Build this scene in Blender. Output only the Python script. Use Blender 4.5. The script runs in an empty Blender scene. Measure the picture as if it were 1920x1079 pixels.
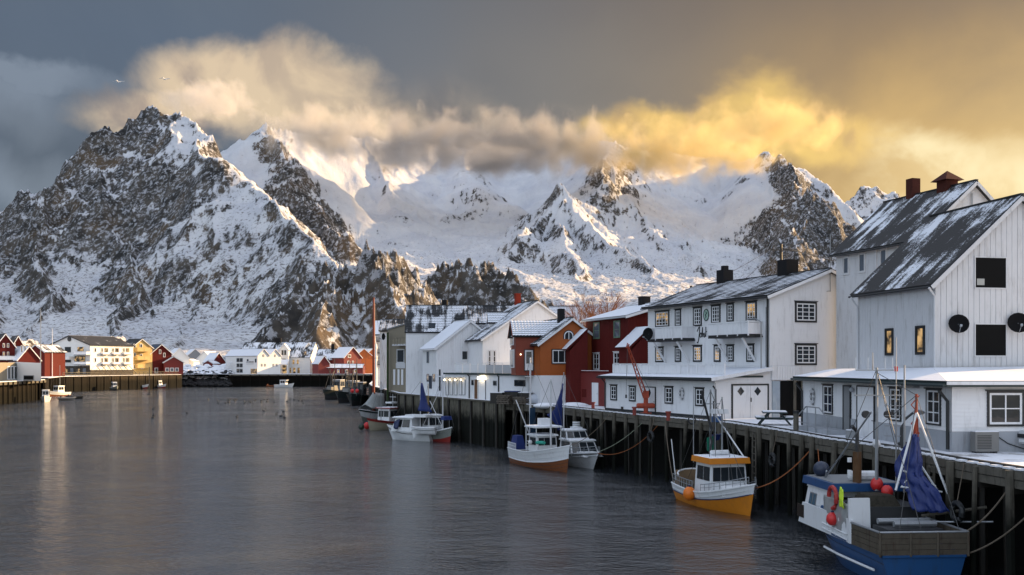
import bpy, bmesh, math, random
import numpy as np
from mathutils import Vector, Matrix
random.seed(7)
S = bpy.context.scene
COL = S.collection
F = 35.0 / 36.0 * 1920.0          # focal length in photo pixels
H = 8.0                            # eye height above the water
HOR = 685.0                        # horizon row
DECK = 4.4
# ---------------------------------------------------------------- camera
cam = bpy.data.cameras.new('camera'); co = bpy.data.objects.new('camera', cam); COL.objects.link(co)
cam.lens = 35; cam.sensor_width = 36; cam.clip_start = 0.5; cam.clip_end = 30000
cam.shift_y = (HOR - 539.5) / 1920.0
co.location = (0, 0, H); co.rotation_euler = (math.pi / 2, 0, 0)
S.camera = co
# ---------------------------------------------------------------- exposure
S.view_settings.view_transform = 'Standard'; S.view_settings.look = 'None'
S.view_settings.gamma = 1; S.view_settings.use_curve_mapping = False
S.view_settings.exposure = 1.2
S.cycles.use_denoising = True
S.cycles.max_bounces = 6; S.cycles.diffuse_bounces = 2; S.cycles.glossy_bounces = 3
S.cycles.transparent_max_bounces = 12; S.cycles.volume_bounces = 2; S.cycles.transmission_bounces = 3
S.cycles.volume_step_rate = 1.0; S.cycles.volume_max_steps = 48
S.cycles.sample_clamp_indirect = 4
# ---------------------------------------------------------------- sun
SUN_AZ = math.radians(64)    # from +Y towards +X
SUN_EL = math.radians(16)
sl = bpy.data.lights.new('sun', 'SUN'); so = bpy.data.objects.new('sun', sl); COL.objects.link(so)
sl.energy = 4.6; sl.angle = math.radians(0.5); sl.color = (1.0, 0.66, 0.33)
sd = Vector((math.sin(SUN_AZ) * math.cos(SUN_EL), math.cos(SUN_AZ) * math.cos(SUN_EL), math.sin(SUN_EL)))
so.rotation_euler = sd.to_track_quat('Z', 'Y').to_euler(); so.location = (60, 20, 60)


def lin(r, g, b):
    return tuple(((c / 255) / 12.92 if c / 255 <= 0.04045 else (((c / 255) + 0.055) / 1.055) ** 2.4) for c in (r, g, b))


# ---------------------------------------------------------------- node helper
class NT:
    def __init__(s, nt):
        s.nt = nt; s.n = nt.nodes; s.l = nt.links

    def new(s, t, **k):
        o = s.n.new(t)
        for a, b in k.items(): setattr(o, a, b)
        return o

    def put(s, sock, v):
        if hasattr(v, 'is_linked') or isinstance(v, bpy.types.NodeSocket): s.l.new(v, sock)
        elif isinstance(v, (tuple, list)) and len(v) == 3 and sock.type == 'RGBA': sock.default_value = (*v, 1)
        else: sock.default_value = v

    def m(s, op, a, b=None, c=None, clamp=False):
        o = s.new('ShaderNodeMath', operation=op, use_clamp=clamp)
        s.put(o.inputs[0], a)
        if b is not None: s.put(o.inputs[1], b)
        if c is not None: s.put(o.inputs[2], c)
        return o.outputs[0]

    def vm(s, op, a, b=None):
        o = s.new('ShaderNodeVectorMath', operation=op)
        s.put(o.inputs[0], a)
        if b is not None: s.put(o.inputs[1], b)
        return o.outputs[0]

    def mix(s, f, a, b, typ='MIX'):
        o = s.new('ShaderNodeMix', data_type='RGBA', blend_type=typ, clamp_factor=True)
        s.put(o.inputs[0], f); s.put(o.inputs[6], a); s.put(o.inputs[7], b)
        return o.outputs[2]

    def noise(s, vec, scale, detail=4, rough=0.5, dist=0.0, color=False, typ='FBM', lac=2.0):
        o = s.new('ShaderNodeTexNoise', noise_type=typ)
        if vec is not None: s.put(o.inputs['Vector'], vec)
        o.inputs['Scale'].default_value = scale; o.inputs['Detail'].default_value = detail
        o.inputs['Roughness'].default_value = rough; o.inputs['Distortion'].default_value = dist
        o.inputs['Lacunarity'].default_value = lac
        return o.outputs['Color' if color else 'Fac']

    def ramp(s, f, a, b, c=0.0, d=1.0, smooth=True):
        o = s.new('ShaderNodeMapRange', interpolation_type='SMOOTHSTEP' if smooth else 'LINEAR')
        s.put(o.inputs[0], f)
        for i, v in enumerate((a, b, c, d)): s.put(o.inputs[i + 1], v)
        return o.outputs[0]

    def comb(s, x, y, z):
        o = s.new('ShaderNodeCombineXYZ')
        for i, v in enumerate((x, y, z)): s.put(o.inputs[i], v)
        return o.outputs[0]

    def sep(s, v):
        o = s.new('ShaderNodeSeparateXYZ'); s.put(o.inputs[0], v); return o.outputs

    def mapping(s, v, sc=(1, 1, 1), loc=(0, 0, 0), rot=(0, 0, 0)):
        o = s.new('ShaderNodeMapping'); s.put(o.inputs[0], v)
        o.inputs['Scale'].default_value = sc; o.inputs['Location'].default_value = loc; o.inputs['Rotation'].default_value = rot
        return o.outputs[0]


# ---------------------------------------------------------------- world: sky with its cloud deck
W = bpy.data.worlds.new('World'); S.world = W; W.use_nodes = True
W.cycles.sampling_method = 'MANUAL'; W.cycles.sample_map_resolution = 512
t = NT(W.node_tree); t.n.clear()
sky = t.new('ShaderNodeTexSky', sky_type='NISHITA', sun_disc=False)
sky.sun_elevation = SUN_EL; sky.sun_rotation = SUN_AZ; sky.air_density = 1.0; sky.dust_density = 2.0
BG = 0.12
tc = t.new('ShaderNodeTexCoord')
dirv = tc.outputs['Generated']
x, y, z = t.sep(dirv)
az = t.m('ARCTAN2', x, y)
el = t.m('ARCTAN2', z, t.m('SQRT', t.m('ADD', t.m('MULTIPLY', x, x), t.m('MULTIPLY', y, y))))


def AZ(px): return math.atan((px - 960) / F)
def EL(py, px=960): return math.atan((HOR - py) / F * math.cos(AZ(px)))


nA = t.noise(dirv, 5.0, 7, 0.55, 0.3)
nB = t.noise(t.mapping(dirv, loc=(3.1, 1.7, 0.4)), 5.0, 7, 0.55, 0.3)
nF = t.noise(t.mapping(dirv, loc=(0.2, 4.0, 1.0)), 18.0, 6, 0.55, 0.6)
billow = t.noise(t.mapping(dirv, loc=(1.3, 0.2, 2.2)), 11.0, 6, 0.52, 0.4)
billow_s = t.noise(t.mapping(dirv, loc=(1.3 - 0.018, 0.2, 2.2 - 0.014)), 11.0, 6, 0.52, 0.4)
shade = t.m('MULTIPLY', t.m('SUBTRACT', billow, billow_s), 7.0)
waz = t.m('ADD', az, t.m('MULTIPLY', t.m('SUBTRACT', nA, 0.5), 0.20))
waz = t.m('ADD', waz, t.m('MULTIPLY', t.m('SUBTRACT', nF, 0.5), 0.05))
wel = t.m('ADD', el, t.m('MULTIPLY', t.m('SUBTRACT', nB, 0.5), 0.11))
wel = t.m('ADD', wel, t.m('MULTIPLY', t.m('SUBTRACT', billow, 0.5), 0.07))


def blob(px, py, rx, ry, soft=0.5, w=True):
    a, e = (waz, wel) if w else (az, el)
    dx = t.m('DIVIDE', t.m('SUBTRACT', a, AZ(px)), rx / F)
    dy = t.m('DIVIDE', t.m('SUBTRACT', e, EL(py, px)), ry / F)
    d = t.m('SQRT', t.m('ADD', t.m('MULTIPLY', dx, dx), t.m('MULTIPLY', dy, dy)))
    return t.ramp(d, 1.0 + soft, 1.0 - soft)


def union(bs):
    r = bs[0]
    for b in bs[1:]: r = t.m('MAXIMUM', r, b)
    return r


def C(r, g, b, k=1.0): return tuple(v / BG * k for v in lin(r, g, b))


EXPK = 2 ** -1.1
def c_(r, g, b): return C(r, g, b, EXPK)


# high cloud deck: blue-grey in the west, brown and gold towards the sun
deckc = t.mix(t.ramp(az, AZ(300), AZ(1250)), c_(86, 97, 113), c_(122, 113, 102))
deckc = t.mix(t.ramp(az, AZ(1000), AZ(1700)), deckc, c_(140, 112, 72))
low = t.m('MULTIPLY', t.ramp(waz, AZ(1150), AZ(1800)), t.ramp(wel, EL(30), EL(330)))
deckc = t.mix(low, deckc, c_(205, 165, 88))
deckc = t.mix(t.m('MULTIPLY', t.ramp(t.m('ADD', el, t.m('MULTIPLY', t.m('SUBTRACT', nA, .5), .2)), EL(160), EL(-60)), 0.75), deckc,
              t.mix(t.ramp(az, AZ(500), AZ(1500)), c_(92, 100, 110), c_(105, 88, 70)))
glow = t.m('MULTIPLY', t.ramp(az, AZ(1500), math.radians(50)), t.ramp(el, math.radians(20), math.radians(2)))
deckc = t.mix(glow, deckc, c_(255, 226, 160))
var = t.m('ADD', 0.80, t.m('MULTIPLY', nA, 0.4))
deckc = t.vm('MULTIPLY', deckc, t.comb(var, var, var))
# paler gap far left
gap = union([blob(-40, 190, 130, 60), blob(-60, 120, 180, 25), blob(0, 345, 90, 50)])
deckc = t.mix(t.m('MULTIPLY', gap, 0.6), deckc, c_(138, 148, 162))
dark = union([blob(140, 270, 230, 80, .6), blob(880, 260, 320, 60, .6)])
deckc = t.mix(t.m('MULTIPLY', dark, 0.55), deckc, t.mix(t.ramp(az, AZ(300), AZ(1000)), c_(78, 84, 94), c_(118, 108, 100)))
# lit cumulus wrapped round the peaks
cream = union([blob(440, 160, 175, 62, .4), blob(590, 185, 140, 66, .4), blob(350, 215, 160, 45, .5), blob(700, 235, 100, 40, .5)])
creamc = t.mix(t.ramp(shade, -0.9, 0.5), c_(172, 152, 134), c_(226, 200, 164))
creamc = t.mix(t.m('MULTIPLY', blob(600, 170, 170, 90, .8), 0.45), creamc, c_(232, 206, 166))
deckc = t.mix(t.m('MULTIPLY', cream, 0.9), deckc, creamc)
wisp = union([blob(860, 230, 130, 60, .7), blob(1010, 250, 150, 60, .7)])
deckc = t.mix(t.m('MULTIPLY', wisp, 0.5), deckc, t.mix(t.ramp(shade, -.7, .7), c_(120, 110, 102), c_(180, 160, 135)))
gold = union([blob(1230, 215, 110, 50, .45), blob(1400, 235, 150, 78, .4), blob(1530, 275, 120, 55, .4), blob(1340, 195, 60, 40, .5)])
goldc = t.mix(t.ramp(shade, -0.8, 0.7), c_(196, 158, 96), c_(236, 194, 102))
goldc = t.mix(t.m('MULTIPLY', blob(1410, 250, 110, 110, .9), 0.6), goldc, c_(246, 205, 96))
deckc = t.mix(t.m('MULTIPLY', gold, 0.9), deckc, goldc)
br = union([blob(1860, 350, 190, 90, .5), blob(1750, 300, 90, 50, .6)])
deckc = t.mix(t.m('MULTIPLY', br, 0.85), deckc, t.mix(t.ramp(shade, -.8, .8), c_(226, 194, 130), c_(255, 234, 180)))
# deck breaks up behind; brightness added there and overhead to light walls and water
liftm = t.m('MULTIPLY', t.ramp(y, 0.35, -0.5), t.ramp(nB, 0.32, 0.56))
liftm = t.m('MAXIMUM', liftm, t.m('MULTIPLY', t.ramp(el, math.radians(22), math.radians(42)), 0.85))
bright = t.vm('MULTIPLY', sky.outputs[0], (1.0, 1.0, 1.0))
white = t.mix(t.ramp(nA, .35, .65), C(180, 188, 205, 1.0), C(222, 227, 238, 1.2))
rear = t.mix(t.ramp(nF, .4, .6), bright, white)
fin = t.mix(liftm, deckc, rear)
fin = t.mix(0.06, fin, sky.outputs[0])
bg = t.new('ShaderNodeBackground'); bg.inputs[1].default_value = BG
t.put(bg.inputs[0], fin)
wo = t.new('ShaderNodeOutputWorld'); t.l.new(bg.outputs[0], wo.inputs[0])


# ---------------------------------------------------------------- noise in numpy
def _h(ix, iy, seed):
    h = (ix.astype(np.int64) * 374761393 + iy.astype(np.int64) * 668265263 + seed * 974634777) & 0xffffffff
    h = ((h ^ (h >> 13)) * 1274126177) & 0xffffffff
    return h ^ (h >> 16)


def pn(x, y, seed=0):
    ix = np.floor(x); iy = np.floor(y); fx = x - ix; fy = y - iy
    u = fx * fx * fx * (fx * (fx * 6 - 15) + 10); v = fy * fy * fy * (fy * (fy * 6 - 15) + 10)
    def g(a, b):
        h = _h(ix + a, iy + b, seed) * (2 * np.pi / 4294967296.0)
        return np.cos(h) * (fx - a) + np.sin(h) * (fy - b)
    return ((g(0, 0) * (1 - u) + g(1, 0) * u) * (1 - v) + (g(0, 1) * (1 - u) + g(1, 1) * u) * v) * 1.5


def ridged(x, y, o, seed, gain=0.5):
    a, f, s, w = 1.0, 1.0, 0.0, 1.0
    for i in range(o):
        n = 1 - np.abs(pn(x * f, y * f, seed + i)) * 1.6
        n = n * n * w; w = np.clip(n * 1.7, 0, 1)
        s = s + n * a; a *= gain; f *= 2.07
    return s


def fbm(x, y, o, seed, gain=0.5):
    a, f, s = 1.0, 1.0, 0.0
    for i in range(o):
        s = s + a * pn(x * f, y * f, seed + i); a *= gain; f *= 2.03
    return s


# ---------------------------------------------------------------- mountains
# crest lines: points (photo column, photo row, metres away); then slope, reach, roughness, rockiness
def wp(X, Y, z): return (960 + F * X / Y, HOR - (z - 8) * F / Y, Y)


RID = [
    ([(-500, 560, 1800), (-250, 470, 1900), (-100, 420, 1950), (0, 378, 2000), (80, 343, 2020), (112, 318, 2030), (150, 300, 2060), (185, 284, 2080), (222, 235, 2130), (262, 203, 2180), (297, 187, 2200)], 1.25, 620, 1.0, 1.0),
    ([(297, 187, 2200), (340, 222, 2060), (382, 262, 1920), (440, 315, 1740), (512, 375, 1540), (575, 432, 1360), (620, 475, 1230), (665, 530, 1080), (700, 590, 950)], 1.2, 400, 0.5, 0.6),
    ([(297, 187, 2200), (335, 265, 2040), (385, 345, 1880), (420, 415, 1740), (436, 450, 1660)], 1.35, 420, 0.95, 1.0),
    ([(297, 187, 2200), (280, 260, 2060), (300, 340, 1900), (345, 420, 1740), (372, 500, 1560), (366, 560, 1440), (350, 610, 1250), (330, 655, 1000)], 1.3, 350, 1.0, 1.0),
    ([(178, 288, 2080), (196, 320, 1960), (225, 400, 1780), (262, 480, 1600), (255, 560, 1420), (235, 610, 1200), (215, 655, 980)], 1.4, 320, 1.0, 1.0),
    ([(80, 343, 2020), (70, 430, 1800), (95, 520, 1560), (85, 600, 1330), (60, 640, 1100), (50, 665, 900)], 1.3, 300, 1.0, 1.0),
    ([(-100, 420, 1950), (-60, 500, 1650), (-20, 590, 1350), (-30, 650, 1100)], 1.2, 300, 1.0, 1.0),
    # second peak and back wall
    ([(380, 420, 2900), (440, 320, 2900), (470, 270, 2900), (503, 226, 2900), (560, 250, 3000), (620, 255, 3150), (700, 262, 3350), (800, 262, 3500), (900, 280, 3600), (1000, 280, 3600), (1070, 268, 3500), (1130, 262, 3350), (1155, 263, 3300), (1220, 285, 3500), (1320, 292, 3700), (1400, 300, 3500), (1448, 282, 3200)], 0.95, 1150, 0.08, 0.0),
    ([(503, 226, 2900), (540, 320, 2600), (590, 390, 2350), (640, 450, 2150)], 1.2, 330, 0.9, 1.0),
    ([(700, 262, 3350), (720, 330, 3050), (760, 390, 2800)], 0.75, 380, 0.35, 0.42),
    ([(860, 275, 3550), (880, 340, 3200), (850, 400, 2850)], 0.7, 380, 0.3, 0.42),
    # pyramid with sunlit spur
    ([(1155, 263, 3300), (1120, 320, 2980), (1085, 360, 2800), (1045, 350, 2620), (1000, 410, 2400), (955, 466, 2200)], 1.0, 460, 0.5, 0.6),
    ([(1045, 350, 2620), (1095, 402, 2400), (1150, 450, 2230), (1215, 500, 2060), (1280, 555, 1850), (1345, 605, 1600), (1430, 650, 1350)], 1.05, 480, 0.45, 0.35),
    ([(1045, 350, 2620), (1060, 450, 2200), (1100, 530, 1800), (1110, 600, 1500)], 1.0, 420, 0.5, 0.55),
    ([(1155, 263, 3300), (1150, 330, 3000), (1190, 400, 2750), (1260, 455, 2500), (1330, 500, 2250)], 0.8, 420, 0.4, 0.42),
    # right peak
    ([(1448, 282, 3200), (1500, 315, 3150), (1560, 350, 3050), (1610, 388, 2950), (1630, 412, 2880), (1700, 480, 2700), (1820, 560, 2500), (2000, 600, 2300)], 1.0, 800, 0.4, 0.4),
    ([(1448, 282, 3200), (1490, 330, 2950), (1528, 356, 2620), (1500, 420, 2430), (1470, 500, 2150), (1440, 580, 1850)], 1.25, 380, 0.9, 1.0),
    ([(1528, 356, 2620), (1570, 400, 2500), (1610, 470, 2350), (1650, 540, 2150)], 1.3, 330, 0.9, 1.0),
    ([(1500, 450, 4300), (1570, 380, 4300), (1620, 340, 4300), (1680, 362, 4300), (1760, 430, 4300), (1900, 500, 4300), (2300, 520, 4200)], 0.9, 1000, 0.6, 0.7),
    # the range goes on east of the harbour
    ([wp(1180, 1330, 330), wp(1270, 1480, 450), wp(1380, 1700, 560), wp(1500, 2000, 640), wp(1750, 2500, 560)], 1.1, 400, 0.8, 0.8),
    # front knolls
    ([(470, 640, 594), (510, 575, 620), (545, 505, 653), (600, 474, 686), (648, 462, 700), (690, 447, 700), (730, 464, 713), (768, 470, 739), (800, 500, 759), (828, 555, 766), (850, 610, 766)], 1.5, 110, 0.85, 1.0),
    ([(690, 447, 700), (712, 520, 647), (745, 580, 594)], 1.4, 80, 0.8, 0.9),
    ([(600, 474, 686), (590, 560, 614), (560, 620, 554)], 1.4, 80, 0.9, 1.0),
    ([(760, 540, 858), (812, 482, 858), (870, 474, 858), (930, 478, 858), (985, 505, 845), (1014, 540, 845), (1045, 600, 825)], 1.5, 110, 0.8, 1.0),
]


def terrain(NA, NR, a0, a1, soft=1.0):
    azs = np.linspace(a0, a1, NA)
    r = 480 * (5200 / 480.0) ** (np.linspace(0, 1, NR) ** 1.0)
    A, R = np.meshgrid(azs, r)
    X = np.tan(A) * R; Y = R.copy()
    wx = 46 * fbm(X / 330, Y / 330, 4, 11); wy = 60 * fbm(X / 330, Y / 330, 4, 23)
    PX = X + wx * np.clip((Y - 500) / 1500, 0.25, 1); PY = Y + wy
    hs = []; rough = []; rock = []
    for pts, s, L, rg, rk in RID:
        P = [((a - 960) / F * d, d, 8 + (HOR - b) / F * d) for a, b, d in pts]
        best = np.full(X.shape, -1e9)
        for (x0, y0, z0), (x1, y1, z1) in zip(P, P[1:]):
            dx, dy = x1 - x0, y1 - y0
            tt = np.clip(((PX - x0) * dx + (PY - y0) * dy) / (dx * dx + dy * dy), 0, 1)
            d = np.hypot(PX - x0 - tt * dx, PY - y0 - tt * dy)
            zz = z0 + (z1 - z0) * tt
            best = np.maximum(best, zz - s * (L * 0.75 * (1 - np.exp(-d / L)) + 0.25 * d))
        hs.append(best); rough.append(rg); rock.append(rk)
    hs = np.array(hs); m = hs.max(0)
    w = np.exp((hs - m) / 22.0); ws = w.sum(0)
    rg = (w * np.array(rough)[:, None, None]).sum(0) / ws
    rk = (w * np.array(rock)[:, None, None]).sum(0) / ws
    h = m + 4 * np.log(np.clip(w.sum(0), 1, 4))
    base = 2 + np.clip((Y - 490) * 0.05, 0, 75) * np.clip(0.75 + 0.5 * fbm(X / 420, Y / 900, 3, 77), 0.4, 1.3)
    foot = np.clip((h - base) / 60, 0, 1)
    rk = np.where(h < base + 4, 0.7, rk)
    n1 = ridged(PX / 260, PY / 260, 4, 40) - 1.0
    n2 = ridged((X + 0.3 * Y) / 75, (Y) / 95, 5, 60, 0.55) - 1.0
    n3 = ridged(X / 26, Y / 30, 3, 80, 0.6) - 1.0
    sc = np.clip(Y / 2100, 0.45, 1.2)
    near = np.clip((1300 - Y) / 500, 0, 1)
    n4 = ridged((X - .4 * Y) / 15, (Y + .3 * X) / 22, 4, 133, .6) - 1
    h = h + foot * rg * sc * (24 * n1 + 15 * n2 + 3.2 * n3) + near * foot * rg * (7 * n3 + 6 * n4)
    h = np.maximum(h, base + 3.2 * fbm(X / 110, Y / 150, 4, 5) + 1.0 * (ridged(X / 35, Y / 90, 3, 9) - 1))
    rk = np.clip(rk + 0.25 * fbm(X / 240, Y / 240, 3, 91), 0, 1)
    Z = h
    # sink the near rim under the shore ground
    Z[0, :] = -30
    verts = np.stack([X, Y, Z], -1).reshape(-1, 3)
    i = np.arange(NR - 1)[:, None] * NA + np.arange(NA - 1)[None, :]
    quads = np.stack([i, i + 1, i + NA + 1, i + NA], -1).reshape(-1, 4)
    me = bpy.data.meshes.new('mountains')
    me.vertices.add(len(verts)); me.vertices.foreach_set('co', verts.ravel().astype(np.float32))
    me.loops.add(quads.size); me.loops.foreach_set('vertex_index', quads.ravel().astype(np.int32))
    me.polygons.add(len(quads)); me.polygons.foreach_set('loop_start', np.arange(len(quads), dtype=np.int32) * 4)
    me.update(calc_edges=True)
    at = me.attributes.new('rock', 'FLOAT', 'POINT'); at.data.foreach_set('value', rk.reshape(-1).astype(np.float32))
    me.polygons.foreach_set('use_smooth', np.ones(len(quads), bool))
    return me


def mountain_mat():
    m = bpy.data.materials.new('snowy_rock'); m.use_nodes = True; t = NT(m.node_tree); t.n.clear()
    g = t.new('ShaderNodeNewGeometry'); p = t.new('ShaderNodeTexCoord').outputs['Object']
    rk = t.new('ShaderNodeAttribute', attribute_name='rock').outputs['Fac']
    nz = t.sep(g.outputs['Normal'])[2]
    n1 = t.noise(p, 0.011, 5, 0.6); n2 = t.noise(t.mapping(p, sc=(1, 1, .6)), 0.09, 9, 0.72); n3 = t.noise(p, 0.035, 4, .6)
    n5 = t.noise(t.mapping(p, sc=(1, .22, .4), rot=(0, 0, .25)), 0.085, 5, 0.7)
    thr = t.m('ADD', 0.625, t.m('MULTIPLY', t.m('SUBTRACT', rk, 0.5), 0.46))
    v = t.m('ADD', nz, t.m('MULTIPLY', t.m('SUBTRACT', n2, 0.5), 0.75))
    v = t.m('ADD', v, t.m('MULTIPLY', t.m('SUBTRACT', n1, 0.5), 0.55))
    v = t.m('ADD', v, t.m('MULTIPLY', t.m('SUBTRACT', n3, 0.5), 0.40))
    v = t.m('ADD', v, t.m('MULTIPLY', t.m('SUBTRACT', n5, 0.5), t.ramp(rk, 0.0, .5, .15, .8)))
    snow = t.ramp(v, t.m('SUBTRACT', thr, 0.05), t.m('ADD', thr, 0.05))
    rockc = t.mix(t.ramp(n3, .35, .65), (0.03, 0.029, 0.028), (0.095, 0.083, 0.07))
    rockc = t.mix(t.ramp(n1, .5, .7), rockc, (0.115, 0.082, 0.052))
    dust = t.ramp(t.noise(p, .12, 5, .75), .5, .6)
    rockc = t.mix(t.m('MULTIPLY', dust, .55), rockc, (0.6, 0.61, 0.65))
    snowc = t.mix(t.ramp(n1, .3, .7), (0.52, 0.53, 0.57), (0.64, 0.64, 0.65))
    # shrubs and boulders poking through the low snow
    z = t.sep(p)[2]
    sp = t.ramp(t.noise(p, 0.16, 3, .8), t.ramp(z, 120, 420, .53, .66), t.ramp(z, 120, 420, .58, .70))
    snowc = t.mix(t.m('MULTIPLY', sp, .8), snowc, (0.10, 0.085, 0.075))
    c = t.mix(snow, rockc, snowc)
    b = t.new('ShaderNodeBsdfPrincipled'); t.put(b.inputs['Base Color'], c); b.inputs['Roughness'].default_value = 0.85
    b.inputs['Specular IOR Level'].default_value = 0.15
    bm_ = t.new('ShaderNodeBump'); bm_.inputs['Strength'].default_value = 0.8; bm_.inputs['Distance'].default_value = 4
    t.put(bm_.inputs['Height'], t.m('ADD', n2, t.m('MULTIPLY', snow, 0.15))); t.l.new(bm_.outputs[0], b.inputs['Normal'])
    o = t.new('ShaderNodeOutputMaterial'); t.l.new(b.outputs[0], o.inputs[0])
    return m


def link(name, me, mat=None, parent=None):
    o = bpy.data.objects.new(name, me); COL.objects.link(o)
    if mat is not None and not me.materials: me.materials.append(mat)
    if parent is not None: o.parent = parent
    return o


AE = math.atan(1080 / F); MM = mountain_mat()
mt = link('mountains', terrain(1500, 560, -AE * 1.02, AE), MM); mt['kind'] = 'structure'
mt = link('mountains', terrain(240, 220, AE, math.radians(78)), MM); mt['kind'] = 'structure'


# ---------------------------------------------------------------- water
def water_mat():
    m = bpy.data.materials.new('harbour_water'); m.use_nodes = True; t = NT(m.node_tree); t.n.clear()
    p = t.new('ShaderNodeTexCoord').outputs['Object']
    w1 = t.noise(t.mapping(p, sc=(1, 1.0, 1), rot=(0, 0, .3)), 0.8, 4, 0.6, 0.6)
    w2 = t.noise(t.mapping(p, sc=(1, 1.3, 1), rot=(0, 0, -.2)), 3.2, 3, 0.6, 0.5)
    w3 = t.noise(p, 0.05, 3, 0.5)
    calm = t.ramp(w3, .35, .65, .5, 1.25)
    hgt = t.m('ADD', t.m('MULTIPLY', w1, .42), t.m('MULTIPLY', w2, .34))
    w4 = t.noise(t.mapping(p, sc=(.8, 1.15, 1), rot=(0, 0, .15)), 0.34, 8, 0.64, 0.3)
    hgt = t.m('MULTIPLY', t.m('ADD', hgt, t.m('MULTIPLY', w4, 1.1)), calm)
    bp = t.new('ShaderNodeBump'); bp.inputs['Strength'].default_value = 1.0; bp.inputs['Distance'].default_value = 0.36
    t.put(bp.inputs['Height'], hgt)
    b = t.new('ShaderNodeBsdfPrincipled'); t.put(b.inputs['Base Color'], (0.026, 0.030, 0.035))
    b.inputs['Roughness'].default_value = 0.06; b.inputs['IOR'].default_value = 1.9
    t.l.new(bp.outputs[0], b.inputs['Normal'])
    o = t.new('ShaderNodeOutputMaterial'); t.l.new(b.outputs[0], o.inputs[0])
    return m


def sheet(name, pts, z, mat, kind='structure'):
    me = bpy.data.meshes.new(name); me.from_pydata([(a, b, z) for a, b in pts], [], [list(range(len(pts)))]); me.update()
    o = link(name, me, mat)
    if kind: o['kind'] = kind
    return o


sheet('water', [(-7000, -300), (7000, -300), (7000, 9000), (-7000, 9000)], 0.0, water_mat())


# ---------------------------------------------------------------- cloud banks hanging on the crests
def cloud_mat(name, dens, col, seed, scale):
    m = bpy.data.materials.new(name); m.use_nodes = True; t = NT(m.node_tree); t.n.clear()
    p = t.new('ShaderNodeTexCoord').outputs['Object']          # unit ellipsoid space
    n = t.noise(t.mapping(p, loc=(seed, seed * .7, 0), sc=(scale * 2.2, scale * .9, scale * .75)), 1.0, 3, 0.5, 0.3)
    d = t.vm('LENGTH', p); dn = t.new('ShaderNodeVectorMath', operation='LENGTH'); t.put(dn.inputs[0], p)
    r = dn.outputs['Value']
    v = t.m('SUBTRACT', t.m('ADD', t.m('MULTIPLY', t.m('SUBTRACT', n, 0.5), 1.7), 0.72), r)
    f = t.ramp(v, 0.0, 0.75)
    b = t.new('ShaderNodeVolumePrincipled')
    b.inputs['Color'].default_value = (*(c * .9 for c in col), 1); b.inputs['Anisotropy'].default_value = 0.2
    t.put(b.inputs['Density'], t.m('MULTIPLY', f, dens))
    o = t.new('ShaderNodeOutputMaterial'); t.l.new(b.outputs[0], o.inputs['Volume'])
    return m


def cloud(px, py, dist, rx, ry, rd, dens, col, seed, label, scale=2.0):
    bm = bmesh.new(); bmesh.ops.create_icosphere(bm, subdivisions=3, radius=1.0)
    me = bpy.data.meshes.new('cloud'); bm.to_mesh(me); bm.free()
    o = link('cloud', me, cloud_mat('cloud_vapour', dens, col, seed, scale))
    o.location = ((px - 960) / F * dist, dist, H + (HOR - py) / F * dist)
    o.scale = (rx / F * dist, rd, ry / F * dist)
    o['kind'] = 'stuff'
    return o


CL = [cloud(850, 292, 2620, 330, 46, 140, .008, (.70, .68, .66), 8.8, ''),
      cloud(395, 190, 2420, 130, 48, 150, .020, (1, .95, .88), 1.3, ''),
      cloud(610, 248, 2560, 170, 68, 180, .024, (.90, .85, .77), 4.1, ''),
      cloud(750, 270, 2750, 190, 80, 200, .026, (.66, .64, .62), 6.1, ''),
      cloud(930, 270, 2800, 220, 88, 220, .028, (.62, .60, .58), 7.7, ''),
      cloud(1090, 274, 2900, 150, 76, 200, .026, (.70, .65, .56), 2.9, ''),
      cloud(1260, 284, 2850, 200, 78, 200, .024, (.95, .78, .42), 5.2, ''),  # gold tint puts golden light into the vapour colour, here and below
      cloud(1450, 235, 3500, 190, 75, 150, .018, (1, .82, .45), 9.1, ''),
      cloud(1385, 300, 2850, 110, 42, 130, .022, (1, .84, .5), 3.3, '')]


# ================================================================ building kit
V = Vector
ZUP = V((0, 0, 1))


def XY(px, Y): return V(((px - 960) / F * Y, Y, 0))
def ZA(py, Y): return H + (HOR - py) / F * Y


_M = {}


def pm(name, col, rough=0.6, vary=0.12, dirt=0.0, dirtc=(0.10, 0.085, 0.07), scale=1.2, metal=0.0, emit=0.0, streak=True, bump=0.0):
    """painted / weathered surface: grain, soft variation, streaky dirt"""
    if name in _M: return _M[name]
    m = bpy.data.materials.new(name); m.use_nodes = True; t = NT(m.node_tree)
    b = t.n['Principled BSDF']
    p = t.new('ShaderNodeTexCoord').outputs['Object']
    n = t.noise(p, scale, 4, 0.6)
    c = t.mix(t.m('MULTIPLY', t.m('ABSOLUTE', t.m('SUBTRACT', n, 0.5)), vary * 9, clamp=True), col, tuple(v * (1 - 1.6 * vary) for v in col))
    if dirt:
        d = t.noise(t.mapping(p, sc=(1, 1, 0.18) if streak else (1, 1, 1)), scale * 2.6, 5, 0.7)
        c = t.mix(t.m('MULTIPLY', t.ramp(d, 0.5, 0.72), dirt), c, dirtc)
    t.put(b.inputs['Base Color'], c); b.inputs['Roughness'].default_value = rough; b.inputs['Metallic'].default_value = metal
    if rough > .65: b.inputs['Specular IOR Level'].default_value = 0.15
    if bump:
        bp = t.new('ShaderNodeBump'); bp.inputs['Strength'].default_value = bump; bp.inputs['Distance'].default_value = 0.02
        t.put(bp.inputs['Height'], t.noise(p, scale * 12, 3, .6)); t.l.new(bp.outputs[0], b.inputs['Normal'])
    if emit:
        b.inputs['Emission Color'].default_value = (*col, 1); b.inputs['Emission Strength'].default_value = emit
    _M[name] = m
    return m


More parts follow.
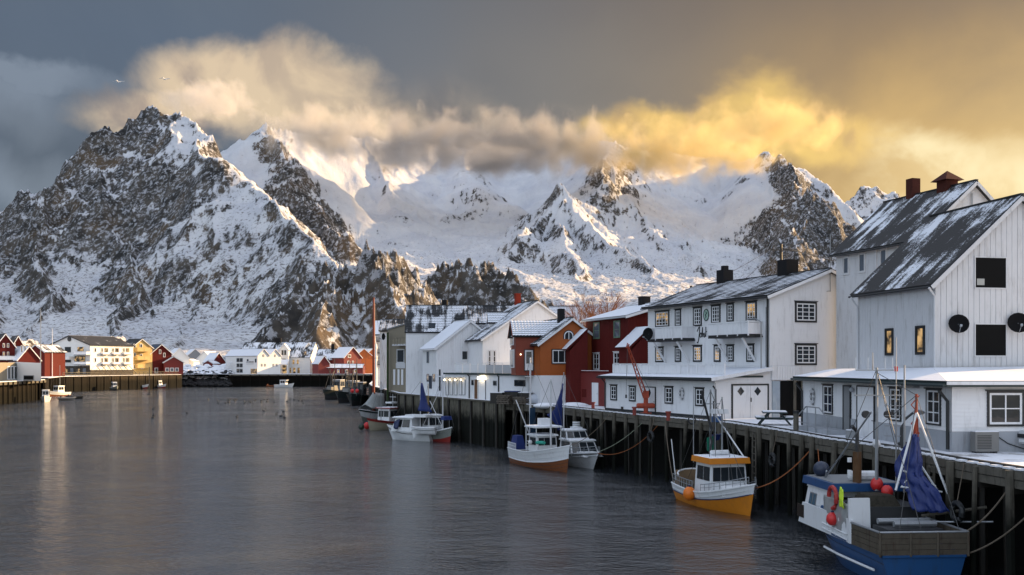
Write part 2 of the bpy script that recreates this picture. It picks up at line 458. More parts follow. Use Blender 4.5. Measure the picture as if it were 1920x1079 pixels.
def glassm(name, col=(0.02, 0.025, 0.03), emit=0.0, ec=(1, .62, .25)):
    if name in _M: return _M[name]
    m = bpy.data.materials.new(name); m.use_nodes = True; t = NT(m.node_tree); b = t.n['Principled BSDF']
    b.inputs['Base Color'].default_value = (*col, 1); b.inputs['Roughness'].default_value = 0.04
    p = t.new('ShaderNodeTexCoord').outputs['Object']
    bp = t.new('ShaderNodeBump'); bp.inputs['Strength'].default_value = 0.25; bp.inputs['Distance'].default_value = 0.03
    t.put(bp.inputs['Height'], t.noise(p, 1.3, 2, .5)); t.l.new(bp.outputs[0], b.inputs['Normal'])
    if emit:
        n = t.noise(p, 1.1, 3, .6)
        b.inputs['Emission Color'].default_value = (*ec, 1)
        t.put(b.inputs['Emission Strength'], t.m('MULTIPLY', t.ramp(n, .42, .62), emit))
    _M[name] = m
    return m


def roofm(name, under, snow=0.5, streak=True):
    """roof covering with patches of snow; the snow lies where the noise lets it, in streaks down the slope (UV in metres)"""
    if name in _M: return _M[name]
    m = bpy.data.materials.new(name); m.use_nodes = True; t = NT(m.node_tree); b = t.n['Principled BSDF']
    uv = t.new('ShaderNodeTexCoord').outputs['UV']
    n = t.noise(t.mapping(uv, sc=(1.6, .28, 1)), 1.0, 6, 0.65)
    n2 = t.noise(uv, 0.32, 4, 0.6); n3 = t.noise(uv, 9.0, 3, 0.7)
    v = t.m('ADD', t.m('MULTIPLY', n, .45), t.m('ADD', t.m('MULTIPLY', n2, .45), t.m('MULTIPLY', n3, .22)))
    k = 0.56 + (0.5 - snow) * 0.34
    f = t.ramp(v, k - 0.035, k + 0.035)
    uc = t.mix(t.ramp(n3, .3, .7), tuple(c * .7 for c in under), tuple(c * 1.3 for c in under))
    t.put(b.inputs['Base Color'], t.mix(f, uc, (0.74, 0.77, 0.83)))
    b.inputs['Roughness'].default_value = 0.75
    bp = t.new('ShaderNodeBump'); bp.inputs['Strength'].default_value = 0.5; bp.inputs['Distance'].default_value = 0.04
    t.put(bp.inputs['Height'], t.m('ADD', f, t.m('MULTIPLY', n3, .3))); t.l.new(bp.outputs[0], b.inputs['Normal'])
    _M[name] = m
    return m


WHITE = pm('white_paint', (0.78, 0.79, 0.81), 0.55, 0.08, 0.34, (0.40, 0.40, 0.40))
WHITE2 = pm('weathered_white_paint', (0.60, 0.61, 0.63), 0.6, 0.12, 0.5, (0.30, 0.29, 0.28))
CREAM = pm('cream_paint', (0.70, 0.66, 0.56), 0.6, 0.08, 0.2, (0.4, 0.36, 0.3))
BLACKT = pm('black_trim', (0.012, 0.014, 0.016), 0.5, 0.1)
DARKT = pm('dark_green_trim', (0.012, 0.03, 0.032), 0.5, 0.1)
RED = pm('falu_red_paint', (0.10, 0.012, 0.010), 0.7, 0.2, 0.35, (0.06, 0.008, 0.008))
RED2 = pm('bright_red_paint', (0.155, 0.014, 0.011), 0.65, 0.12, 0.2, (0.12, 0.01, 0.01))
ORANGE = pm('ochre_orange_paint', (0.36, 0.085, 0.008), 0.6, 0.14, 0.25, (0.18, 0.04, 0.006))
RUST = pm('deep_rust_paint', (0.20, 0.032, 0.012), 0.65, 0.14, 0.25, (0.08, 0.015, 0.008))
BEIGE = pm('beige_paint', (0.24, 0.21, 0.155), 0.6, 0.1, 0.3, (0.14, 0.12, 0.09))
YELLOW = pm('pale_yellow_paint', (0.55, 0.38, 0.14), 0.6, 0.1, 0.2, (0.3, 0.2, 0.1))
GREYW = pm('grey_paint', (0.22, 0.23, 0.24), 0.6, 0.1, 0.2)
PLINTH = pm('grey_plinth', (0.36, 0.38, 0.41), 0.8, 0.1, 0.4, (0.15, 0.14, 0.13))
SNOW = pm('snow', (0.80, 0.82, 0.87), 0.8, 0.05, 0.0, scale=0.7, bump=0.5)
TILE = pm('black_roof_tile', (0.02, 0.022, 0.026), 0.5, 0.2)
BRICK = pm('dark_brick', (0.075, 0.022, 0.016), 0.85, 0.3, 0.5, (0.02, 0.012, 0.01), scale=4)
BRICK2 = pm('red_brick', (0.24, 0.03, 0.015), 0.8, 0.2, 0.3, (0.1, 0.02, 0.01), scale=4)
SOOT = pm('black_chimney', (0.012, 0.012, 0.014), 0.7, 0.2)
WOOD = pm('weathered_timber', (0.13, 0.12, 0.10), 0.85, 0.3, 0.8, (0.035, 0.03, 0.022), scale=1.6, bump=0.4)
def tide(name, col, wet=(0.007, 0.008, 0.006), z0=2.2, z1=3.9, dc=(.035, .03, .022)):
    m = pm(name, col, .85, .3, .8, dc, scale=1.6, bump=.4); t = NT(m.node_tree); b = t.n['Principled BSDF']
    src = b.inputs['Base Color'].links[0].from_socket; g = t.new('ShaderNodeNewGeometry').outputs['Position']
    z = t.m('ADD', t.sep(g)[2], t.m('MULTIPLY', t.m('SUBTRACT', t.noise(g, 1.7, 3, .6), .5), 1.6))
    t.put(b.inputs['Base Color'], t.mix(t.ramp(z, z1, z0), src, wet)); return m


WOODP = tide('tidal_post_timber', (0.12, 0.11, 0.09))
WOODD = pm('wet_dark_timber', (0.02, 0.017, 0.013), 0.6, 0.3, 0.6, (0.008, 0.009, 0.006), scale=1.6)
STEEL = pm('galvanised_steel', (0.32, 0.34, 0.36), 0.45, 0.2, 0.3, (0.15, 0.12, 0.1), scale=3, metal=0.6)
DARKM = pm('dark_metal', (0.03, 0.032, 0.035), 0.5, 0.2, scale=3)
RUSTM = pm('orange_red_crane_paint', (0.38, 0.055, 0.02), 0.55, 0.2, 0.5, (0.09, 0.03, 0.02), scale=3)
GLASS = glassm('window_glass'); GLASSW = glassm('window_glass_pale', (0.10, 0.12, 0.15))
GLASSG = glassm('window_glass_glow', (0.04, 0.033, 0.028), 0.28)  # emission paints gold sunset reflection and lit rooms into the panes
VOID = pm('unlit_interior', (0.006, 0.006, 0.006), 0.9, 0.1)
RF_SNOW = roofm('roof_full_snow', (0.03, 0.032, 0.036), 0.92)
RF_MID = roofm('roof_half_snow', (0.018, 0.02, 0.023), 0.52)
RF_DARK = roofm('roof_thin_snow', (0.018, 0.02, 0.023), 0.30)
RF_RUSTY = roofm('roof_streaked_snow', (0.020, 0.019, 0.019), 0.38)


def base_of(o):
    b = V((0, 0, 0))
    while o is not None: b = b + V(o.location); o = o.parent
    return b


class MB:
    """mesh builder in world metres"""
    def __init__(s): s.v = []; s.f = []; s.uv = None; s.mi = []

    def add(s, vs, fs, mi=0):
        k = len(s.v); s.v += [tuple(a) for a in vs]; s.f += [tuple(k + i for i in f) for f in fs]; s.mi += [mi] * len(fs); return s

    def box(s, c, ax, ay, az, mi=0):
        """centre and three half-axis vectors"""
        c = V(c); ax = V(ax); ay = V(ay); az = V(az)
        vs = [c + a * ax + b * ay + d * az for d in (-1, 1) for b in (-1, 1) for a in (-1, 1)]
        f = [(0, 2, 3, 1), (4, 5, 7, 6), (0, 1, 5, 4), (2, 6, 7, 3), (0, 4, 6, 2), (1, 3, 7, 5)]
        if ax.cross(ay).dot(az) < 0: f = [tuple(reversed(q)) for q in f]
        return s.add(vs, f, mi)

    def bar(s, a, b, w, h=None, up=ZUP, mi=0):
        a = V(a); b = V(b); h = w if h is None else h
        d = b - a; L = d.length
        if L < 1e-6: return s
        d = d / L; up = V(up)
        if abs(d.dot(up)) > 0.98: up = V((0.6, 0.8, 0))
        sx = d.cross(up).normalized(); uz = sx.cross(d)
        return s.box((a + b) / 2, d * L / 2, sx * w / 2, uz * h / 2, mi)

    def tube(s, pts, r, n=6, cap=True, mi=0):
        pts = [V(p) for p in pts]; rs = r if isinstance(r, (list, tuple)) else [r] * len(pts)
        k0 = len(s.v); rings = []
        for i, p in enumerate(pts):
            d = (pts[min(i + 1, len(pts) - 1)] - pts[max(i - 1, 0)]).normalized()
            u = V((0, 0, 1)) if abs(d.z) < 0.9 else V((1, 0, 0))
            a = d.cross(u).normalized(); b = d.cross(a)
            rings.append([tuple(p + (a * math.cos(6.28318 * j / n) + b * math.sin(6.28318 * j / n)) * rs[i]) for j in range(n)])
        vs = [q for ring in rings for q in ring]; fs = []
        for i in range(len(pts) - 1):
            for j in range(n):
                fs.append((i * n + j, i * n + (j + 1) % n, (i + 1) * n + (j + 1) % n, (i + 1) * n + j))
        if cap: fs.append(tuple(range(n))[::-1]); fs.append(tuple((len(pts) - 1) * n + j for j in range(n)))
        return s.add(vs, fs, mi)

    def ball(s, c, r, sc=(1, 1, 1), seg=10, rings=6, mi=0):
        c = V(c); vs = []; fs = []
        for i in range(rings + 1):
            th = math.pi * i / rings
            for j in range(seg):
                ph = 6.28318 * j / seg
                vs.append(c + V((math.sin(th) * math.cos(ph) * sc[0], math.sin(th) * math.sin(ph) * sc[1], math.cos(th) * sc[2])) * r)
        for i in range(rings):
            for j in range(seg):
                fs.append((i * seg + j, (i + 1) * seg + j, (i + 1) * seg + (j + 1) % seg, i * seg + (j + 1) % seg))
        return s.add(vs, fs, mi)

    def prism(s, poly, off, mi=0):
        """polygon (3D points, seen from outside anticlockwise) pushed back by -off"""
        n = len(poly); off = V(off); vs = [V(p) for p in poly] + [V(p) + off for p in poly]
        fs = [tuple(range(n)), tuple(range(2 * n - 1, n - 1, -1))] + [(i, i + n, (i + 1) % n + n, (i + 1) % n) for i in range(n)]
        return s.add(vs, fs, mi)

    def quad(s, a, b, c, d, mi=0): return s.add([a, b, c, d], [(0, 1, 2, 3)], mi)

    def build(s, name, mat, parent=None, kind=None, smooth=False, label=None):
        me = bpy.data.meshes.new(name); b = base_of(parent)
        me.from_pydata([(x - b.x, y - b.y, z - b.z) for x, y, z in s.v], [], s.f)
        for mm in (mat if isinstance(mat, (list, tuple)) else [mat]): me.materials.append(mm)
        if any(s.mi): me.polygons.foreach_set('material_index', s.mi)
        if s.uv is not None:
            l = me.uv_layers.new(name='UVMap')
            l.data.foreach_set('uv', [c for f in s.f for i in f for c in s.uv[i]])
        me.update()
        bm = bmesh.new(); bm.from_mesh(me); bmesh.ops.recalc_face_normals(bm, faces=bm.faces); bm.to_mesh(me); bm.free()
        if smooth: me.polygons.foreach_set('use_smooth', [True] * len(me.polygons))
        o = link(name, me, None, parent)
        if kind: o['kind'] = kind
        if label: o['label'] = label
        return o


def thing(name, label, cat, loc, group=None):
    o = bpy.data.objects.new(name, None); COL.objects.link(o); o.location = V(loc); o.empty_display_size = 0.3
    o['label'] = label; o['category'] = cat
    if group: o['group'] = group
    return o


def tag(o, label, cat, group=None):
    o['label'] = label; o['category'] = cat
    if group: o['group'] = group
    # bring the origin of a single-mesh thing to its base
    vs = [v.co for v in o.data.vertices]
    if vs and o.parent is None:
        c = sum((V(v) for v in vs), V()) / len(vs); c.z = min(v.z for v in vs)
        for v in o.data.vertices: v.co -= c
        o.location = c
    return o


class Wl:
    """a wall face: p0 to p1 from left to right as seen from outside"""
    def __init__(s, p0, p1, zb, top):
        s.p0 = V((p0[0], p0[1], 0)); s.p1 = V((p1[0], p1[1], 0)); s.L = (s.p1 - s.p0).length; s.d = (s.p1 - s.p0) / s.L
        s.n = V((s.d.y, -s.d.x, 0)); s.zb = zb
        s.top = top if isinstance(top, list) else [(0, top), (s.L, top)]

    def pt(s, a, z, o=0.0): return V((s.p0.x + s.d.x * a + s.n.x * o, s.p0.y + s.d.y * a + s.n.y * o, z))

    def px(s, x, y=None):
        r = V(((x - 960) / F, 1, 0)); k = s.p0.dot(s.n) / r.dot(s.n)
        P = r * k; a = (P - s.p0).dot(s.d)
        return a, (None if y is None else H + (HOR - y) / F * k)

    def rect(s, x0, y0, x1, y1):
        a0 = s.px(x0)[0]; a1 = s.px(x1)[0]
        z0 = s.px((x0 + x1) / 2, y1)[1]; z1 = s.px((x0 + x1) / 2, y0)[1]
        return min(a0, a1), z0, max(a0, a1), z1

    def topz(s, a):
        for (a0, z0), (a1, z1) in zip(s.top, s.top[1:]):
            if a0 - 1e-6 <= a <= a1 + 1e-6: return z0 + (z1 - z0) * (a - a0) / max(a1 - a0, 1e-6)
        return s.top[-1][1]

    def span(s, z):
        """extent of the wall at height z"""
        n = 60; A = [s.L * i / n for i in range(n + 1)]; ok = [a for a in A if s.topz(a) > z]
        return (min(ok), max(ok)) if ok else None


def clad(w, style, pitch, mat, parent, zb=None, name='cladding', each=False, off=0.0):
    """boards nailed on the wall: h = lapped clapboards, v = vertical board and batten"""
    zb = w.zb if zb is None else zb
    mx = max(z for _, z in w.top); mb = MB()
    if style == 'h':
        z = zb
        while z < mx - 0.02:
            z1 = min(z + pitch, mx); sp = w.span(z + pitch * 0.5)
            if sp:
                a0, a1 = sp; e = 0.02 + random.uniform(-.003, .003) + off
                mb.add([w.pt(a0, z, e), w.pt(a1, z, e), w.pt(a1, z1, 0.004 + off), w.pt(a0, z1, 0.004 + off), w.pt(a0, z, off), w.pt(a1, z, off)],
                       [(0, 1, 2, 3), (4, 5, 1, 0)])
            z = z1
        mb.build(name, mat, parent, kind='stuff')
    else:
        a = 0.0
        while a < w.L - 0.02:
            a1 = min(a + pitch * 0.9, w.L); am = min(a + pitch, w.L); g = mb if not each else MB()
            e = 0.022 + random.uniform(-.004, .004) + off
            za, zc = w.topz(a), w.topz(a1)
            g.prism([w.pt(a, zb, e), w.pt(a1, zb, e), w.pt(a1, zc, e), w.pt(a, za, e)], w.n * -0.03)
            if each: g.build('board', mat, parent)
            a = am
        if not each: mb.build(name, mat, parent, kind='stuff')


def ring(w, mb, a0, z0, a1, z1, t, o0, o1, mi=0):
    """rectangular frame of width t from offset o0 to o1, as one joined loop"""
    O = [(a0, z0), (a1, z0), (a1, z1), (a0, z1)]; I = [(a0 + t, z0 + t), (a1 - t, z0 + t), (a1 - t, z1 - t), (a0 + t, z1 - t)]
    vs = [w.pt(a, z, o1) for a, z in O] + [w.pt(a, z, o1) for a, z in I] + [w.pt(a, z, o0) for a, z in O] + [w.pt(a, z, o0) for a, z in I]
    fs = []
    for i in range(4):
        j = (i + 1) % 4
        fs += [(i, j, 4 + j, 4 + i), (8 + i, i + 0, j, 8 + j)[::-1], (12 + i, 12 + j, 4 + j, 4 + i), (8 + i, 8 + j, 12 + j, 12 + i)]
    mb.add(vs, fs, mi)


def window(w, box, parent, cols=2, rows=2, trim=BLACKT, sash=WHITE, glass=GLASS, t=0.09, st=0.05, head=True, each=False, off=0.03, name='window', label=None, px=True):
    a0, z0, a1, z1 = w.rect(*box) if px else box
    if a1 - a0 < 2 * (t + st) + .08: t *= .6; st *= .6
    mb = MB(); ring(w, mb, a0, z0, a1, z1, t, 0, off + 0.045)
    if head: mb.box(w.pt((a0 + a1) / 2, z1 + 0.02, off + 0.03), w.d * ((a1 - a0) / 2 + 0.07), w.n * 0.07, ZUP * 0.025)
    win = mb.build(name, trim, parent, label=label)
    b0, y0, b1, y1 = a0 + t, z0 + t, a1 - t, z1 - t
    mb = MB(); ring(w, mb, b0, y0, b1, y1, st, 0, off + 0.03)
    mw = 0.028
    for i in range(1, cols): x = b0 + (b1 - b0) * i / cols; mb.box(w.pt(x, (y0 + y1) / 2, off + .005), w.d * mw, w.n * 0.02, ZUP * ((y1 - y0) / 2 - st * .5))
    for i in range(1, rows): z = y0 + (y1 - y0) * i / rows; mb.box(w.pt((b0 + b1) / 2, z, off + .003), w.d * ((b1 - b0) / 2 - st * .5), w.n * 0.016, ZUP * mw * .8)
    mb.build('sash', sash, win)
    if each:
        for i in range(cols):
            for j in range(rows):
                cx = b0 + (b1 - b0) * (i + .5) / cols; cz = y0 + (y1 - y0) * (j + .5) / rows
                MB().box(w.pt(cx, cz, off - .012), w.d * ((b1 - b0) / cols / 2 - .01), w.n * .008, ZUP * ((y1 - y0) / rows / 2 - .01)).build('pane', glass, win)
    else:
        MB().box(w.pt((b0 + b1) / 2, (y0 + y1) / 2, off - .012), w.d * ((b1 - b0) / 2), w.n * .008, ZUP * ((y1 - y0) / 2)).build('pane', glass, win)
    return win


def panel(w, box, parent, mat, name='door', o0=0.0, o1=0.05, px=True, label=None, frame=None, ft=0.07, handle=False):
    a0, z0, a1, z1 = w.rect(*box) if px else box
    o = MB().box(w.pt((a0 + a1) / 2, (z0 + z1) / 2, (o0 + o1) / 2), w.d * (a1 - a0) / 2, w.n * (o1 - o0) / 2, ZUP * (z1 - z0) / 2).build(name, mat, parent, label=label)
    if frame is not None:
        mb = MB(); ring(w, mb, a0 - ft, z0 - .0, a1 + ft, z1 + ft, ft, 0, o1 + 0.03); mb.build('frame', frame, o)
    if handle:
        MB().box(w.pt(a1 - .12, z0 + 1.02, o1 + .03), w.d * .06, w.n * .02, ZUP * .02).build('handle', STEEL, o)
    return o


def cover(E0, E1, R1, R0, mat, parent, style='flat', pitch=0.35, name='roof_covering', lip=TILE):
    """weather surface of a roof slope: E0-E1 eave, R0-R1 ridge; stepped rows carry a dark lip"""
    E0, E1, R0, R1 = map(V, (E0, E1, R0, R1)); n = (E1 - E0).cross(R0 - E0).normalized()
    if n.z < 0: n = -n
    up = ((R0 - E0).length + (R1 - E1).length) / 2; Lu = ((E1 - E0).length + (R1 - R0).length) / 2
    mb = MB(); mb.uv = []; rows = max(1, int(round(up / pitch))) if style != 'flat' else 1
    nc = 1 if style != 'wave' else max(2, int(Lu / 0.3) * 2)
    ofs = random.uniform(0, 50)
    for r in range(rows):
        v0, v1 = r / rows, (r + 1) / rows; h0 = 0.055 if style != 'flat' else 0.03
        for lvl, vv, hh in ((0, v0, 0.0), (1, v0, h0), (2, v1, 0.012 if style != 'flat' else 0.03)):
            for i in range(nc + 1):
                u = i / nc; P = (E0.lerp(E1, u)).lerp(R0.lerp(R1, u), vv)
                wv = (0.022 * (1 if i % 2 else -1)) if style == 'wave' else 0
                P = P + n * (hh + (wv if lvl else 0)); mb.v.append(tuple(P)); mb.uv.append((u * Lu + ofs, vv * up + ofs))
        k = r * 3 * (nc + 1)
        for i in range(nc):
            mb.f.append((k + i, k + i + 1, k + nc + 1 + i + 1, k + nc + 1 + i)); mb.mi.append(1)
            mb.f.append((k + nc + 1 + i, k + nc + 2 + i, k + 2 * nc + 3 + i, k + 2 * nc + 2 + i)); mb.mi.append(0)
    return mb.build(name, [mat, lip], parent, kind='stuff' if style != 'flat' else None)


def slope(E0, E1, R1, R0, parent, mat, fascia=BLACKT, style='flat', pitch=0.35, th=0.16, snowlip=0.0):
    """one roof slope: slab with fascia edges plus its weather surface; returns the slab"""
    E0, E1, R0, R1 = map(V, (E0, E1, R0, R1)); n = (E1 - E0).cross(R0 - E0).normalized()
    if n.z < 0: n = -n
    mb = MB(); mb.prism([E0, E1, R1, R0], n * -th)
    o = mb.build('roof', fascia, parent)
    cover(E0 + n * .004, E1 + n * .004, R1 + n * .004, R0 + n * .004, mat, o, style, pitch)
    return o


class House:
    def __init__(s, name, label, cat, A, u, L, W, zb, ze, zr, wall, roof, fascia=BLACKT, ov=0.35, ovg=0.3, side_clad=None, gable_clad=None,
                 style='flat', pitch=0.35, wm=None, loc=None, th=0.16, barge=None, group=None, zb_body=None, gutter=True, rv=0.5, each=False, root=None, ze1=None):
        """A near corner; u along the ridge, away; v = u turned to the right; ridge at rv of the width"""
        A = V((A[0], A[1], 0)); u = V((u[0], u[1], 0)).normalized(); v = V((u.y, -u.x, 0))
        s.A, s.u, s.v, s.L, s.W = A, u, v, L, W
        s.t = root if root is not None else thing(name, label, cat, (A.x, A.y, zb), group)
        B = A + v * W; C = A + u * L; D = A + u * L + v * W; zo = zb
        ze1 = ze if ze1 is None else ze1
        # wall body
        body = MB()
        def g(P, z): return V((P.x, P.y, z))
        Rn = A + v * W * rv; Rf = C + v * W * rv
        vs = [g(A, zo), g(B, zo), g(C, zo), g(D, zo), g(A, ze), g(B, ze1), g(C, ze), g(D, ze1), g(Rn, zr - .02), g(Rf, zr - .02)]
        body.add(vs, [(0, 1, 5, 8, 4), (1, 3, 7, 5), (3, 2, 6, 9, 7), (2, 0, 4, 6), (4, 8, 9, 6), (5, 7, 9, 8), (0, 2, 3, 1)])
        s.body = body.build('wall', wall, s.t)
        s.side = Wl(C, A, zb, ze); s.gable = Wl(A, B, zb, [(0, ze), (W * rv, zr), (W, ze1)]); s.right = Wl(B, D, zb, ze1)
        s.far = Wl(D, C, zb, [(0, ze1), (W * (1 - rv), zr), (W, ze)])
        for wl, cl in ((s.side, side_clad), (s.gable, gable_clad)):
            if cl: clad(wl, cl[0], cl[1], wm or wall, s.body, each=(each and wl is s.gable))
        # roof
        r0 = (zr - ze) / (W * rv); r1 = (zr - ze1) / (W * (1 - rv))
        up = ZUP * (th + .02)
        N0 = g(A - u * ovg - v * ov, ze - r0 * ov) + up; N1 = g(A + u * (L + ovg) - v * ov, ze - r0 * ov) + up
        Rr0 = g(Rn - u * ovg, zr) + up; Rr1 = g(Rf + u * ovg, zr) + up
        M0 = g(B - u * ovg + v * ov, ze1 - r1 * ov) + up; M1 = g(B + u * (L + ovg) + v * ov, ze1 - r1 * ov) + up
        s.rl = slope(N0, N1, Rr1, Rr0, s.t, roof, fascia, style, pitch, th)
        s.rr = slope(M1, M0, Rr0, Rr1, s.t, roof, fascia, style, pitch, th)
        s.ridge = (Rr0, Rr1); s.eave = (N0, N1)
        mb = MB(); mb.bar(Rr0 + ZUP * .04, Rr1 + ZUP * .04, .22, .08); mb.build('ridge_cap', fascia, s.t)
        # barge boards on the near gable, a step proud of the slab edge
        bm_ = barge if barge is not None else WHITE
        for P, Q in ((N0, Rr0), (M0, Rr0)):
            MB().bar(P - u * .03 - ZUP * (th * .9), Q - u * .03 - ZUP * (th * .9), 0.04, 0.20).build('barge_board', bm_, s.t)
        if gutter:
            MB().tube([N0 - v * .06 - ZUP * .12, N1 - v * .06 - ZUP * .12], 0.06, 6).build('gutter', fascia, s.t)

    def chimney(s, px, y0, y1, wpx, mat, along=None, dv=0.0, depth=None, cap=True, name='chimney'):
        """chimney whose centre is seen at column px, standing on the ridge"""
        R0, R1 = s.ridge; w = Wl(R1, R0, 0, 0) if True else None
        a, _ = w.px(px); P = w.pt(a, 0); Y = P.y; wd = wpx / F * Y
        z1 = ZA(y0, Y); z0 = R0.z + (R1.z - R0.z) * 0 - 0.7
        mb = MB(); mb.box(V((P.x, P.y, (z0 + z1) / 2)), s.v * wd / 2, s.u * wd / 2, ZUP * (z1 - z0) / 2)
        c = mb.build(name, mat, s.t)
        if cap: MB().box(V((P.x, P.y, z1 + .04)), s.v * (wd / 2 + .06), s.u * (wd / 2 + .06), ZUP * .04).build('chimney_cap', mat, c)
        return P, z1, wd, c


def pipe_down(w, px, y0, y1, parent, mat=BLACKT, r=0.05, px_=True):
    a, z1 = w.px(px, y0); z0 = w.px(px, y1)[1]
    return MB().tube([w.pt(a, z1, .30), w.pt(a, z1 - .25, .09), w.pt(a, z0, .09)], r, 6).build('downpipe', mat, parent)


def dish(P, n, r, label, mat=pm('matt_black_dish', (.008, .008, .009), .9), name='satellite_dish', post=None):
    n = V(n).normalized(); t0 = thing(name, label, 'satellite dish', P)
    a = n.cross(ZUP).normalized(); b = a.cross(n); c = V(P) + n * .42
    vs = [c - n * .16]; fs = []
    N = 16
    for k, (rr, dd) in enumerate(((.5, -.12), (.8, -.06), (1, 0))):
        for j in range(N): vs.append(c + n * dd + (a * math.cos(6.283 * j / N) + b * math.sin(6.283 * j / N)) * r * rr)
    for j in range(N): fs.append((0, 1 + j, 1 + (j + 1) % N))
    for k in range(2):
        for j in range(N): fs.append((1 + k * N + j, 1 + (k + 1) * N + j, 1 + (k + 1) * N + (j + 1) % N, 1 + k * N + (j + 1) % N))
    o = MB().add(vs, fs); q = o.build('reflector', mat, t0, smooth=True)
    mo = q.modifiers.new('thick', 'SOLIDIFY'); mo.thickness = .02
    MB().tube([c - b * r * .95, c - b * r * .6 + n * .55], .018, 5).build('feed_arm', STEEL, t0)
    MB().box(c - b * r * .6 + n * .55, a * .05, b * .05, n * .07).build('feed_horn', STEEL, t0)
    MB().tube([V(P), V(P) + n * .28], .035, 6).build('bracket', DARKM, t0)
    return t0


# ================================================================ land and quay on the right
def ground_mat():
    m = bpy.data.materials.new('trodden_snow'); m.use_nodes = True; t = NT(m.node_tree); b = t.n['Principled BSDF']
    p = t.new('ShaderNodeTexCoord').outputs['Object']
    n = t.noise(p, .55, 6, .7); n2 = t.noise(p, .12, 3, .5); n3 = t.noise(p, 5, 3, .6)
    f = t.ramp(t.m('ADD', n, t.m('MULTIPLY', n2, .4)), .74, .90)
    t.put(b.inputs['Base Color'], t.mix(t.m('MULTIPLY', f, .75), (0.78, 0.80, 0.85), (0.20, 0.18, 0.16)))
    b.inputs['Roughness'].default_value = .8
    bp = t.new('ShaderNodeBump'); bp.inputs['Strength'].default_value = .6; bp.inputs['Distance'].default_value = .06
    t.put(bp.inputs['Height'], t.m('ADD', n, t.m('MULTIPLY', n3, .3))); t.l.new(bp.outputs[0], b.inputs['Normal'])
    return m


GSNOW = ground_mat()
EDGE = [(19.6, 16), (18.7, 26), (17.4, 33.8), (16.75, 37.8), (16.5, 42.5), (16.0, 45.7), (15.3, 49.0), (15.0, 53.0), (14.4, 57.4), (13.6, 62.2), (9.4, 71.5),
        (7.0, 78), (4.4, 85.5), (-0.8, 95.4), (-6.4, 107), (-13.8, 124), (-19.5, 150), (-23.8, 170), (-26.4, 186), (-33, 240)]
sheet('ground', EDGE + [(500, 240), (500, 16)], DECK, GSNOW)
me = bpy.data.meshes.new('ground_bank')
INS = [(x + 2.4, y + .6) for x, y in EDGE]
me.from_pydata([(x, y, -2) for x, y in INS] + [(x, y, DECK - .02) for x, y in INS], [], [(i, i + 1, len(INS) + i + 1, len(INS) + i) for i in range(len(INS) - 1)])
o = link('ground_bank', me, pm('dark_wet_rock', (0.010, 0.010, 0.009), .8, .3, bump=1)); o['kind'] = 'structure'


def walk(poly, step, start=0.0):
    """points every step metres along a polyline with their outward (waterside) normal"""
    out = []; need = start
    for (x0, y0), (x1, y1) in zip(poly, poly[1:]):
        a = V((x0, y0, 0)); b = V((x1, y1, 0)); L = (b - a).length; d = (b - a) / L; n = V((-d.y, d.x, 0))
        while need <= L: out.append((a + d * need, n, d)); need += step
        need -= L
    return out


def quay(label, EDGE, top, step, plank_from, loc, grp=None, near=True, ladder_at=(), beams=2):
    q = thing('timber_quay', label, 'quay', loc, grp)
    for (x0, y0), (x1, y1) in zip(EDGE, EDGE[1:]):
        a = V((x0, y0, 0)); b = V((x1, y1, 0)); d = (b - a).normalized(); n = V((-d.y, d.x, 0))
        for k in range(beams):
            zc = top - .17 - k * .31
            MB().bar(a + n * (.10 - .03 * k) + ZUP * zc - d * .02, b + n * (.10 - .03 * k) + ZUP * zc + d * .02, .14, .28).build('edge_beam', WOOD, q)
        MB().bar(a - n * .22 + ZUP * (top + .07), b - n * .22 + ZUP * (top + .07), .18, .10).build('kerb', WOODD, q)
        if near:
            mb = MB(); L = (b - a).length; s_ = 0.2
            while s_ < L:
                mb.box(a + d * s_ - n * .02 + ZUP * (top + .035), d * .17, n * .16, ZUP * .035); s_ += random.uniform(.55, .8)
            mb.build('snow_lumps', SNOW, q, kind='stuff')
    for i, (P, n, d) in enumerate(walk(EDGE, step, .6)):
        P = P + d * random.uniform(-.35, .35)
        lean = V((random.uniform(-.18, .18), random.uniform(-.18, .18), 0)); h = top - .12 + random.uniform(0, .14)
        r = random.uniform(.09, .16)
        MB().tube([P + n * .26 + lean + ZUP * -1.2, P + n * .26 + ZUP * h], [r * 1.1, r], 7 if near else 5).build('post', WOODP, q)
        if near:
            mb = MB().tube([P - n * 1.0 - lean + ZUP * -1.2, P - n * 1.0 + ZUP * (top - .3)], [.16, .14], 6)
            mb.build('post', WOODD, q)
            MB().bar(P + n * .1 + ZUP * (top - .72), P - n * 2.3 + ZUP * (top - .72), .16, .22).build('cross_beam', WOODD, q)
    return q


WOOD_E = EDGE[:14]
Q1 = quay('weathered timber quay on posts in front of the white harbour buildings', WOOD_E, DECK, 1.95, None, (16.5, 42.5, 0))
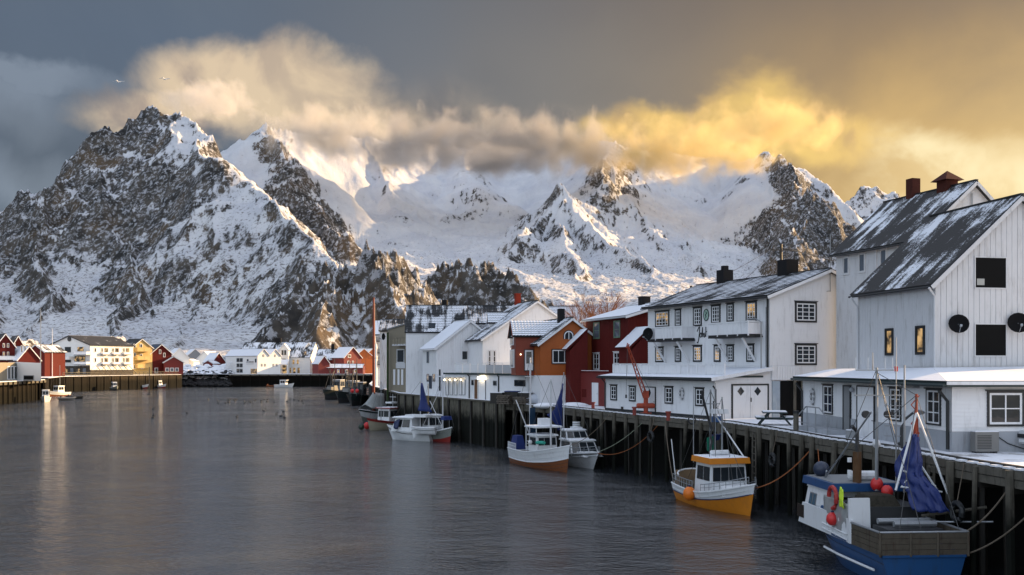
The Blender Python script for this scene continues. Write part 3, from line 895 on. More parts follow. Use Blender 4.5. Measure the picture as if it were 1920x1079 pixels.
# sheet boarding further along
mb = MB()
for P, n, d in walk(EDGE[13:], .36, 0):
    w_ = .16; e = random.uniform(0, .05)
    mb.box(P + n * (.1 + e) + ZUP * (DECK / 2 - .35), d * w_, n * .03, ZUP * (DECK / 2 + .35))
qb = thing('boarded_quay', 'board-faced quay wall below the beige and grey houses', 'quay', (-1.5, 95, 0))
boardm = tide('quay_boards', (0.15, 0.14, 0.11))
mb.build('facing_boards', boardm, qb, kind='stuff')
for (x0, y0), (x1, y1) in zip(EDGE[13:], EDGE[14:]):
    a = V((x0, y0, 0)); b = V((x1, y1, 0)); d = (b - a).normalized(); n = V((-d.y, d.x, 0))
    MB().bar(a + n * .1 + ZUP * (DECK + .04), b + n * .1 + ZUP * (DECK + .04), .42, .16).build('edge_beam', WOOD, qb)
    mb = MB().bar(a + n * .1 + ZUP * (DECK + .135), b + n * .1 + ZUP * (DECK + .135), .36, .04).build('snow_cover', SNOW, qb)
for P, n, d in walk(EDGE[13:], 3.1, 1.0):
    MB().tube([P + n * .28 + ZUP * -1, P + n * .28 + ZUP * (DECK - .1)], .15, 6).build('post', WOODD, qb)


def ladder(P, d, n, z0, z1, label, mat=WOOD):
    t0 = thing('quay_ladder', label, 'ladder', V((P.x, P.y, z0)))
    for s_ in (-.22, .22): MB().bar(P + d * s_ + n * .36 + ZUP * z0, P + d * s_ + n * .36 + ZUP * z1, .09, .07).build('rail', mat, t0)
    k = z0 + .3
    while k < z1: MB().bar(P - d * .22 + n * .38 + ZUP * k, P + d * .22 + n * .38 + ZUP * k, .05).build('rung', mat, t0); k += .38


LW = walk(EDGE, 1.0, 0)
def edge_at(px):
    return min(LW, key=lambda q: abs(960 + F * q[0].x / q[0].y - px) + (0 if q[0].y > 20 else 9e9))
for px, lb in ((1771, 'wooden ladder down the quay posts behind the blue boat'), (1427, 'narrow ladder down the quay posts behind the yellow boat')):
    P, n, d = edge_at(px); ladder(P, d, n, .3, DECK - .3, lb)

# ================================================================ row of harbour buildings, nearest first
# --- big barn with corrugated roof
bu = V((-.2, 1, 0)).normalized()
bvv = V((bu.y, -bu.x, 0))
BARN = House('barn', 'tall white board-clad barn with steep dark snow-streaked roof and two black gable openings', 'barn', (20.4, 48), bu, 6.9, 9.2, DECK, 12.0, 16.15,
             WHITE2, RF_RUSTY, ov=.35, ovg=.25, side_clad=('v', .16), gable_clad=('v', .30), style='flat', barge=WHITE2, each=True)
g = BARN.gable; s_ = BARN.side
for bx, lb in (((1828, 484, 1885, 540), None), ((1828, 609, 1885, 667), None)):
    a0, z0, a1, z1 = g.rect(*bx); w_ = panel(g, bx, BARN.t, VOID, 'opening', .02, .034)
    mb = MB(); ring(g, mb, a0 - .06, z0 - .06, a1 + .06, z1 + .06, .06, 0, .06); mb.build('frame', WHITE2, w_)
a0, z0, a1, z1 = g.rect(1831, 523, 1845, 535); panel(g, (a0, z0, a1, z1), BARN.t, pm('grey_paper', (.35, .36, .34)), 'notice', .034, .04, px=False)
for bx in ((1661.5, 616, 1676.5, 667), (1718.5, 611, 1735.5, 665.5)): window(s_, bx, BARN.t, 1, 1, BLACKT, BLACKT, GLASSG, head=False, off=.05)
mb = MB().tube([s_.pt(s_.L + .25, 11.7, .5), s_.pt(s_.L + .12, 11.3, .1), s_.pt(s_.L + .1, 7.8, .1)], .055, 7); mb.build('downpipe', WHITE2, BARN.t)
mb = MB().tube([s_.pt(.1, 11.7, .5), s_.pt(.1, 11.2, .12), s_.pt(.1, 7.6, .1)], .055, 7); mb.build('downpipe', WHITE2, BARN.t)
for px, py, r, lb in ((1803, 612, .46, 'black satellite dish on the barn gable left of the lower opening'), (1914, 610, .5, 'black satellite dish cut off at the right edge beside the barn opening')):
    a, z = g.px(px, py); dish(g.pt(a - .25, z, .05), g.n + V((-.5, -.1, .3)), r, lb)

# --- tall house behind
TH = House('tall_house', 'tall old white house behind the barn with long snowy roof, cupola and brick chimney', 'house', (25.3, 62), (-.31, 1), 8.4, 8.4, DECK, 15.9, 19.5,
           WHITE2, RF_RUSTY, ov=.4, ovg=.3, side_clad=('h', .19), gable_clad=('h', .19), style='flat', barge=WHITE2)
for bx in ((1581, 481, 1593, 516), (1610, 474, 1623.5, 512), (1650, 466, 1664, 501), (1683, 458, 1698, 490)): window(TH.side, bx, TH.t, 1, 1, WHITE2, WHITE2, GLASSW, head=False, each=False)
for a in (3.4, 5.6): MB().box(TH.side.pt(a + 1.0, 14.0, .05), TH.side.d * .08, TH.side.n * .05, ZUP * 1.9).build('pilaster', WHITE2, TH.t)
TH.chimney(1712, 336, 0, 18, BRICK, cap=False)
P, z1, wd, c = TH.chimney(1776, 340, 0, 26, BRICK, cap=False, name='cupola')
mb = MB(); R_ = wd / 2 + .28; mb.add([V((P.x, P.y, 0)) + TH.v * a * R_ + TH.u * b * R_ + ZUP * z1 for a, b in ((-1, -1), (1, -1), (1, 1), (-1, 1))] + [V((P.x, P.y, z1 + .68))], [(0, 1, 4), (1, 2, 4), (2, 3, 4), (3, 0, 4), (3, 2, 1, 0)])
mb.build('cupola_roof', BRICK, TH.t)
MB().tube([TH.gable.pt(4.0, 17.9, .12), TH.gable.pt(4.0, 18.9, .12)], .04, 6).build('vent_pipe', STEEL, TH.t)

# --- white hotel house with lettering, balconies and annex
cu = V((-.410, .912, 0)).normalized()
C1 = (17.69, 68.37)
HC = House('white_harbour_house', 'long white clapboard house with black-framed windows, two balconies and black script on the wall', 'house', C1, cu, 15.6, 10.2, DECK, 12.75, 14.62,
           WHITE, RF_MID, ov=.45, ovg=.35, side_clad=('h', .17), gable_clad=('h', .17), style='rows', pitch=.42)
hs, hg = HC.side, HC.gable
for i, bx in enumerate(((1229.5, 583, 1255.5, 614), (1266.5, 580, 1277.5, 613), (1300.5, 576, 1316.5, 612), (1334.5, 572, 1351.5, 607), (1363.5, 569, 1376.5, 604), (1399.5, 565.5, 1419.5, 605),
           (1229.5, 651, 1244.5, 679.5), (1266.5, 650, 1277.5, 679), (1300.5, 648, 1316.5, 679), (1339.5, 647, 1351.5, 679), (1363.5, 647, 1376.5, 678.5), (1400.5, 645.5, 1414.5, 679))):
    n_ = 4 if i == 0 else (2 if bx[2] - bx[0] < 14 else 3)
    window(hs, bx, HC.t, n_, 4, BLACKT, WHITE, GLASSG if i in (0, 5, 6, 8, 9) else GLASS, t=.12, st=.07)
for i, bx in enumerate(((1490, 566, 1530.5, 605), (1569.5, 567, 1609.5, 606), (1490, 645, 1530.5, 685), (1569.5, 645.5, 1609.5, 686))):
    window(hg, bx, HC.t, 3, 4, BLACKT, WHITE, GLASS, t=.13, st=.08)
HC.chimney(1359, 507, 0, 22, SOOT, cap=False); HC.chimney(1477, 488, 0, 27, SOOT, cap=False)
P, z1, wd, c = HC.chimney(1359, 507, 0, 10, SOOT, cap=False, name='chimney_pot'); c.location.z += .35
pipe_down(hs, 1441, 553, 704, HC.t, r=.07)
# round emblem and script
a, z = hs.px(1325, 591); mb = MB(); N = 20
r1, r2 = .33, .43
ctr = hs.pt(a, z, .05)
vs = [ctr] + [ctr + hs.d * math.cos(6.2832 * j / N) * r1 + ZUP * math.sin(6.2832 * j / N) * r2 for j in range(N)]
emb = MB().add(vs, [(0, 1 + j, 1 + (j + 1) % N) for j in range(N)]).build('emblem', pm('emblem_pale_green', (.35, .5, .42), .6), HC.t)
MB().tube([ctr + hs.d * math.cos(6.2832 * j / N) * r1 + ZUP * math.sin(6.2832 * j / N) * r2 for j in range(N + 1)], .04, 5, cap=False).build('emblem_rim', DARKT, emb)
MB().tube([ctr + hs.n * .03 + hs.d * x_ + ZUP * y_ for x_, y_ in ((-.1, -.25), (.03, -.12), (-.06, .01), (.09, .12), (-.01, .26))], [.02, .04, .035, .04, .02], 5).build('emblem_figure', DARKT, emb)


def script(w, px0, px1, y0, y1, strokes, parent, mat, r=.028, name='lettering'):
    a0, _ = w.px(px0); a1, _ = w.px(px1); zt = w.px((px0 + px1) / 2, y0)[1]; zb = w.px((px0 + px1) / 2, y1)[1]
    for st in strokes:
        pts = [w.pt(a0 + (a1 - a0) * x, zb + (zt - zb) * y, .045) for x, y in st]
        sm = []
        for i in range(len(pts) - 1):
            for k in range(4):
                q = k / 4; p0 = pts[max(i - 1, 0)]; p1 = pts[i]; p2 = pts[i + 1]; p3 = pts[min(i + 2, len(pts) - 1)]
                sm.append(.5 * ((2 * p1) + (p2 - p0) * q + (2 * p0 - 5 * p1 + 4 * p2 - p3) * q * q + (3 * p1 - p0 - 3 * p2 + p3) * q ** 3))
        sm.append(pts[-1]); MB().tube(sm, r, 5).build(name, mat, parent)


script(hs, 1308, 1328.5, 613, 643, [  # J o h s  H .
    [(.0, .72), (.14, .95), (.22, .98), (.2, .6), (.14, .2), (.06, .0), (.0, .06)],
    [(.34, .62), (.26, .52), (.27, .38), (.36, .36), (.42, .48), (.34, .62)],
    [(.42, .45), (.5, .96), (.48, .36), (.5, .54), (.57, .58), (.6, .38)],
    [(.7, .6), (.64, .54), (.71, .46), (.68, .34), (.62, .38)],
    [(.8, .98), (.78, .36)], [(.78, .66), (.94, .7)], [(.96, 1.0), (.93, .36)], [(1.02, .36), (1.04, .37)]], HC.t, BLACKT, r=.035)


def balcony(w, x0, y0, x1, y1, dep, parent, name='balcony', slab=.22, mat=WHITE, boards=True, slabm=BLACKT):
    a0 = w.px(x0)[0]; a1 = w.px(x1)[0]; zt = w.px((x0 + x1) / 2, y0)[1]; zb = w.px((x0 + x1) / 2, y1)[1]
    o = MB().box(w.pt((a0 + a1) / 2, zb, dep / 2), w.d * (a1 - a0) / 2, w.n * dep / 2, ZUP * slab / 2).build(name, slabm, parent)
    f = Wl(w.pt(a0, 0, dep), w.pt(a1, 0, dep), zb, zt)
    for wl in (f, Wl(w.pt(a0, 0, 0.02), w.pt(a0, 0, dep), zb, zt), Wl(w.pt(a1, 0, dep), w.pt(a1, 0, .02), zb, zt)):
        mb = MB(); mb.box(wl.pt(wl.L / 2, (zb + zt) / 2 + .03, -.02), wl.d * wl.L / 2, wl.n * .012, ZUP * ((zt - zb) / 2 - .1)); mb.build('railing_panel', mat, o)
        MB().box(wl.pt(wl.L / 2, zt, 0), wl.d * (wl.L / 2 + .03), wl.n * .05, ZUP * .04).build('hand_rail', mat, o)
        n_ = max(1, int(wl.L / 1.3))
        for i in range(n_ + 1): MB().box(wl.pt(wl.L * i / n_, (zb + zt) / 2, .015), wl.d * .045, wl.n * .03, ZUP * ((zt - zb) / 2)).build('post', mat, o)
    return o, a0, a1, zb


# real plane of the balcony fronts lies dep in front of the wall, so columns are read off that plane
def off_wall(w, dep): return Wl(w.pt(0, 0, dep), w.pt(w.L, 0, dep), w.zb, w.top)
def balc(w, x0, y0, x1, y1, dep, parent, **k):
    f = off_wall(w, dep); a0 = f.px(x0)[0]; a1 = f.px(x1)[0]; zt = f.px((x0 + x1) / 2, y0)[1]; zb = f.px((x0 + x1) / 2, y1)[1]
    slab = k.get('slab', .22); mat = k.get('mat', WHITE)
    o = MB().box(w.pt((a0 + a1) / 2, zb, dep / 2), w.d * (a1 - a0) / 2, w.n * dep / 2, ZUP * slab / 2).build('balcony', k.get('slabm', BLACKT), parent)
    for wl in (Wl(w.pt(a0, 0, dep), w.pt(a1, 0, dep), zb, zt), Wl(w.pt(a0, 0, 0.02), w.pt(a0, 0, dep), zb, zt), Wl(w.pt(a1, 0, dep), w.pt(a1, 0, .02), zb, zt)):
        MB().box(wl.pt(wl.L / 2, (zb + zt) / 2 + .03, -.02), wl.d * wl.L / 2, wl.n * .012, ZUP * ((zt - zb) / 2 - .1)).build('railing_panel', mat, o)
        MB().box(wl.pt(wl.L / 2, zt, 0), wl.d * (wl.L / 2 + .03), wl.n * .05, ZUP * .04).build('hand_rail', mat, o)
        n_ = max(1, int(wl.L / k.get('sp', 1.0)))
        for i in range(n_ + 1): MB().box(wl.pt(wl.L * i / n_, (zb + zt) / 2, .015), wl.d * .04, wl.n * .03, ZUP * ((zt - zb) / 2)).build('post', mat, o)
    return o, a0, a1, zb


for x0, y0, x1, y1 in ((1214, 614, 1278, 638), (1327.5, 605, 1403, 631)):
    o, a0, a1, zb = balc(hs, x0, y0, x1, y1, 1.25, HC.t)
    for a in (a0 + .8, a1 - .8): MB().bar(hs.pt(a, zb - .15, 1.15), hs.pt(a, zb - 1.75, .05), .12).build('brace', WHITE, o)
a, z = hs.px(1246, 628); dish(hs.pt(a, z, 1.3), hs.n + V((-.6, -1.2, .2)), .5, 'black satellite dish on the left balcony of the white harbour house')
a, z = hg.px(1583, 533); dish(hg.pt(a - .2, z, .05), hg.n + V((-.5, 0, .3)), .45, 'dark satellite dish high on the white gable beside the tall house')

# annex
an_v = hg.d; A1 = V((13.53, 66.5, 0))
AN_W = 4.56; AN_L = 14.7
ann = thing('annex', 'low white quay-side annex with snowy lean-to roof and diamond-marked double doors', 'annex', (A1.x, A1.y, DECK))
zA, zI = 7.05, 7.62   # outer and inner roof heights
As = Wl(A1 + cu * AN_L, A1, DECK, zA); Ag = Wl(A1, A1 + an_v * AN_W, DECK, [(0, zA), (AN_W, zI)]); Af = Wl(A1 + cu * AN_L + an_v * AN_W, A1 + cu * AN_L, DECK, [(0, zI), (AN_W, zA)])
mb = MB(); P0 = A1; P1 = A1 + an_v * (AN_W - .01); P2 = P1 + cu * AN_L; P3 = P0 + cu * AN_L
mb.add([P0 + ZUP * DECK, P1 + ZUP * DECK, P2 + ZUP * DECK, P3 + ZUP * DECK, P0 + ZUP * zA, P1 + ZUP * zI, P2 + ZUP * zI, P3 + ZUP * zA], [(0, 1, 5, 4), (1, 2, 6, 5), (2, 3, 7, 6), (3, 0, 4, 7), (4, 5, 6, 7)])
aw = mb.build('wall', WHITE, ann)
clad(As, 'h', .16, WHITE, aw); clad(Ag, 'h', .16, WHITE, aw)
E0 = A1 - an_v * .55 - cu * .4 + ZUP * (zA + .08); E1 = A1 - an_v * .55 + cu * (AN_L + .3) + ZUP * (zA + .08)
R0 = A1 + an_v * (AN_W - .06) - cu * .4 + ZUP * (zI + .2); R1 = R0 + cu * (AN_L + .7)
slope(E0, E1, R1, R0, ann, RF_SNOW, DARKT, th=.2)
MB().bar(E0 - cu * .03 - ZUP * .08, R0 - cu * .03 - ZUP * .08, .05, .22).build('barge_board', WHITE, ann)
MB().tube([E0 - an_v * .08 - ZUP * .1, E1 - an_v * .08 - ZUP * .1], .07, 6).build('gutter', BLACKT, ann)
for bx in ((1145.5, 722, 1157.5, 751), (1180.5, 724, 1192.5, 753), (1247.5, 725, 1262.5, 757.5), (1304.5, 727.5, 1320.5, 762)):
    window(As, bx, ann, 2, 3, BLACKT, WHITE, GLASS, t=.1, st=.07)
panel(As, (1210, 727, 1229.5, 779), ann, WHITE, 'door', .0, .06, frame=BLACKT, handle=True)
a, z = As.px(1219, 737); mb = MB(); c0 = As.pt(a, z, .07)
mb.prism([c0 + As.d * .2, c0 + ZUP * .34, c0 - As.d * .2, c0 - ZUP * .34], As.n * -.01); mb.build('diamond_window', GLASS, ann)
gd = []
for k, (x0, x1) in enumerate(((1374, 1406), (1406.8, 1438))):
    gd.append(panel(Ag, (x0, 723.5, x1, 788.5), ann, WHITE, 'garage_door', .0, .05))
for px in (1388, 1419.5):
    a, z = Ag.px(px, 734); c0 = Ag.pt(a, z, .07); MB().prism([c0 + Ag.d * .28, c0 + ZUP * .3, c0 - Ag.d * .28, c0 - ZUP * .3], Ag.n * -.02).build('diamond_window', GLASS, gd[0] if px < 1400 else gd[1])
a0, z0, a1, z1 = Ag.rect(1372, 721.5, 1439.5, 789)
mb = MB()
for c_, dx, dz in ((Ag.pt(a0, (z0 + z1) / 2, .04), .05, (z1 - z0) / 2), (Ag.pt(a1, (z0 + z1) / 2, .04), .05, (z1 - z0) / 2), (Ag.pt((a0 + a1) / 2, z1, .04), (a1 - a0) / 2 + .05, .05)):
    mb.box(c_, Ag.d * dx, Ag.n * .035, ZUP * dz)
mb.build('door_frame', BLACKT, ann)
a, z = Ag.px(1407, 750); MB().box(Ag.pt(a, z, .08), Ag.d * .03, Ag.n * .03, ZUP * .14).build('handle', DARKM, gd[1])
pipe_down(As, 1344, 724, 786, ann, r=.06)
MB().tube([As.pt(.15, 6.95, .45), As.pt(.1, 6.6, .1), As.pt(.1, 4.6, .1)], .06, 6).build('downpipe', BLACKT, ann)
for s0, g0 in ((As, (1143, 1330)),):
    MB().box(As.pt(As.L / 2, DECK + .09, .04), As.d * As.L / 2, As.n * .02, ZUP * .09).build('base_board', BLACKT, ann)
# roof terrace rail
tw = Wl(A1 + cu * AN_L + an_v * .75, A1 + an_v * .75 - cu * .1, 7.2, 8.05)
def rail_wall(w, z0, z1, parent, mat=WHITE, sp=1.05, slots=None, th=.03):
    MB().box(w.pt(w.L / 2, z1, 0), w.d * w.L / 2, w.n * .06, ZUP * .04).build('hand_rail', mat, parent)
    n_ = max(1, int(w.L / sp)); sp = w.L / n_
    for i in range(n_ + 1): MB().box(w.pt(w.L * i / n_, (z0 + z1) / 2, .02), w.d * .05, w.n * .05, ZUP * ((z1 - z0) / 2)).build('post', mat, parent)
    for i in range(n_):
        if slots and i in slots:
            mb = MB(); k = .1
            while k < sp - .08: mb.box(w.pt(w.L * i / n_ + k, (z0 + z1) / 2, 0), w.d * .03, w.n * .012, ZUP * ((z1 - z0) / 2 - .08)); k += .14
            mb.build('railing_slats', mat, parent, kind='stuff')
        else:
            MB().box(w.pt(w.L * (i + .5) / n_, (z0 + z1) / 2 + .03, 0), w.d * (sp / 2 - .02), w.n * th / 2, ZUP * ((z1 - z0) / 2 - .09)).build('railing_panel', mat, parent)
tr = thing('terrace_railing', 'white panelled railing round the roof terrace above the quay-side annex', 'railing', tw.pt(0, 7.35))
rail_wall(tw, 7.25, 8.08, tr, slots=(9, 10, 11))
rail_wall(Wl(tw.pt(0, 0, -3.7), tw.pt(0, 0, -.02), 7.3, 8.05), 7.45, 8.08, tr)
MB().box(tw.pt(tw.L / 2, 7.22, -1.6), tw.d * tw.L / 2, tw.n * 1.6, ZUP * .06).build('terrace_floor', DARKT, tr)
# wreaths
def wreath(w, px, py, r, label):
    a, z = w.px(px, py); c = w.pt(a, z, .09)
    tt = thing('wall_wreath', label, 'wreath', c)
    mb = MB(); N = 18
    mb.tube([c + w.d * math.cos(6.2832 * j / N) * r * (.62 + .06 * (j % 2)) + ZUP * math.sin(6.2832 * j / N) * r * (1 + .08 * (j % 3)) for j in range(N + 1)], .05, 5, cap=False)
    mb.build('ring', GREYW, tt)
    for j in range(8):
        q = 6.2832 * j / 8; MB().ball(c + w.d * math.cos(q) * r * .62 + ZUP * math.sin(q) * r + w.n * .03, .09, seg=6, rings=4).build('ornament', WHITE2, tt)
wreath(As, 1280, 738, .36, 'pale wreath between two windows of the quay-side annex')

# link wall and dark passage to the right of the annex
lk = thing('passage_link', 'white board parapet over a dark open passage between annex and low building', 'passage', (18.4, 68.7, DECK))
lw = Wl(C1, V((*C1, 0)) + hg.d * 6.0, DECK, 7.3)
lw1 = off_wall(lw, .12)
panel(lw1, (1447, 686.5, 1497, 713), lk, WHITE, 'parapet', -.1, .04)
clad(Wl(lw1.pt(lw1.px(1447)[0], 0), lw1.pt(lw1.px(1497)[0], 0), lw1.px(1470, 713)[1], lw1.px(1470, 687)[1]), 'v', .22, WHITE, lk, off=.05)
panel(lw1, (1449, 715, 1462, 789), lk, pm('pale_blue_weathered', (.38, .45, .52), .7, .2, .6, (.6, .62, .62)), 'side_panel', -.05, .03)
panel(lw1, (1462.5, 714.5, 1506, 789), lk, VOID, 'dark_opening', -.11, -.02)
for px in (1489, 1503.5):
    a, _ = lw1.px(px); MB().tube([lw1.pt(a, DECK, .06), lw1.pt(a, 7.0, .06)], .11, 6).build('post', WOOD, lk)

# --- low white building in front of the barn
lu = V((17.05 - 18.2, 58.4 - 41.2, 0)).normalized(); L1 = V((18.2, 41.2, 0)); LL = 17.2; lv = V((lu.y, -lu.x, 0)); LWd = 11.0
low = thing('low_building', 'low white clapboard quay building with snowy roof in front of the barn', 'building', (L1.x, L1.y, DECK))
zl = 7.12
Ls = Wl(L1 + lu * LL, L1, DECK, zl); Lg = Wl(L1, L1 + lv * LWd, DECK, zl); Lf = Wl(L1 + lu * LL + lv * LWd, L1 + lu * LL, DECK, zl)
mb = MB(); q = [L1, L1 + lv * LWd, L1 + lv * LWd + lu * LL, L1 + lu * LL]
mb.add([a + ZUP * DECK for a in q] + [a + ZUP * zl for a in q], [(0, 1, 5, 4), (1, 2, 6, 5), (2, 3, 7, 6), (3, 0, 4, 7), (4, 5, 6, 7)])
lwb = mb.build('wall', WHITE, low)
for w_ in (Ls, Lg):
    clad(w_, 'h', .16, WHITE, lwb, zb=DECK + .85)
    MB().box(w_.pt(w_.L / 2, DECK + .42, .03), w_.d * (w_.L / 2 + .02), w_.n * .03, ZUP * .42).build('plinth', PLINTH, low)
# roof: shallow hip rising to the barn wall
e = .5; zz = zl + .2
c00 = L1 - lv * e - lu * e + ZUP * zz; c01 = L1 - lv * e + lu * (LL + .3) + ZUP * zz; c10 = L1 + lv * (LWd + e) - lu * e + ZUP * zz
rA = V((20.2, 47.8, 7.85)); rB = V((18.6 + .25, 58.6, 7.75)); rC = V((29.5, 49.7, 7.95))
slope(c00, c01, rB, rA, low, RF_SNOW, DARKT, th=.22)
slope(c10, c00, rA, rC, low, RF_SNOW, DARKT, th=.22)
MB().bar(c00 + lv * .02 - ZUP * .06, c10 - ZUP * .06, .06, .14).build('fascia', WHITE, low)
MB().tube([c00 - lv * .08 - ZUP * .14, c01 - lv * .08 - ZUP * .14], .075, 6).build('gutter', DARKT, low)
for bx, c_, r_ in (((1544.5, 721.5, 1562.5, 777), 2, 3), ((1669.5, 727, 1691, 790), 2, 3), ((1738.5, 729.5, 1765.5, 797.5), 2, 3)):
    window(Ls, bx, low, c_, r_, BLACKT, WHITE, GLASS, t=.07, st=.07, each=True)
panel(Ls, (1584, 725, 1596, 815), low, GREYW, 'door', .0, .07, frame=BLACKT, handle=True)
panel(Ls, (1610, 726, 1641, 826), low, WHITE, 'door', .0, .07, frame=BLACKT, handle=True)
window(Lg, (1850, 733, 1919, 800), low, 2, 2, BLACKT, WHITE, GLASS, t=.09, st=.09, each=True)
MB().tube([Ls.pt(Ls.L - .1, 6.95, .5), Ls.pt(Ls.L - .12, 6.5, .12), Ls.pt(Ls.L - .12, DECK + .1, .12)], .07, 8).build('downpipe', BLACKT, low)
MB().tube([Ls.pt(.12, 6.95, .45), Ls.pt(.12, 6.5, .1), Ls.pt(.12, DECK + .1, .1)], .06, 6).build('downpipe', BLACKT, low)
a, z = Ls.px(1711, 724); MB().box(Ls.pt(a, z, .16), Ls.d * .7, Ls.n * .12, ZUP * .08).build('wall_lamp', STEEL, low)
a, z = Ls.px(1602, 731); MB().ball(Ls.pt(a, z, .14), .13, seg=8, rings=6).build('wall_lamp', PLINTH, low)
wreath(Ls, 1526, 744, .4, 'pale wreath on the low building left of its first window')
# heat pump box
a0, z0, a1, z1 = Lg.rect(1813.5, 811, 1857, 849)
ac = thing('heat_pump', 'grey metal heat pump unit standing on the quay below the low gable wall', 'heat pump', Lg.pt((a0 + a1) / 2, DECK, .5))
mb = MB().box(Lg.pt((a0 + a1) / 2, DECK + .47, .45), Lg.d * .5, Lg.n * .2, ZUP * .4); mb.build('casing', pm('grey_metal_case', (.17, .17, .165), .5, .1), ac)
for k in range(9): MB().box(Lg.pt((a0 + a1) / 2 - .12, DECK + .2 + k * .065, .657), Lg.d * .3, Lg.n * .008, ZUP * .012).build('louvre', DARKM, ac)
for k in (-.38, .38): MB().box(Lg.pt((a0 + a1) / 2 + k, DECK + .04, .45), Lg.d * .05, Lg.n * .2, ZUP * .04).build('foot', DARKM, ac)
MB().box(Lg.pt((a0 + a1) / 2, DECK + .885, .45), Lg.d * .49, Lg.n * .19, ZUP * .018).build('snow_cap', SNOW, ac)
cb = [Lg.pt(a1 - .2 + x_, z_, .1) for x_, z_ in ((.3, DECK + .75), (.9, DECK + .35), (1.6, DECK + .12), (2.2, DECK + .06))]
tag(MB().tube(cb, .02, 5).build('cable', BLACKT), 'black cable sagging down the plinth beside the heat pump', 'cable')
# ramp with handrail
rb = thing('entrance_ramp', 'steel handrail and ramp at the low building door', 'handrail', Ls.pt(1.5, DECK, 1.2))
rl = off_wall(Ls, 1.3)
p0 = rl.px(1496)[0]; p1 = rl.px(1551)[0]
pts = [rl.pt(p0, DECK + .05), rl.pt(p0, DECK + .8), rl.pt(p0 + 1.3, DECK + 1.35), rl.pt(p1 - 1.1, DECK + 1.35), rl.pt(p1, DECK + .85), rl.pt(p1, DECK)]
MB().tube(pts, .035, 6).build('hand_rail', STEEL, rb)
for f_ in (.33, .62): MB().tube([rl.pt(p0 + (p1 - p0) * f_, DECK), rl.pt(p0 + (p1 - p0) * f_, DECK + 1.33)], .03, 6).build('post', STEEL, rb)
MB().tube([rl.pt(p0, DECK + .45), rl.pt(p1, DECK + .45)], .025, 5).build('lower_rail', STEEL, rb)
MB().box(rl.pt((p0 + p1) / 2, DECK + .12, -.55), rl.d * (p1 - p0) / 2, rl.n * .5, ZUP * .12).build('ramp', PLINTH, rb)

# --- red house
ru = V((-.32, .946, 0)).normalized(); R1p = V((8.17, 86.2, 0)); rv_ = V((ru.y, -ru.x, 0))
RH = House('red_house', 'dark red upper house with low snowy roof on a brighter red ground floor', 'house', (10.04, 86), ru, 9.3, 6.0, DECK, 12.2, 13.5, RED, RF_SNOW, fascia=pm('pale_fascia', (.45, .47, .5), .5), side_clad=('v', .26), gable_clad=('v', .26), ov=.4, style='flat', rv=.75)
for bx in ((1113.5, 604.5, 1125, 636), (1151.5, 601.5, 1163.5, 634)): window(RH.side, bx, RH.t, 1, 2, pm('green_sash', (.12, .2, .14), .6), pm('green_sash', (.12, .2, .14)), GLASSW, t=.08, head=False)
for bx in ((1113.5, 662, 1124.5, 694), (1151.5, 660, 1163.5, 693)): window(RH.side, bx, RH.t, 2, 3, WHITE, WHITE, GLASS, t=.08)
RH.chimney(1208, 558, 0, 17, SOOT)
rg = thing('red_ground_floor', 'bright red ground floor block with white door under the red house', 'building', (R1p.x, R1p.y, DECK))
q = [R1p, R1p + rv_ * 2.6, R1p + rv_ * 2.6 + ru * 10.3, R1p + ru * 10.3]; zr_ = 7.35
b_ = MB().add([a + ZUP * DECK for a in q] + [a + ZUP * zr_ for a in q], [(0, 1, 5, 4), (1, 2, 6, 5), (2, 3, 7, 6), (3, 0, 4, 7), (4, 5, 6, 7)]).build('wall', RED2, rg)
Rs = Wl(R1p + ru * 10.3, R1p, DECK, zr_); clad(Rs, 'h', .2, RED2, b_)
MB().box(Rs.pt(Rs.L / 2, zr_ + .06, -.1), Rs.d * Rs.L / 2, Rs.n * .16, ZUP * .07).build('ledge', RED, rg)
MB().box(Rs.pt(Rs.L / 2, zr_ + .15, -.12), Rs.d * Rs.L / 2, Rs.n * .1, ZUP * .025).build('snow_ledge', SNOW, rg)
panel(Rs, (1111, 718, 1122.5, 760), rg, WHITE, 'door', .02, .07, handle=True)
panel(Rs, (1092, 730, 1099.5, 745), rg, RED, 'shutter', .02, .06)
# lean-tos with snow
def lean(label, px0, ytop, px1, ybot, Y, wallm, z_b, dep=3.0, name='lean_to'):
    """roof falling from (px1,ytop) right to (px0,ybot) left"""
    a = XY(px0, Y); b = XY(px1, Y); za = ZA(ybot, Y); zb_ = ZA(ytop, Y)
    tt = thing(name, label, 'shed', (b.x, b.y, DECK)); u = V((-.3, .95, 0)).normalized(); a.z = za; b.z = zb_
    slope(a, a + u * dep, b + u * dep, b, tt, RF_SNOW, RED, th=.15)
    MB().prism([V((a.x + .35, a.y + .1, DECK)), V((b.x, b.y + .1, DECK)), V((b.x, b.y + .1, zb_ - .18)), V((a.x + .35, a.y + .1, za - .1))], u * dep).build('wall', wallm, tt)
lean('red lean-to with full snow roof left of the red house', 1062, 617, 1102, 655, 91.5, RED, 0)
lean('snow-roofed red lean-to squeezed between red house and white harbour house', 1180, 612, 1221, 651, 83.2, RED, 0)

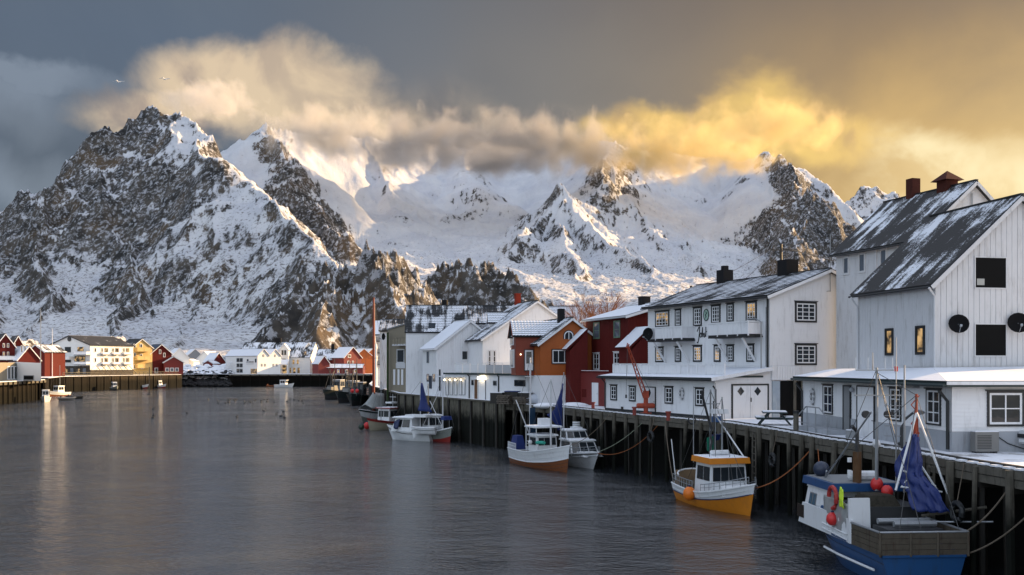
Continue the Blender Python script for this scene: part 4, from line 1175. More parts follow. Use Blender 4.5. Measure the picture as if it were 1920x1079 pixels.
# --- orange house
ov_ = V((.95, .3, 0)).normalized(); ou = V((-ov_.y, ov_.x, 0))
OA = V((2.6, 92, 0))
OH = House('orange_house', 'ochre orange wooden house with tiled snowy roof and arched attic window', 'house', OA, ou, 7.5, 6.2, 7.05, 10.0, 12.25, ORANGE, RF_MID, side_clad=('h', .18), gable_clad=('h', .18), style='wave', pitch=.36, ov=.35)
window(OH.gable, (1034, 655, 1071, 683), OH.t, 3, 1, BLACKT, WHITE, GLASS, t=.08, st=.09, head=False, each=True)
ag = OH.gable; a0, z0, a1, z1 = ag.rect(1056, 621, 1076, 636); cx = (a0 + a1) / 2; N = 12
def arch(mb, r, h, o0, mi=0):
    pts = [(-r, 0), (r, 0)] + [(r * math.cos(math.pi * j / N), h + r * math.sin(math.pi * j / N)) for j in range(N + 1)]
    mb.prism([ag.pt(cx + x_, z0 + y_, o0) for x_, y_ in pts], ag.n * -.03)
r_ = (a1 - a0) / 2; aw_ = MB(); arch(aw_, r_, .3, .05); aw_ = aw_.build('window', BLACKT, OH.t)
mb = MB(); arch(mb, r_ - .08, .3, .065); sash_ = mb.build('sash', WHITE, aw_)
mb = MB(); arch(mb, r_ - .16, .28, .078); mb.build('pane', GLASS, aw_)
MB().box(ag.pt(cx, z0 + .35, .08), ag.d * .03, ag.n * .012, ZUP * .4).build('mullion', WHITE, aw_)
OW = House('orange_wing', 'deep rust-coloured wing with balcony door on the left of the orange house', 'house wing', OA + V((-2.45, 2.0, 0)) , (1, .12), 2.6, 4.0, 7.05, 10.75, 12.2, RUST, RF_SNOW, side_clad=None, gable_clad=None, style='wave', pitch=.36, ov=.3, root=None, gutter=False) if False else None
# wing: ridge runs along the view's width
wt = thing('orange_wing', 'deep rust-coloured wing with glazed balcony door left of the orange house', 'house wing', (0.4, 93.4, 7.05))
wA = V((0.35, 93.4, 0)); wd = V((1, .10, 0)).normalized(); wn = V((-wd.y, wd.x, 0)); wW, wD = 2.65, 4.2; ze_, zr2 = 10.65, 12.05
fr = Wl(wA, wA + wd * wW, 7.05, ze_); lf = Wl(wA + wn * wD, wA, 7.05, [(0, ze_), (wD / 2, zr2), (wD, ze_)])
q = [wA, wA + wd * wW, wA + wd * wW + wn * wD, wA + wn * wD]
wb = MB().add([a + ZUP * 7.05 for a in q] + [a + ZUP * ze_ for a in q] + [wA + wn * wD / 2 + ZUP * zr2, wA + wd * wW + wn * wD / 2 + ZUP * zr2],
              [(0, 1, 5, 4), (1, 2, 6, 9, 5), (2, 3, 7, 6), (3, 0, 4, 8, 7), (4, 5, 9, 8), (6, 7, 8, 9)]).build('wall', RUST, wt)
clad(fr, 'h', .18, RUST, wb); clad(lf, 'h', .18, RUST, wb)
ea = wA - wn * .3 - wd * .3 + ZUP * (ze_ + .1); eb = ea + wd * (wW + 2.2); ra = wA + wn * wD / 2 - wd * .3 + ZUP * (zr2 + .2); rb_ = ra + wd * (wW + 2.2)
slope(ea, eb, rb_, ra, wt, RF_SNOW, TILE, 'wave', .36); fa = wA + wn * (wD + .3) - wd * .3 + ZUP * (ze_ + .1)
slope(fa + wd * (wW + .5), fa, ra, ra + wd * (wW + .5), wt, RF_SNOW, TILE)
for P_, Q_ in ((ea, ra), (fa, ra)): MB().bar(P_ - wd * .03 - ZUP * .12, Q_ - wd * .03 - ZUP * .12, .04, .2).build('barge_board', RUST, wt)
panel(fr, (984, 657, 999, 696), wt, WHITE, 'balcony_door', .02, .07, frame=BLACKT); panel(fr, (986.5, 660, 996.5, 682), wt, GLASS, 'door_glass', .07, .08)
panel(fr, (1005, 657, 1008.5, 680), wt, WHITE, 'narrow_window', .02, .07)
for bx in ((957, 630, 964, 648), (957, 656, 965, 690)): panel(lf, bx, wt, WHITE, 'window_frame', .02, .06); panel(lf, (bx[0] + 1.2, bx[1] + 2, bx[2] - 1.2, bx[3] - 2), wt, GLASS, 'pane', .06, .07)
a, z = fr.px(976, 665); lampm = pm('lit_lamp', (1.0, .8, .5), emit=3.5)
lo = MB().ball(fr.pt(a, z, .15), .06, seg=8, rings=6).build('wall_lamp', lampm, wt)
MB().box(V((4.65, 94.5, 12.5)), ov_ * .28, ou * .28, ZUP * .85).build('chimney', SOOT, OH.t)
# plinth floor of orange house
pf = thing('white_plinth', 'white clapboard ground floor carrying the orange house', 'building', (2.7, 92, DECK))
q = [OA + V((0, -.02, 0)), OA + ov_ * 6.2, OA + ov_ * 6.2 + ou * 7, OA + ou * 7]
pb = MB().add([a + ZUP * DECK for a in q] + [a + ZUP * 7.04 for a in q], [(0, 1, 5, 4), (1, 2, 6, 5), (2, 3, 7, 6), (3, 0, 4, 7), (4, 5, 6, 7)]).build('wall', WHITE, pf)
clad(Wl(q[0], q[1], DECK, 7.04), 'h', .18, WHITE, pb)

# --- white terrace building left of it
ku = V((-.5, .866, 0)).normalized(); K0 = V((2.55, 93.7, 0)); KL = 14.0; kv = V((ku.y, -ku.x, 0)); kz = 7.0
kt = thing('terrace_building', 'flat-roofed white quay building with lit lamp and glass-railed terrace on top', 'building', (K0.x, K0.y, DECK))
q = [K0, K0 + kv * 5, K0 + kv * 5 + ku * (KL + 6), K0 + ku * (KL + 6)]
kb = MB().add([a + ZUP * DECK for a in q] + [a + ZUP * kz for a in q], [(0, 1, 5, 4), (1, 2, 6, 5), (2, 3, 7, 6), (3, 0, 4, 7), (4, 5, 6, 7)]).build('wall', WHITE, kt)
Ks = Wl(K0 + ku * (KL + 6), K0, DECK, kz); clad(Wl(K0 + ku * 8.2, K0, DECK, kz), 'h', .18, WHITE, kb)
MB().box(Ks.pt(Ks.L / 2, kz + .07, -2.3), Ks.d * (Ks.L / 2 + .1), Ks.n * 2.5, ZUP * .09).build('terrace_slab', DARKT, kt)
panel(Ks, (966, 714, 985, 724.5), kt, GLASS, 'window', .02, .06, frame=BLACKT, ft=.05)
panel(Ks, (884.5, 712.5, 889.5, 722.5), kt, GLASS, 'window', .02, .06); panel(Ks, (926, 715, 931.5, 723.5), kt, GLASS, 'window', .02, .06, frame=GREYW, ft=.05)
panel(Ks, (890.5, 712, 896.5, 750), kt, pm('brown_door', (.13, .06, .025), .6), 'door', .02, .06, frame=WHITE, ft=.08)
panel(Ks, (898, 713, 911, 751), kt, WHITE, 'door', .02, .07, frame=GREYW, ft=.03)
a, z = Ks.px(905.5, 709.5); MB().box(Ks.pt(a, z, .25), Ks.d * .55, Ks.n * .12, ZUP * .14).build('lit_lamp', pm('lit_lamp', (1, .8, .5), emit=3.5), kt)
for px in (881, 936, 1009.5): pipe_down(Ks, px, 702, 752, kt, r=.07)
for x0 in (837, 845, 853, 862, 868): panel(Ks, (x0, 713, x0 + 4.5, 741), kt, WHITE, 'french_window', .02, .06, frame=GREYW, ft=.04)
a0 = Ks.px(832)[0]; a1 = Ks.px(872)[0]; MB().box(Ks.pt((a0 + a1) / 2, 6.75, .5), Ks.d * (a1 - a0) / 2, Ks.n * .5, ZUP * .05).build('canopy', WHITE, kt)
for i, x0 in enumerate((838, 848, 858, 869)):
    a, z = Ks.px(x0, 712.5); MB().ball(Ks.pt(a, z, .3), .10, seg=8, rings=5).build('string_lamp', pm('lit_lamp', (1, .8, .5), emit=3.5), kt)
gr = thing('terrace_railing', 'glass and white metal railing along the upper terrace before the orange house', 'railing', Ks.pt(Ks.L - 8, kz + .15))
GP = pm('frosted_rail_panel', (.42, .44, .47), .15, .05)
n_ = 10; kr = Wl(K0 + ku * 17.6 - kv * .0, K0 - kv * .0, kz, 8.2)
for i in range(n_ + 1): MB().box(kr.pt(kr.L * i / n_, kz + .62, -.03), kr.d * .04, kr.n * .04, ZUP * .6).build('post', WHITE, gr)
MB().box(kr.pt(kr.L / 2, kz + 1.2, -.03), kr.d * kr.L / 2, kr.n * .05, ZUP * .035).build('hand_rail', WHITE, gr)
for i in range(n_): MB().box(kr.pt(kr.L * (i + .5) / n_, kz + .62, -.03), kr.d * (kr.L / n_ / 2 - .06), kr.n * .01, ZUP * .42).build('railing_panel', GP if i > 3 else WHITE, gr)

# --- big white gable behind the orange house
G0 = V((-3.3, 112, 0))
GH = House('white_gable_house', 'large white house whose wide tiled gable rises behind the orange house', 'house', G0, (-.33, .944), 7.5, 13.0, DECK, 10.9, 15.2, WHITE, RF_MID, style='wave', pitch=.36, side_clad=None, gable_clad=None, ov=.3)
GH.chimney(970.5, 552, 0, 9.5, BRICK2)
for bx in ((915, 657, 921, 690), (924, 657, 930, 690)): window(GH.gable, bx, GH.t, 1, 3, WHITE2, WHITE, GLASS, t=.06, head=False)
# houses whose ridges run across the view
def cross_house(label, x0, x1, ye, yr, Y, zb, wall, roof, dep=7.0, skew=.06, style='wave', pitch=.36, cl=None, ylow=None, fascia=TILE, name='house', x1w=None, cat='house'):
    a = XY(x0, Y); d = V((1, skew, 0)).normalized(); L = ((XY(x1, Y) - a).length); n = V((-d.y, d.x, 0))
    zr_ = ZA(yr, Y + dep / 2); ze_ = ZA(ye, Y - .3)
    tt = thing(name, label, cat, (a.x, a.y, zb)); q = [a, a + d * L, a + d * L + n * dep, a + n * dep]
    w0 = MB().add([p + ZUP * zb for p in q] + [p + ZUP * ze_ for p in q] + [a + n * dep / 2 + ZUP * zr_, a + d * L + n * dep / 2 + ZUP * zr_],
                  [(0, 1, 5, 4), (1, 2, 6, 9, 5), (2, 3, 7, 6), (3, 0, 4, 8, 7), (4, 5, 9, 8), (6, 7, 8, 9)]).build('wall', wall, tt)
    f = Wl(q[0], q[1], zb, ze_); l = Wl(q[3], q[0], zb, [(0, ze_), (dep / 2, zr_), (dep, ze_)])
    if cl: clad(f, cl[0], cl[1], wall, w0)
    th = .16; e0 = q[0] - n * .3 - d * .15 + ZUP * (ze_ + .05); e1 = q[1] - n * .3 + d * .15 + ZUP * (ze_ + .05)
    r0 = a + n * dep / 2 - d * .15 + ZUP * (zr_ + th + .1); r1 = r0 + d * (L + .3)
    slope(e0, e1, r1, r0, tt, roof, fascia, style, pitch)
    b0 = q[3] + n * .3 - d * .15 + ZUP * (ze_ + .05); slope(b0 + d * (L + .3), b0, r0, r1, tt, roof, fascia)
    MB().bar(r0 + ZUP * .05, r1 + ZUP * .05, .22, .1).build('ridge_cap', fascia, tt)
    return tt, f, l, (r0, r1)


t1, f1, l1, rr = cross_house('white house behind, its long tiled roof running left of the big gable', 879, 968, 607, 577.5, 120, DECK, WHITE, RF_MID)
t2, f2, l2, rr = cross_house('short tiled roof of the house showing right of the big white gable', 1036, 1094, 611, 579, 123, DECK, WHITE, RF_SNOW)
# dormer
t3, f3, l3, rr = cross_house('white dormer bay with balcony below the long tiled roof', 917, 956, 606, 590.5, 116, DECK, WHITE, RF_SNOW, dep=3, cat='dormer bay')
o, a0, a1, zb = balc(f1, 880, 630, 913, 646, 1.2, t1, mat=WHITE2, slabm=WHITE2, sp=.5)
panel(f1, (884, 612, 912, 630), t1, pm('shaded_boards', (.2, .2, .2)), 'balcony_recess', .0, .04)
for x0 in (891, 902): panel(f1, (x0, 660, x0 + 6, 694), t1, GLASSW, 'balcony_door', .02, .06, frame=WHITE, ft=.08)
a, z = f1.px(917, 700)
# --- white barn with full snow roof
hv = V((1, .18, 0)).normalized(); hu = V((-hv.y, hv.x, 0)); HA = XY(818, 116)
SB = House('snow_roof_house', 'white board-clad house with thick smooth snow on its left roof slope', 'house', HA, (-.40, .916), 5.0, 8.4, DECK, 10.0, 13.15, WHITE, RF_SNOW, fascia=WHITE, gable_clad=('v', .3), ov=.35)
window(SB.gable, (864.5, 657, 878, 676.5), SB.t, 1, 1, WHITE, WHITE2, GLASS, head=False, t=.1)
for bx in ((801, 660, 804.5, 681), (801, 702, 804.5, 716), (812, 702, 816, 716)): panel(SB.side, bx, SB.t, GLASSW, 'window', .02, .05, frame=GREYW, ft=.03)
panel(SB.side, (805, 705, 810, 729), SB.t, pm('blue_black_door', (.02, .03, .05)), 'door', .02, .05)
panel(SB.gable, (823, 693, 825.5, 733), SB.t, BLACKT, 'downpipe', .02, .1)
# --- large tiled house
t4, f4, l4, rr = cross_house('big white-boarded house with checkered snowy tile roof and skylight', 761, 876, 623.5, 577, 122.5, DECK, WHITE, RF_MID, dep=8.5, cl=('v', .32))
# skylight and chimney
e = f4; P = V(rr[0]).lerp(V(rr[1]), .66) ; MB().tube([P + V((-.3, .6, -.6)), P + V((-.3, .6, .75))], .42, 10).build('chimney', SOOT, t4)
sk0 = XY(809.5, 119.2); sk0.z = ZA(614, 119.2)
nn = V((0, -.62, .78)); MB().box(sk0 + V((0, .35, .22)), V((.42, .02, 0)), V((0, .3, .24)) * 1.2, nn * .05).build('skylight', GLASS, t4)
# --- beige house
t5 = thing('beige_house', 'beige flat-sided house with dish and balcony between white houses', 'house', XY(730, 137) + ZUP * DECK)
a = XY(727, 135); b = XY(764, 131); zA_, zB_ = ZA(619, 135), ZA(608, 131); n_ = V((.25, .97, 0)) * 8
bb = MB().prism([V((a.x, a.y, DECK)), V((b.x, b.y, DECK)), V((b.x, b.y, zB_)), V((a.x, a.y, zA_))], n_).build('wall', BEIGE, t5)
MB().bar(V((a.x, a.y, zA_ + .08)), V((b.x, b.y, zB_ + .08)), .3, .18).build('fascia', GREYW, t5)
f5 = Wl(a, b, DECK, zA_)
window(f5, (744.5, 655, 758.5, 681), t5, 1, 1, WHITE2, WHITE2, GLASS, head=False)
panel(f5, (743, 681, 760, 691), t5, WHITE2, 'window_apron', .02, .06)
balc(f5, 735, 633, 761, 647, 1.1, t5, mat=BEIGE, slabm=WHITE2, sp=.6)
for x0 in (738, 746, 753): panel(f5, (x0, 693, x0 + 3.5, 722), t5, WHITE, 'french_window', .02, .06)
a_, z_ = f5.px(738.5, 632); dish(f5.pt(a_, z_, 1.2), f5.n, .45, 'black satellite dish on the beige house balcony')
t6, f6, l6, rr = cross_house('small house with thin-snow tile roof behind the beige house', 712, 766, 621, 603, 146, DECK, WHITE2, RF_MID, dep=7)
t7, f7, l7, rr = cross_house('pale house with exterior stairs, farthest of the harbour row', 703, 727, 628, 604, 174, DECK, WHITE, RF_SNOW, dep=6, style='flat')
for x0 in (704, 712, 719): panel(f7, (x0, 655, x0 + 3.5, 690), t7, GLASS, 'window', .02, .06, frame=WHITE2, ft=.05)
for y0 in (640, 662, 684):
    balc(f7, 704, y0 - 8, 722, y0, 1.0, t7, mat=GREYW, slabm=DARKM, sp=.5)
tag(MB().tube([XY(727, 134) + ZUP * 3.0, XY(727, 134) + ZUP * 12.4], .14, 7).build('green_post', pm('mossy_post', (.035, .06, .02), .9, .3, .3)), 'tall mossy green post at the beige house corner', 'post')
tag(MB().prism([XY(701, 172) + ZUP * 4.4, XY(706, 172) + ZUP * 4.4, XY(706, 172) + ZUP * 11, XY(702.5, 172) + ZUP * 13], V((0, 3, 0))).build('pale_gable_shed', WHITE2), 'narrow pale shed beside the red mast at the end of the row', 'shed')


# ================================================================ far shore
FD = 4.6
FW = pm('far_white_paint', (.72, .72, .70), .6, .05, .12, (.5, .5, .48))
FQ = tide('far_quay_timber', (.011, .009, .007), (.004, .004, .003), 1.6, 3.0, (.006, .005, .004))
DRF = roofm('far_dark_roof', (.02, .02, .022), .18)


def Fp(px, Y): return V(((px - 960) / F * Y, Y))


# ground of the far shore, both sides
LQ = [Fp(-60, 188), Fp(0, 200), Fp(85, 232), Fp(92, 262), Fp(118, 297), Fp(204, 322), Fp(340, 358)]
CQ = [Fp(340, 372), Fp(430, 372), Fp(560, 374), Fp(690, 376), Fp(790, 378)]
sheet('ground', [tuple(p) for p in LQ] + [tuple(Fp(341, 372)), (-240, 620), (-760, 620), (-500, 150)], FD, GSNOW)
sheet('ground', [tuple(p) for p in CQ] + [(-60, 620), (-250, 620)][:1] + [(-238, 620)], FD - .006, GSNOW)


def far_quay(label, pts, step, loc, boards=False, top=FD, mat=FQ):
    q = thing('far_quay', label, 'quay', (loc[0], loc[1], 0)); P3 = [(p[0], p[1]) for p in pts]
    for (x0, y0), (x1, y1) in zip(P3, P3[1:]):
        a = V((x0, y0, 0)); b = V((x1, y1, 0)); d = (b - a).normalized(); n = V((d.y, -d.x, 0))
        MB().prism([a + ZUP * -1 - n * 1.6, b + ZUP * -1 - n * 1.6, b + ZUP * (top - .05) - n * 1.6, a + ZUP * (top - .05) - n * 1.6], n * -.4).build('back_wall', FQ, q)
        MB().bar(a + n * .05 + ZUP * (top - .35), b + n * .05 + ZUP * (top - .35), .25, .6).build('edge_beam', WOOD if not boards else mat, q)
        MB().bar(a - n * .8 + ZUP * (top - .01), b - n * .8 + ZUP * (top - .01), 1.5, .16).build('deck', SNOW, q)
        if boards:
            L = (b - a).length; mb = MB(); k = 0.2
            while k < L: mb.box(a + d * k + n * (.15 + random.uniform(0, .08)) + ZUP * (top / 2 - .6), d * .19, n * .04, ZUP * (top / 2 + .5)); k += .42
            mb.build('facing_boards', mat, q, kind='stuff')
    mb = MB(); st = []
    for (x0, y0), (x1, y1) in zip(P3, P3[1:]):
        a = V((x0, y0, 0)); b = V((x1, y1, 0)); L = (b - a).length; d = (b - a) / L; n = V((d.y, -d.x, 0)); k = 1.0
        while k < L: MB().tube([a + d * k + n * .35 + ZUP * -1, a + d * k + n * .35 + ZUP * (top - .05)], .15, 5).build('post', mat, q); k += step
    return q


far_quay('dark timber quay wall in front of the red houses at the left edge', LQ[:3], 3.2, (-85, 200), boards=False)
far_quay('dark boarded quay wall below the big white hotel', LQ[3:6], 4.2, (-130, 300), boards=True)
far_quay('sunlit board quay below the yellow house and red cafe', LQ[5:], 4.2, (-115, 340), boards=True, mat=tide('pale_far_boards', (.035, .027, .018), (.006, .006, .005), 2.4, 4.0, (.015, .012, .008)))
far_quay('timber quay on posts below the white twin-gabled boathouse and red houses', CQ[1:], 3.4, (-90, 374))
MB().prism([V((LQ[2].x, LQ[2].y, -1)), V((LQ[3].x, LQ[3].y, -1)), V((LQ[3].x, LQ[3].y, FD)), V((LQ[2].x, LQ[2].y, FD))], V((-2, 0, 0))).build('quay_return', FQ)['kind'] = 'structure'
# boulder shore between the two
rk = MB(); random.seed(11)
rockm = pm('shore_rock', (.035, .035, .037), .9, .4, bump=.6)
for i in range(420):
    px = random.uniform(336, 432); Yq = random.uniform(368, 388); p = Fp(px, Yq); r = random.uniform(.4, 1.2)
    rk.ball(V((p.x, p.y, max(0, (Yq - 366) * .24) + random.uniform(-.3, .3))), r, (1, random.uniform(.7, 1.2), random.uniform(.5, .9)), 6, 4)
o = rk.build('shore_rocks', rockm, None, kind='stuff')
sb = MB()
for i in range(300):
    px = random.uniform(338, 432); Yq = random.uniform(376, 398); p = Fp(px, Yq); r = random.uniform(.5, 1.3)
    sb.ball(V((p.x, p.y, max(0, (Yq - 366) * .24) + random.uniform(-.1, .4))), r, (1.2, 1, .5), 6, 4)
sb.build('snow_on_rocks', SNOW, None, kind='stuff')


def fwin(w, px0, y0, px1, y1, parent, glass=GLASS, frame=WHITE, name='window'):
    a0, z0, a1, z1 = w.rect(px0, y0, px1, y1)
    o = MB().box(w.pt((a0 + a1) / 2, (z0 + z1) / 2, .06), w.d * (a1 - a0) / 2, w.n * .06, ZUP * (z1 - z0) / 2).build(name, frame, parent)
    t_ = min(.16, (a1 - a0) * .18, (z1 - z0) * .18)
    MB().box(w.pt((a0 + a1) / 2, (z0 + z1) / 2, .13), w.d * ((a1 - a0) / 2 - t_), w.n * .012, ZUP * ((z1 - z0) / 2 - t_)).build('pane', glass, o)
    return o


def fhouse(name, label, px, Y, u, L, W, ze, zr, wall, roof, fascia=BLACKT, cat='house', **k):
    return House(name, label, cat, Fp(px, Y), u, L, W, FD, ze, zr, wall, roof, fascia, ov=k.pop('ov', .5), ovg=k.pop('ovg', .4), gutter=False, **k)


# white hotel: near corner at column 170, gable to the left-front, long side to the right
hu_ = V((-.9, .44, 0)).normalized(); lu_ = V((.44, .9, 0)).normalized()
HY = 325; cx_ = Fp(169, HY)
# u must run away with v on its right: use the far-left gable corner as origin
HW = 19.0
A_ = V((cx_.x, cx_.y, 0)) + hu_ * HW
HT = House('white_hotel', 'big white three-storey hotel with balconies, gable in shade and long side in the sun', 'hotel', (A_.x, A_.y), lu_, 18.0, HW, FD, 14.6, 17.6, FW, DRF, ov=.6, ovg=.5, gutter=False, barge=BLACKT)
hg_, hr_ = HT.gable, HT.right
for bx in ((122, 651, 133, 661), (112, 670, 119, 680), (121.5, 670, 133, 680)): fwin(hg_, *bx, HT.t, GLASS, BLACKT)
fwin(hg_, 145, 650, 158, 660, HT.t, GLASSG, WHITE); fwin(hg_, 140, 668, 160, 679, HT.t, GLASSG, BLACKT)
for y0, y1 in ((660, 666), (679, 684.5)): balc(hg_, 138, y0, 162, y1, 1.6, HT.t, sp=1.5)
for px in (176.5, 189, 209.5, 230): fwin(hr_, px, 652.5, px + 4, 661, HT.t, GLASS, WHITE); fwin(hr_, px, 671, px + 4, 680, HT.t, GLASS, WHITE)
for px in (196, 216, 236):
    for y0 in (653, 671.5): fwin(hr_, px, y0, px + 6.5, y0 + 8.5, HT.t, GLASSG, BROWNF if False else GREYW); balc(hr_, px - 2.5, y0 + 8, px + 9.5, y0 + 12.5, 1.2, HT.t, sp=1.5)
gfm = pm('dark_ground_floor', (.06, .05, .04), .8, .2, .3, (.02, .02, .02))
MB().box(hg_.pt(hg_.L / 2, FD + 1.55, .06), hg_.d * hg_.L / 2, hg_.n * .05, ZUP * 1.55).build('ground_floor', gfm, HT.t)
for k in range(6): MB().box(hg_.pt(2 + k * 2.9, FD + 1.5, .14), hg_.d * .7, hg_.n * .03, ZUP * .9).build('window', GLASSG if k in (2, 4) else GLASSW, HT.t)
MB().box(hr_.pt(hr_.L / 2, FD + .9, .06), hr_.d * hr_.L / 2, hr_.n * .05, ZUP * .9).build('ground_floor', gfm, HT.t)
MB().tube([hg_.pt(hg_.L / 2, 16.6, .05), hg_.pt(hg_.L / 2, 16.6, .3)], .8, 12).build('round_vent', BLACKT, HT.t)
MB().box(hg_.pt(6, 10.3, 1.2), hg_.d * 6, hg_.n * 1.2, ZUP * .5).build('entrance_canopy', FW, HT.t)
for k in range(7): a = 2 + k * 2.3; MB().bar(hr_.pt(a, FD + .3, 4.2), hr_.pt(a, FD + 3.3, .3), .14).build('brace', WOOD, HT.t)
# yellow house behind its right end
YH = fhouse('yellow_house', 'pale yellow house with stacked balconies at the right end of the hotel', 246, 352, (-.75, .66), 9, 8, 14.2, 17.2, YELLOW, DRF)
yg = YH.gable
for x0, y0 in ((250, 645), (250, 662), (262, 645), (262, 664), (250, 684), (264, 684)): fwin(yg, x0, y0, x0 + 5, y0 + 8, YH.t, GLASS, WHITE)
for y0 in (652, 668, 683): balc(yg, 258, y0, 283, y0 + 7, 2.2, YH.t, mat=YELLOW, slabm=YELLOW, sp=2)
# red gabled house and cafe
RG = fhouse('red_gable_house', 'dark red house with blue-grey roof right of the yellow house', 283, 358, (-.62, .78), 9, 7.5, 12.2, 15.4, RED, roofm('blue_grey_roof', (.05, .07, .11), .1), barge=WHITE)
for bx in ((298, 656, 302, 664), (306, 662, 310, 670), (290, 690, 296, 700)): fwin(RG.gable, *bx, RG.t, GLASS, WHITE)
cf = fhouse('red_cafe', 'low red cafe building with wide windows at the quay end', 308, 357, (-.4, .92), 8, 6.5, 9.0, 11.0, RED2, RF_SNOW)
for x0 in (310, 319, 328): fwin(cf.gable, x0, 690, x0 + 7, 697, cf.t, GLASSW, WHITE)
BW = fhouse('small_white_house', 'small white gabled house standing behind the red cafe', 318, 420, (-.5, .86), 10, 8, 11, 15.2, FW, RF_SNOW, barge=WHITE)
# left edge group
R1h = fhouse('red_boathouse', 'red boathouse with white-edged gable at the left edge', 34, 262, (-.75, .66), 12, 5.5, 9.6, 12.9, RED, RF_SNOW, barge=WHITE)
for bx in ((39, 648, 42, 661), (45, 648, 48, 661)): fwin(R1h.gable, *bx, R1h.t, GLASS, WHITE)
R2h = fhouse('dark_red_house', 'plain dark red house with snowy roof between boathouse and hotel', 52, 300, (.35, .94), 8, 6.6, 12.0, 14.0, RED, RF_MID)
R3h = fhouse('tall_red_house', 'tall dark red house with steep twin white-edged gables at the left edge', -8, 262, (-.6, .8), 10, 4.6, 13.0, 16.2, RED, DRF, barge=WHITE)
R4h = fhouse('narrow_red_house', 'narrow red house with white-edged gable touching the tall red house', 22, 275, (-.6, .8), 8, 3.2, 13.0, 16.0, RED, DRF, barge=WHITE)
for hh, xs in ((R3h, (5, 13)), (R4h, (25,))):
    for x0 in xs:
        for y0 in (644, 660): fwin(hh.gable, x0, y0, x0 + 4, y0 + 8, hh.t, GLASSG, WHITE)
balc(R3h.gable, -5, 668, 30, 676, 1.6, R3h.t, sp=1.6)
wb_ = thing('white_store', 'low white flat-roofed store on the left quay', 'shed', (*Fp(30, 215), FD))
a = Fp(32, 217); b = Fp(77, 213)
MB().prism([V((a.x, a.y, FD)), V((b.x, b.y, FD)), V((b.x, b.y, ZA(681, 213))), V((a.x, a.y, ZA(679, 217)))], V((-8, 12, 0))).build('wall', FW, wb_)
w_ = Wl((a.x, a.y), (b.x, b.y), FD, 8.5); fwin(w_, 45, 704, 64, 713, wb_, VOID, GREYW, 'opening')
gb_ = thing('grey_store', 'low beige shed with tall white-framed windows at the left edge', 'shed', (*Fp(-20, 205), FD))
a2 = Fp(-45, 200)
MB().prism([V((a2.x, a2.y, FD)), V((a.x - .3, a.y, FD)), V((a.x - .3, a.y, ZA(680, 212))), V((a2.x, a2.y, ZA(680, 200)))], V((-8, 12, 0))).build('wall', BEIGE, gb_)
w_ = Wl((a2.x, a2.y), (a.x - .3, a.y), FD, 8.5)
for x0 in (13.5, 20, 26): fwin(w_, x0, 687, x0 + 4.5, 712, gb_, GLASS, WHITE)
# fences: balustrade in front of hotel
fb = thing('quay_railing', 'long dark railing on the quay in front of the hotel', 'railing', (*LQ[4], FD))
for (p, q_) in zip(LQ[4:], LQ[5:]):
    a = V((p.x - 1, p.y + 2, 0)); b = V((q_.x - 1, q_.y + 2, 0)); w_ = Wl(a, b, FD, FD + 1)
    for z_ in (FD + .5, FD + 1.1): MB().bar(w_.pt(0, z_), w_.pt(w_.L, z_), .1, .14).build('rail', WOOD, fb)
    for i in range(int(w_.L / 2.2) + 1): MB().bar(w_.pt(i * 2.2, FD), w_.pt(i * 2.2, FD + 1.1), .1).build('post', WOOD, fb)

# white boathouse with twin gables
MX = V((-.85, .5, 0)).normalized()
MH = cross_house('long white boathouse behind, its black roof streaked with snow', 447, 586, 671, 643.5, 402, FD, FW, RF_MID, dep=14, skew=-.12, style='flat', x1w=None, cat='boathouse')
for x0 in (548, 556): fwin(MH[1], x0, 674, x0 + 5, 684, MH[0], GLASSG, WHITE)
for x0 in (541, 549, 557): fwin(MH[1], x0, 689, x0 + 6, 701, MH[0], GLASSG, WHITE)
P = V(MH[3][0]).lerp(V(MH[3][1]), .47); MB().box(P + ZUP * .8, V((1.3, 0, 0)), V((0, .6, 0)), ZUP * .9).build('chimney', SOOT, MH[0])
# twin gables facing right-front, in the sun
tu = V((-.76, .65, 0)).normalized(); tv = V((tu.y, -tu.x, 0))
c1 = Fp(483, 377)
for i, (lb, ln) in enumerate((('white twin boathouse, left of the two sunlit gables', 21), ('white twin boathouse, right of the two sunlit gables', 12))):
    A_ = V((c1.x, c1.y, 0)) + tv * 5.3 * i
    hh = House('boathouse', lb, 'boathouse', (A_.x, A_.y), tu, ln, 5.28, FD, 11.6, 14.1, FW, RF_SNOW, ov=.3, ovg=.4, gutter=False, barge=WHITE)
    for x0, y0 in ((.36, 8.0), (.64, 8.0), (.5, 11.6)): a = hh.gable.L * x0; MB().box(hh.gable.pt(a, y0, .05), hh.gable.d * .35, hh.gable.n * .05, ZUP * .5).build('window', GREYW, hh.t)
    if i == 0:
        TB = hh
        for bx in ((470, 691, 483, 702), (463, 673, 467, 679), (478, 672, 482, 681)): fwin(hh.side, *bx, hh.t, GLASSG if bx[0] == 470 else GLASS, WHITE)
        for yy in (676, 686, 696):
            for xx in (444, 450): fwin(hh.side, xx, yy - 4, xx + 5, yy + 3, hh.t, GLASS, DARKM)
        s_a = hh.side.px(424)[0]; s_b = hh.side.px(438)[0]
        for k in range(2): MB().bar(hh.side.pt(s_a + .2, FD + .2, 1.0 + k), hh.side.pt(s_b, 9.4, 1.0 + k), .14, .3).build('outside_stair', WHITE, hh.t)
        script(hh.side, 462, 476, 677.5, 683.5, [[(x / 10, .55), (x / 10 + .05, .95), (x / 10 + .08, .55)] for x in range(0, 10, 1)] + [[(0, .1), (1, .12)]], hh.t, DARKM, r=.05)
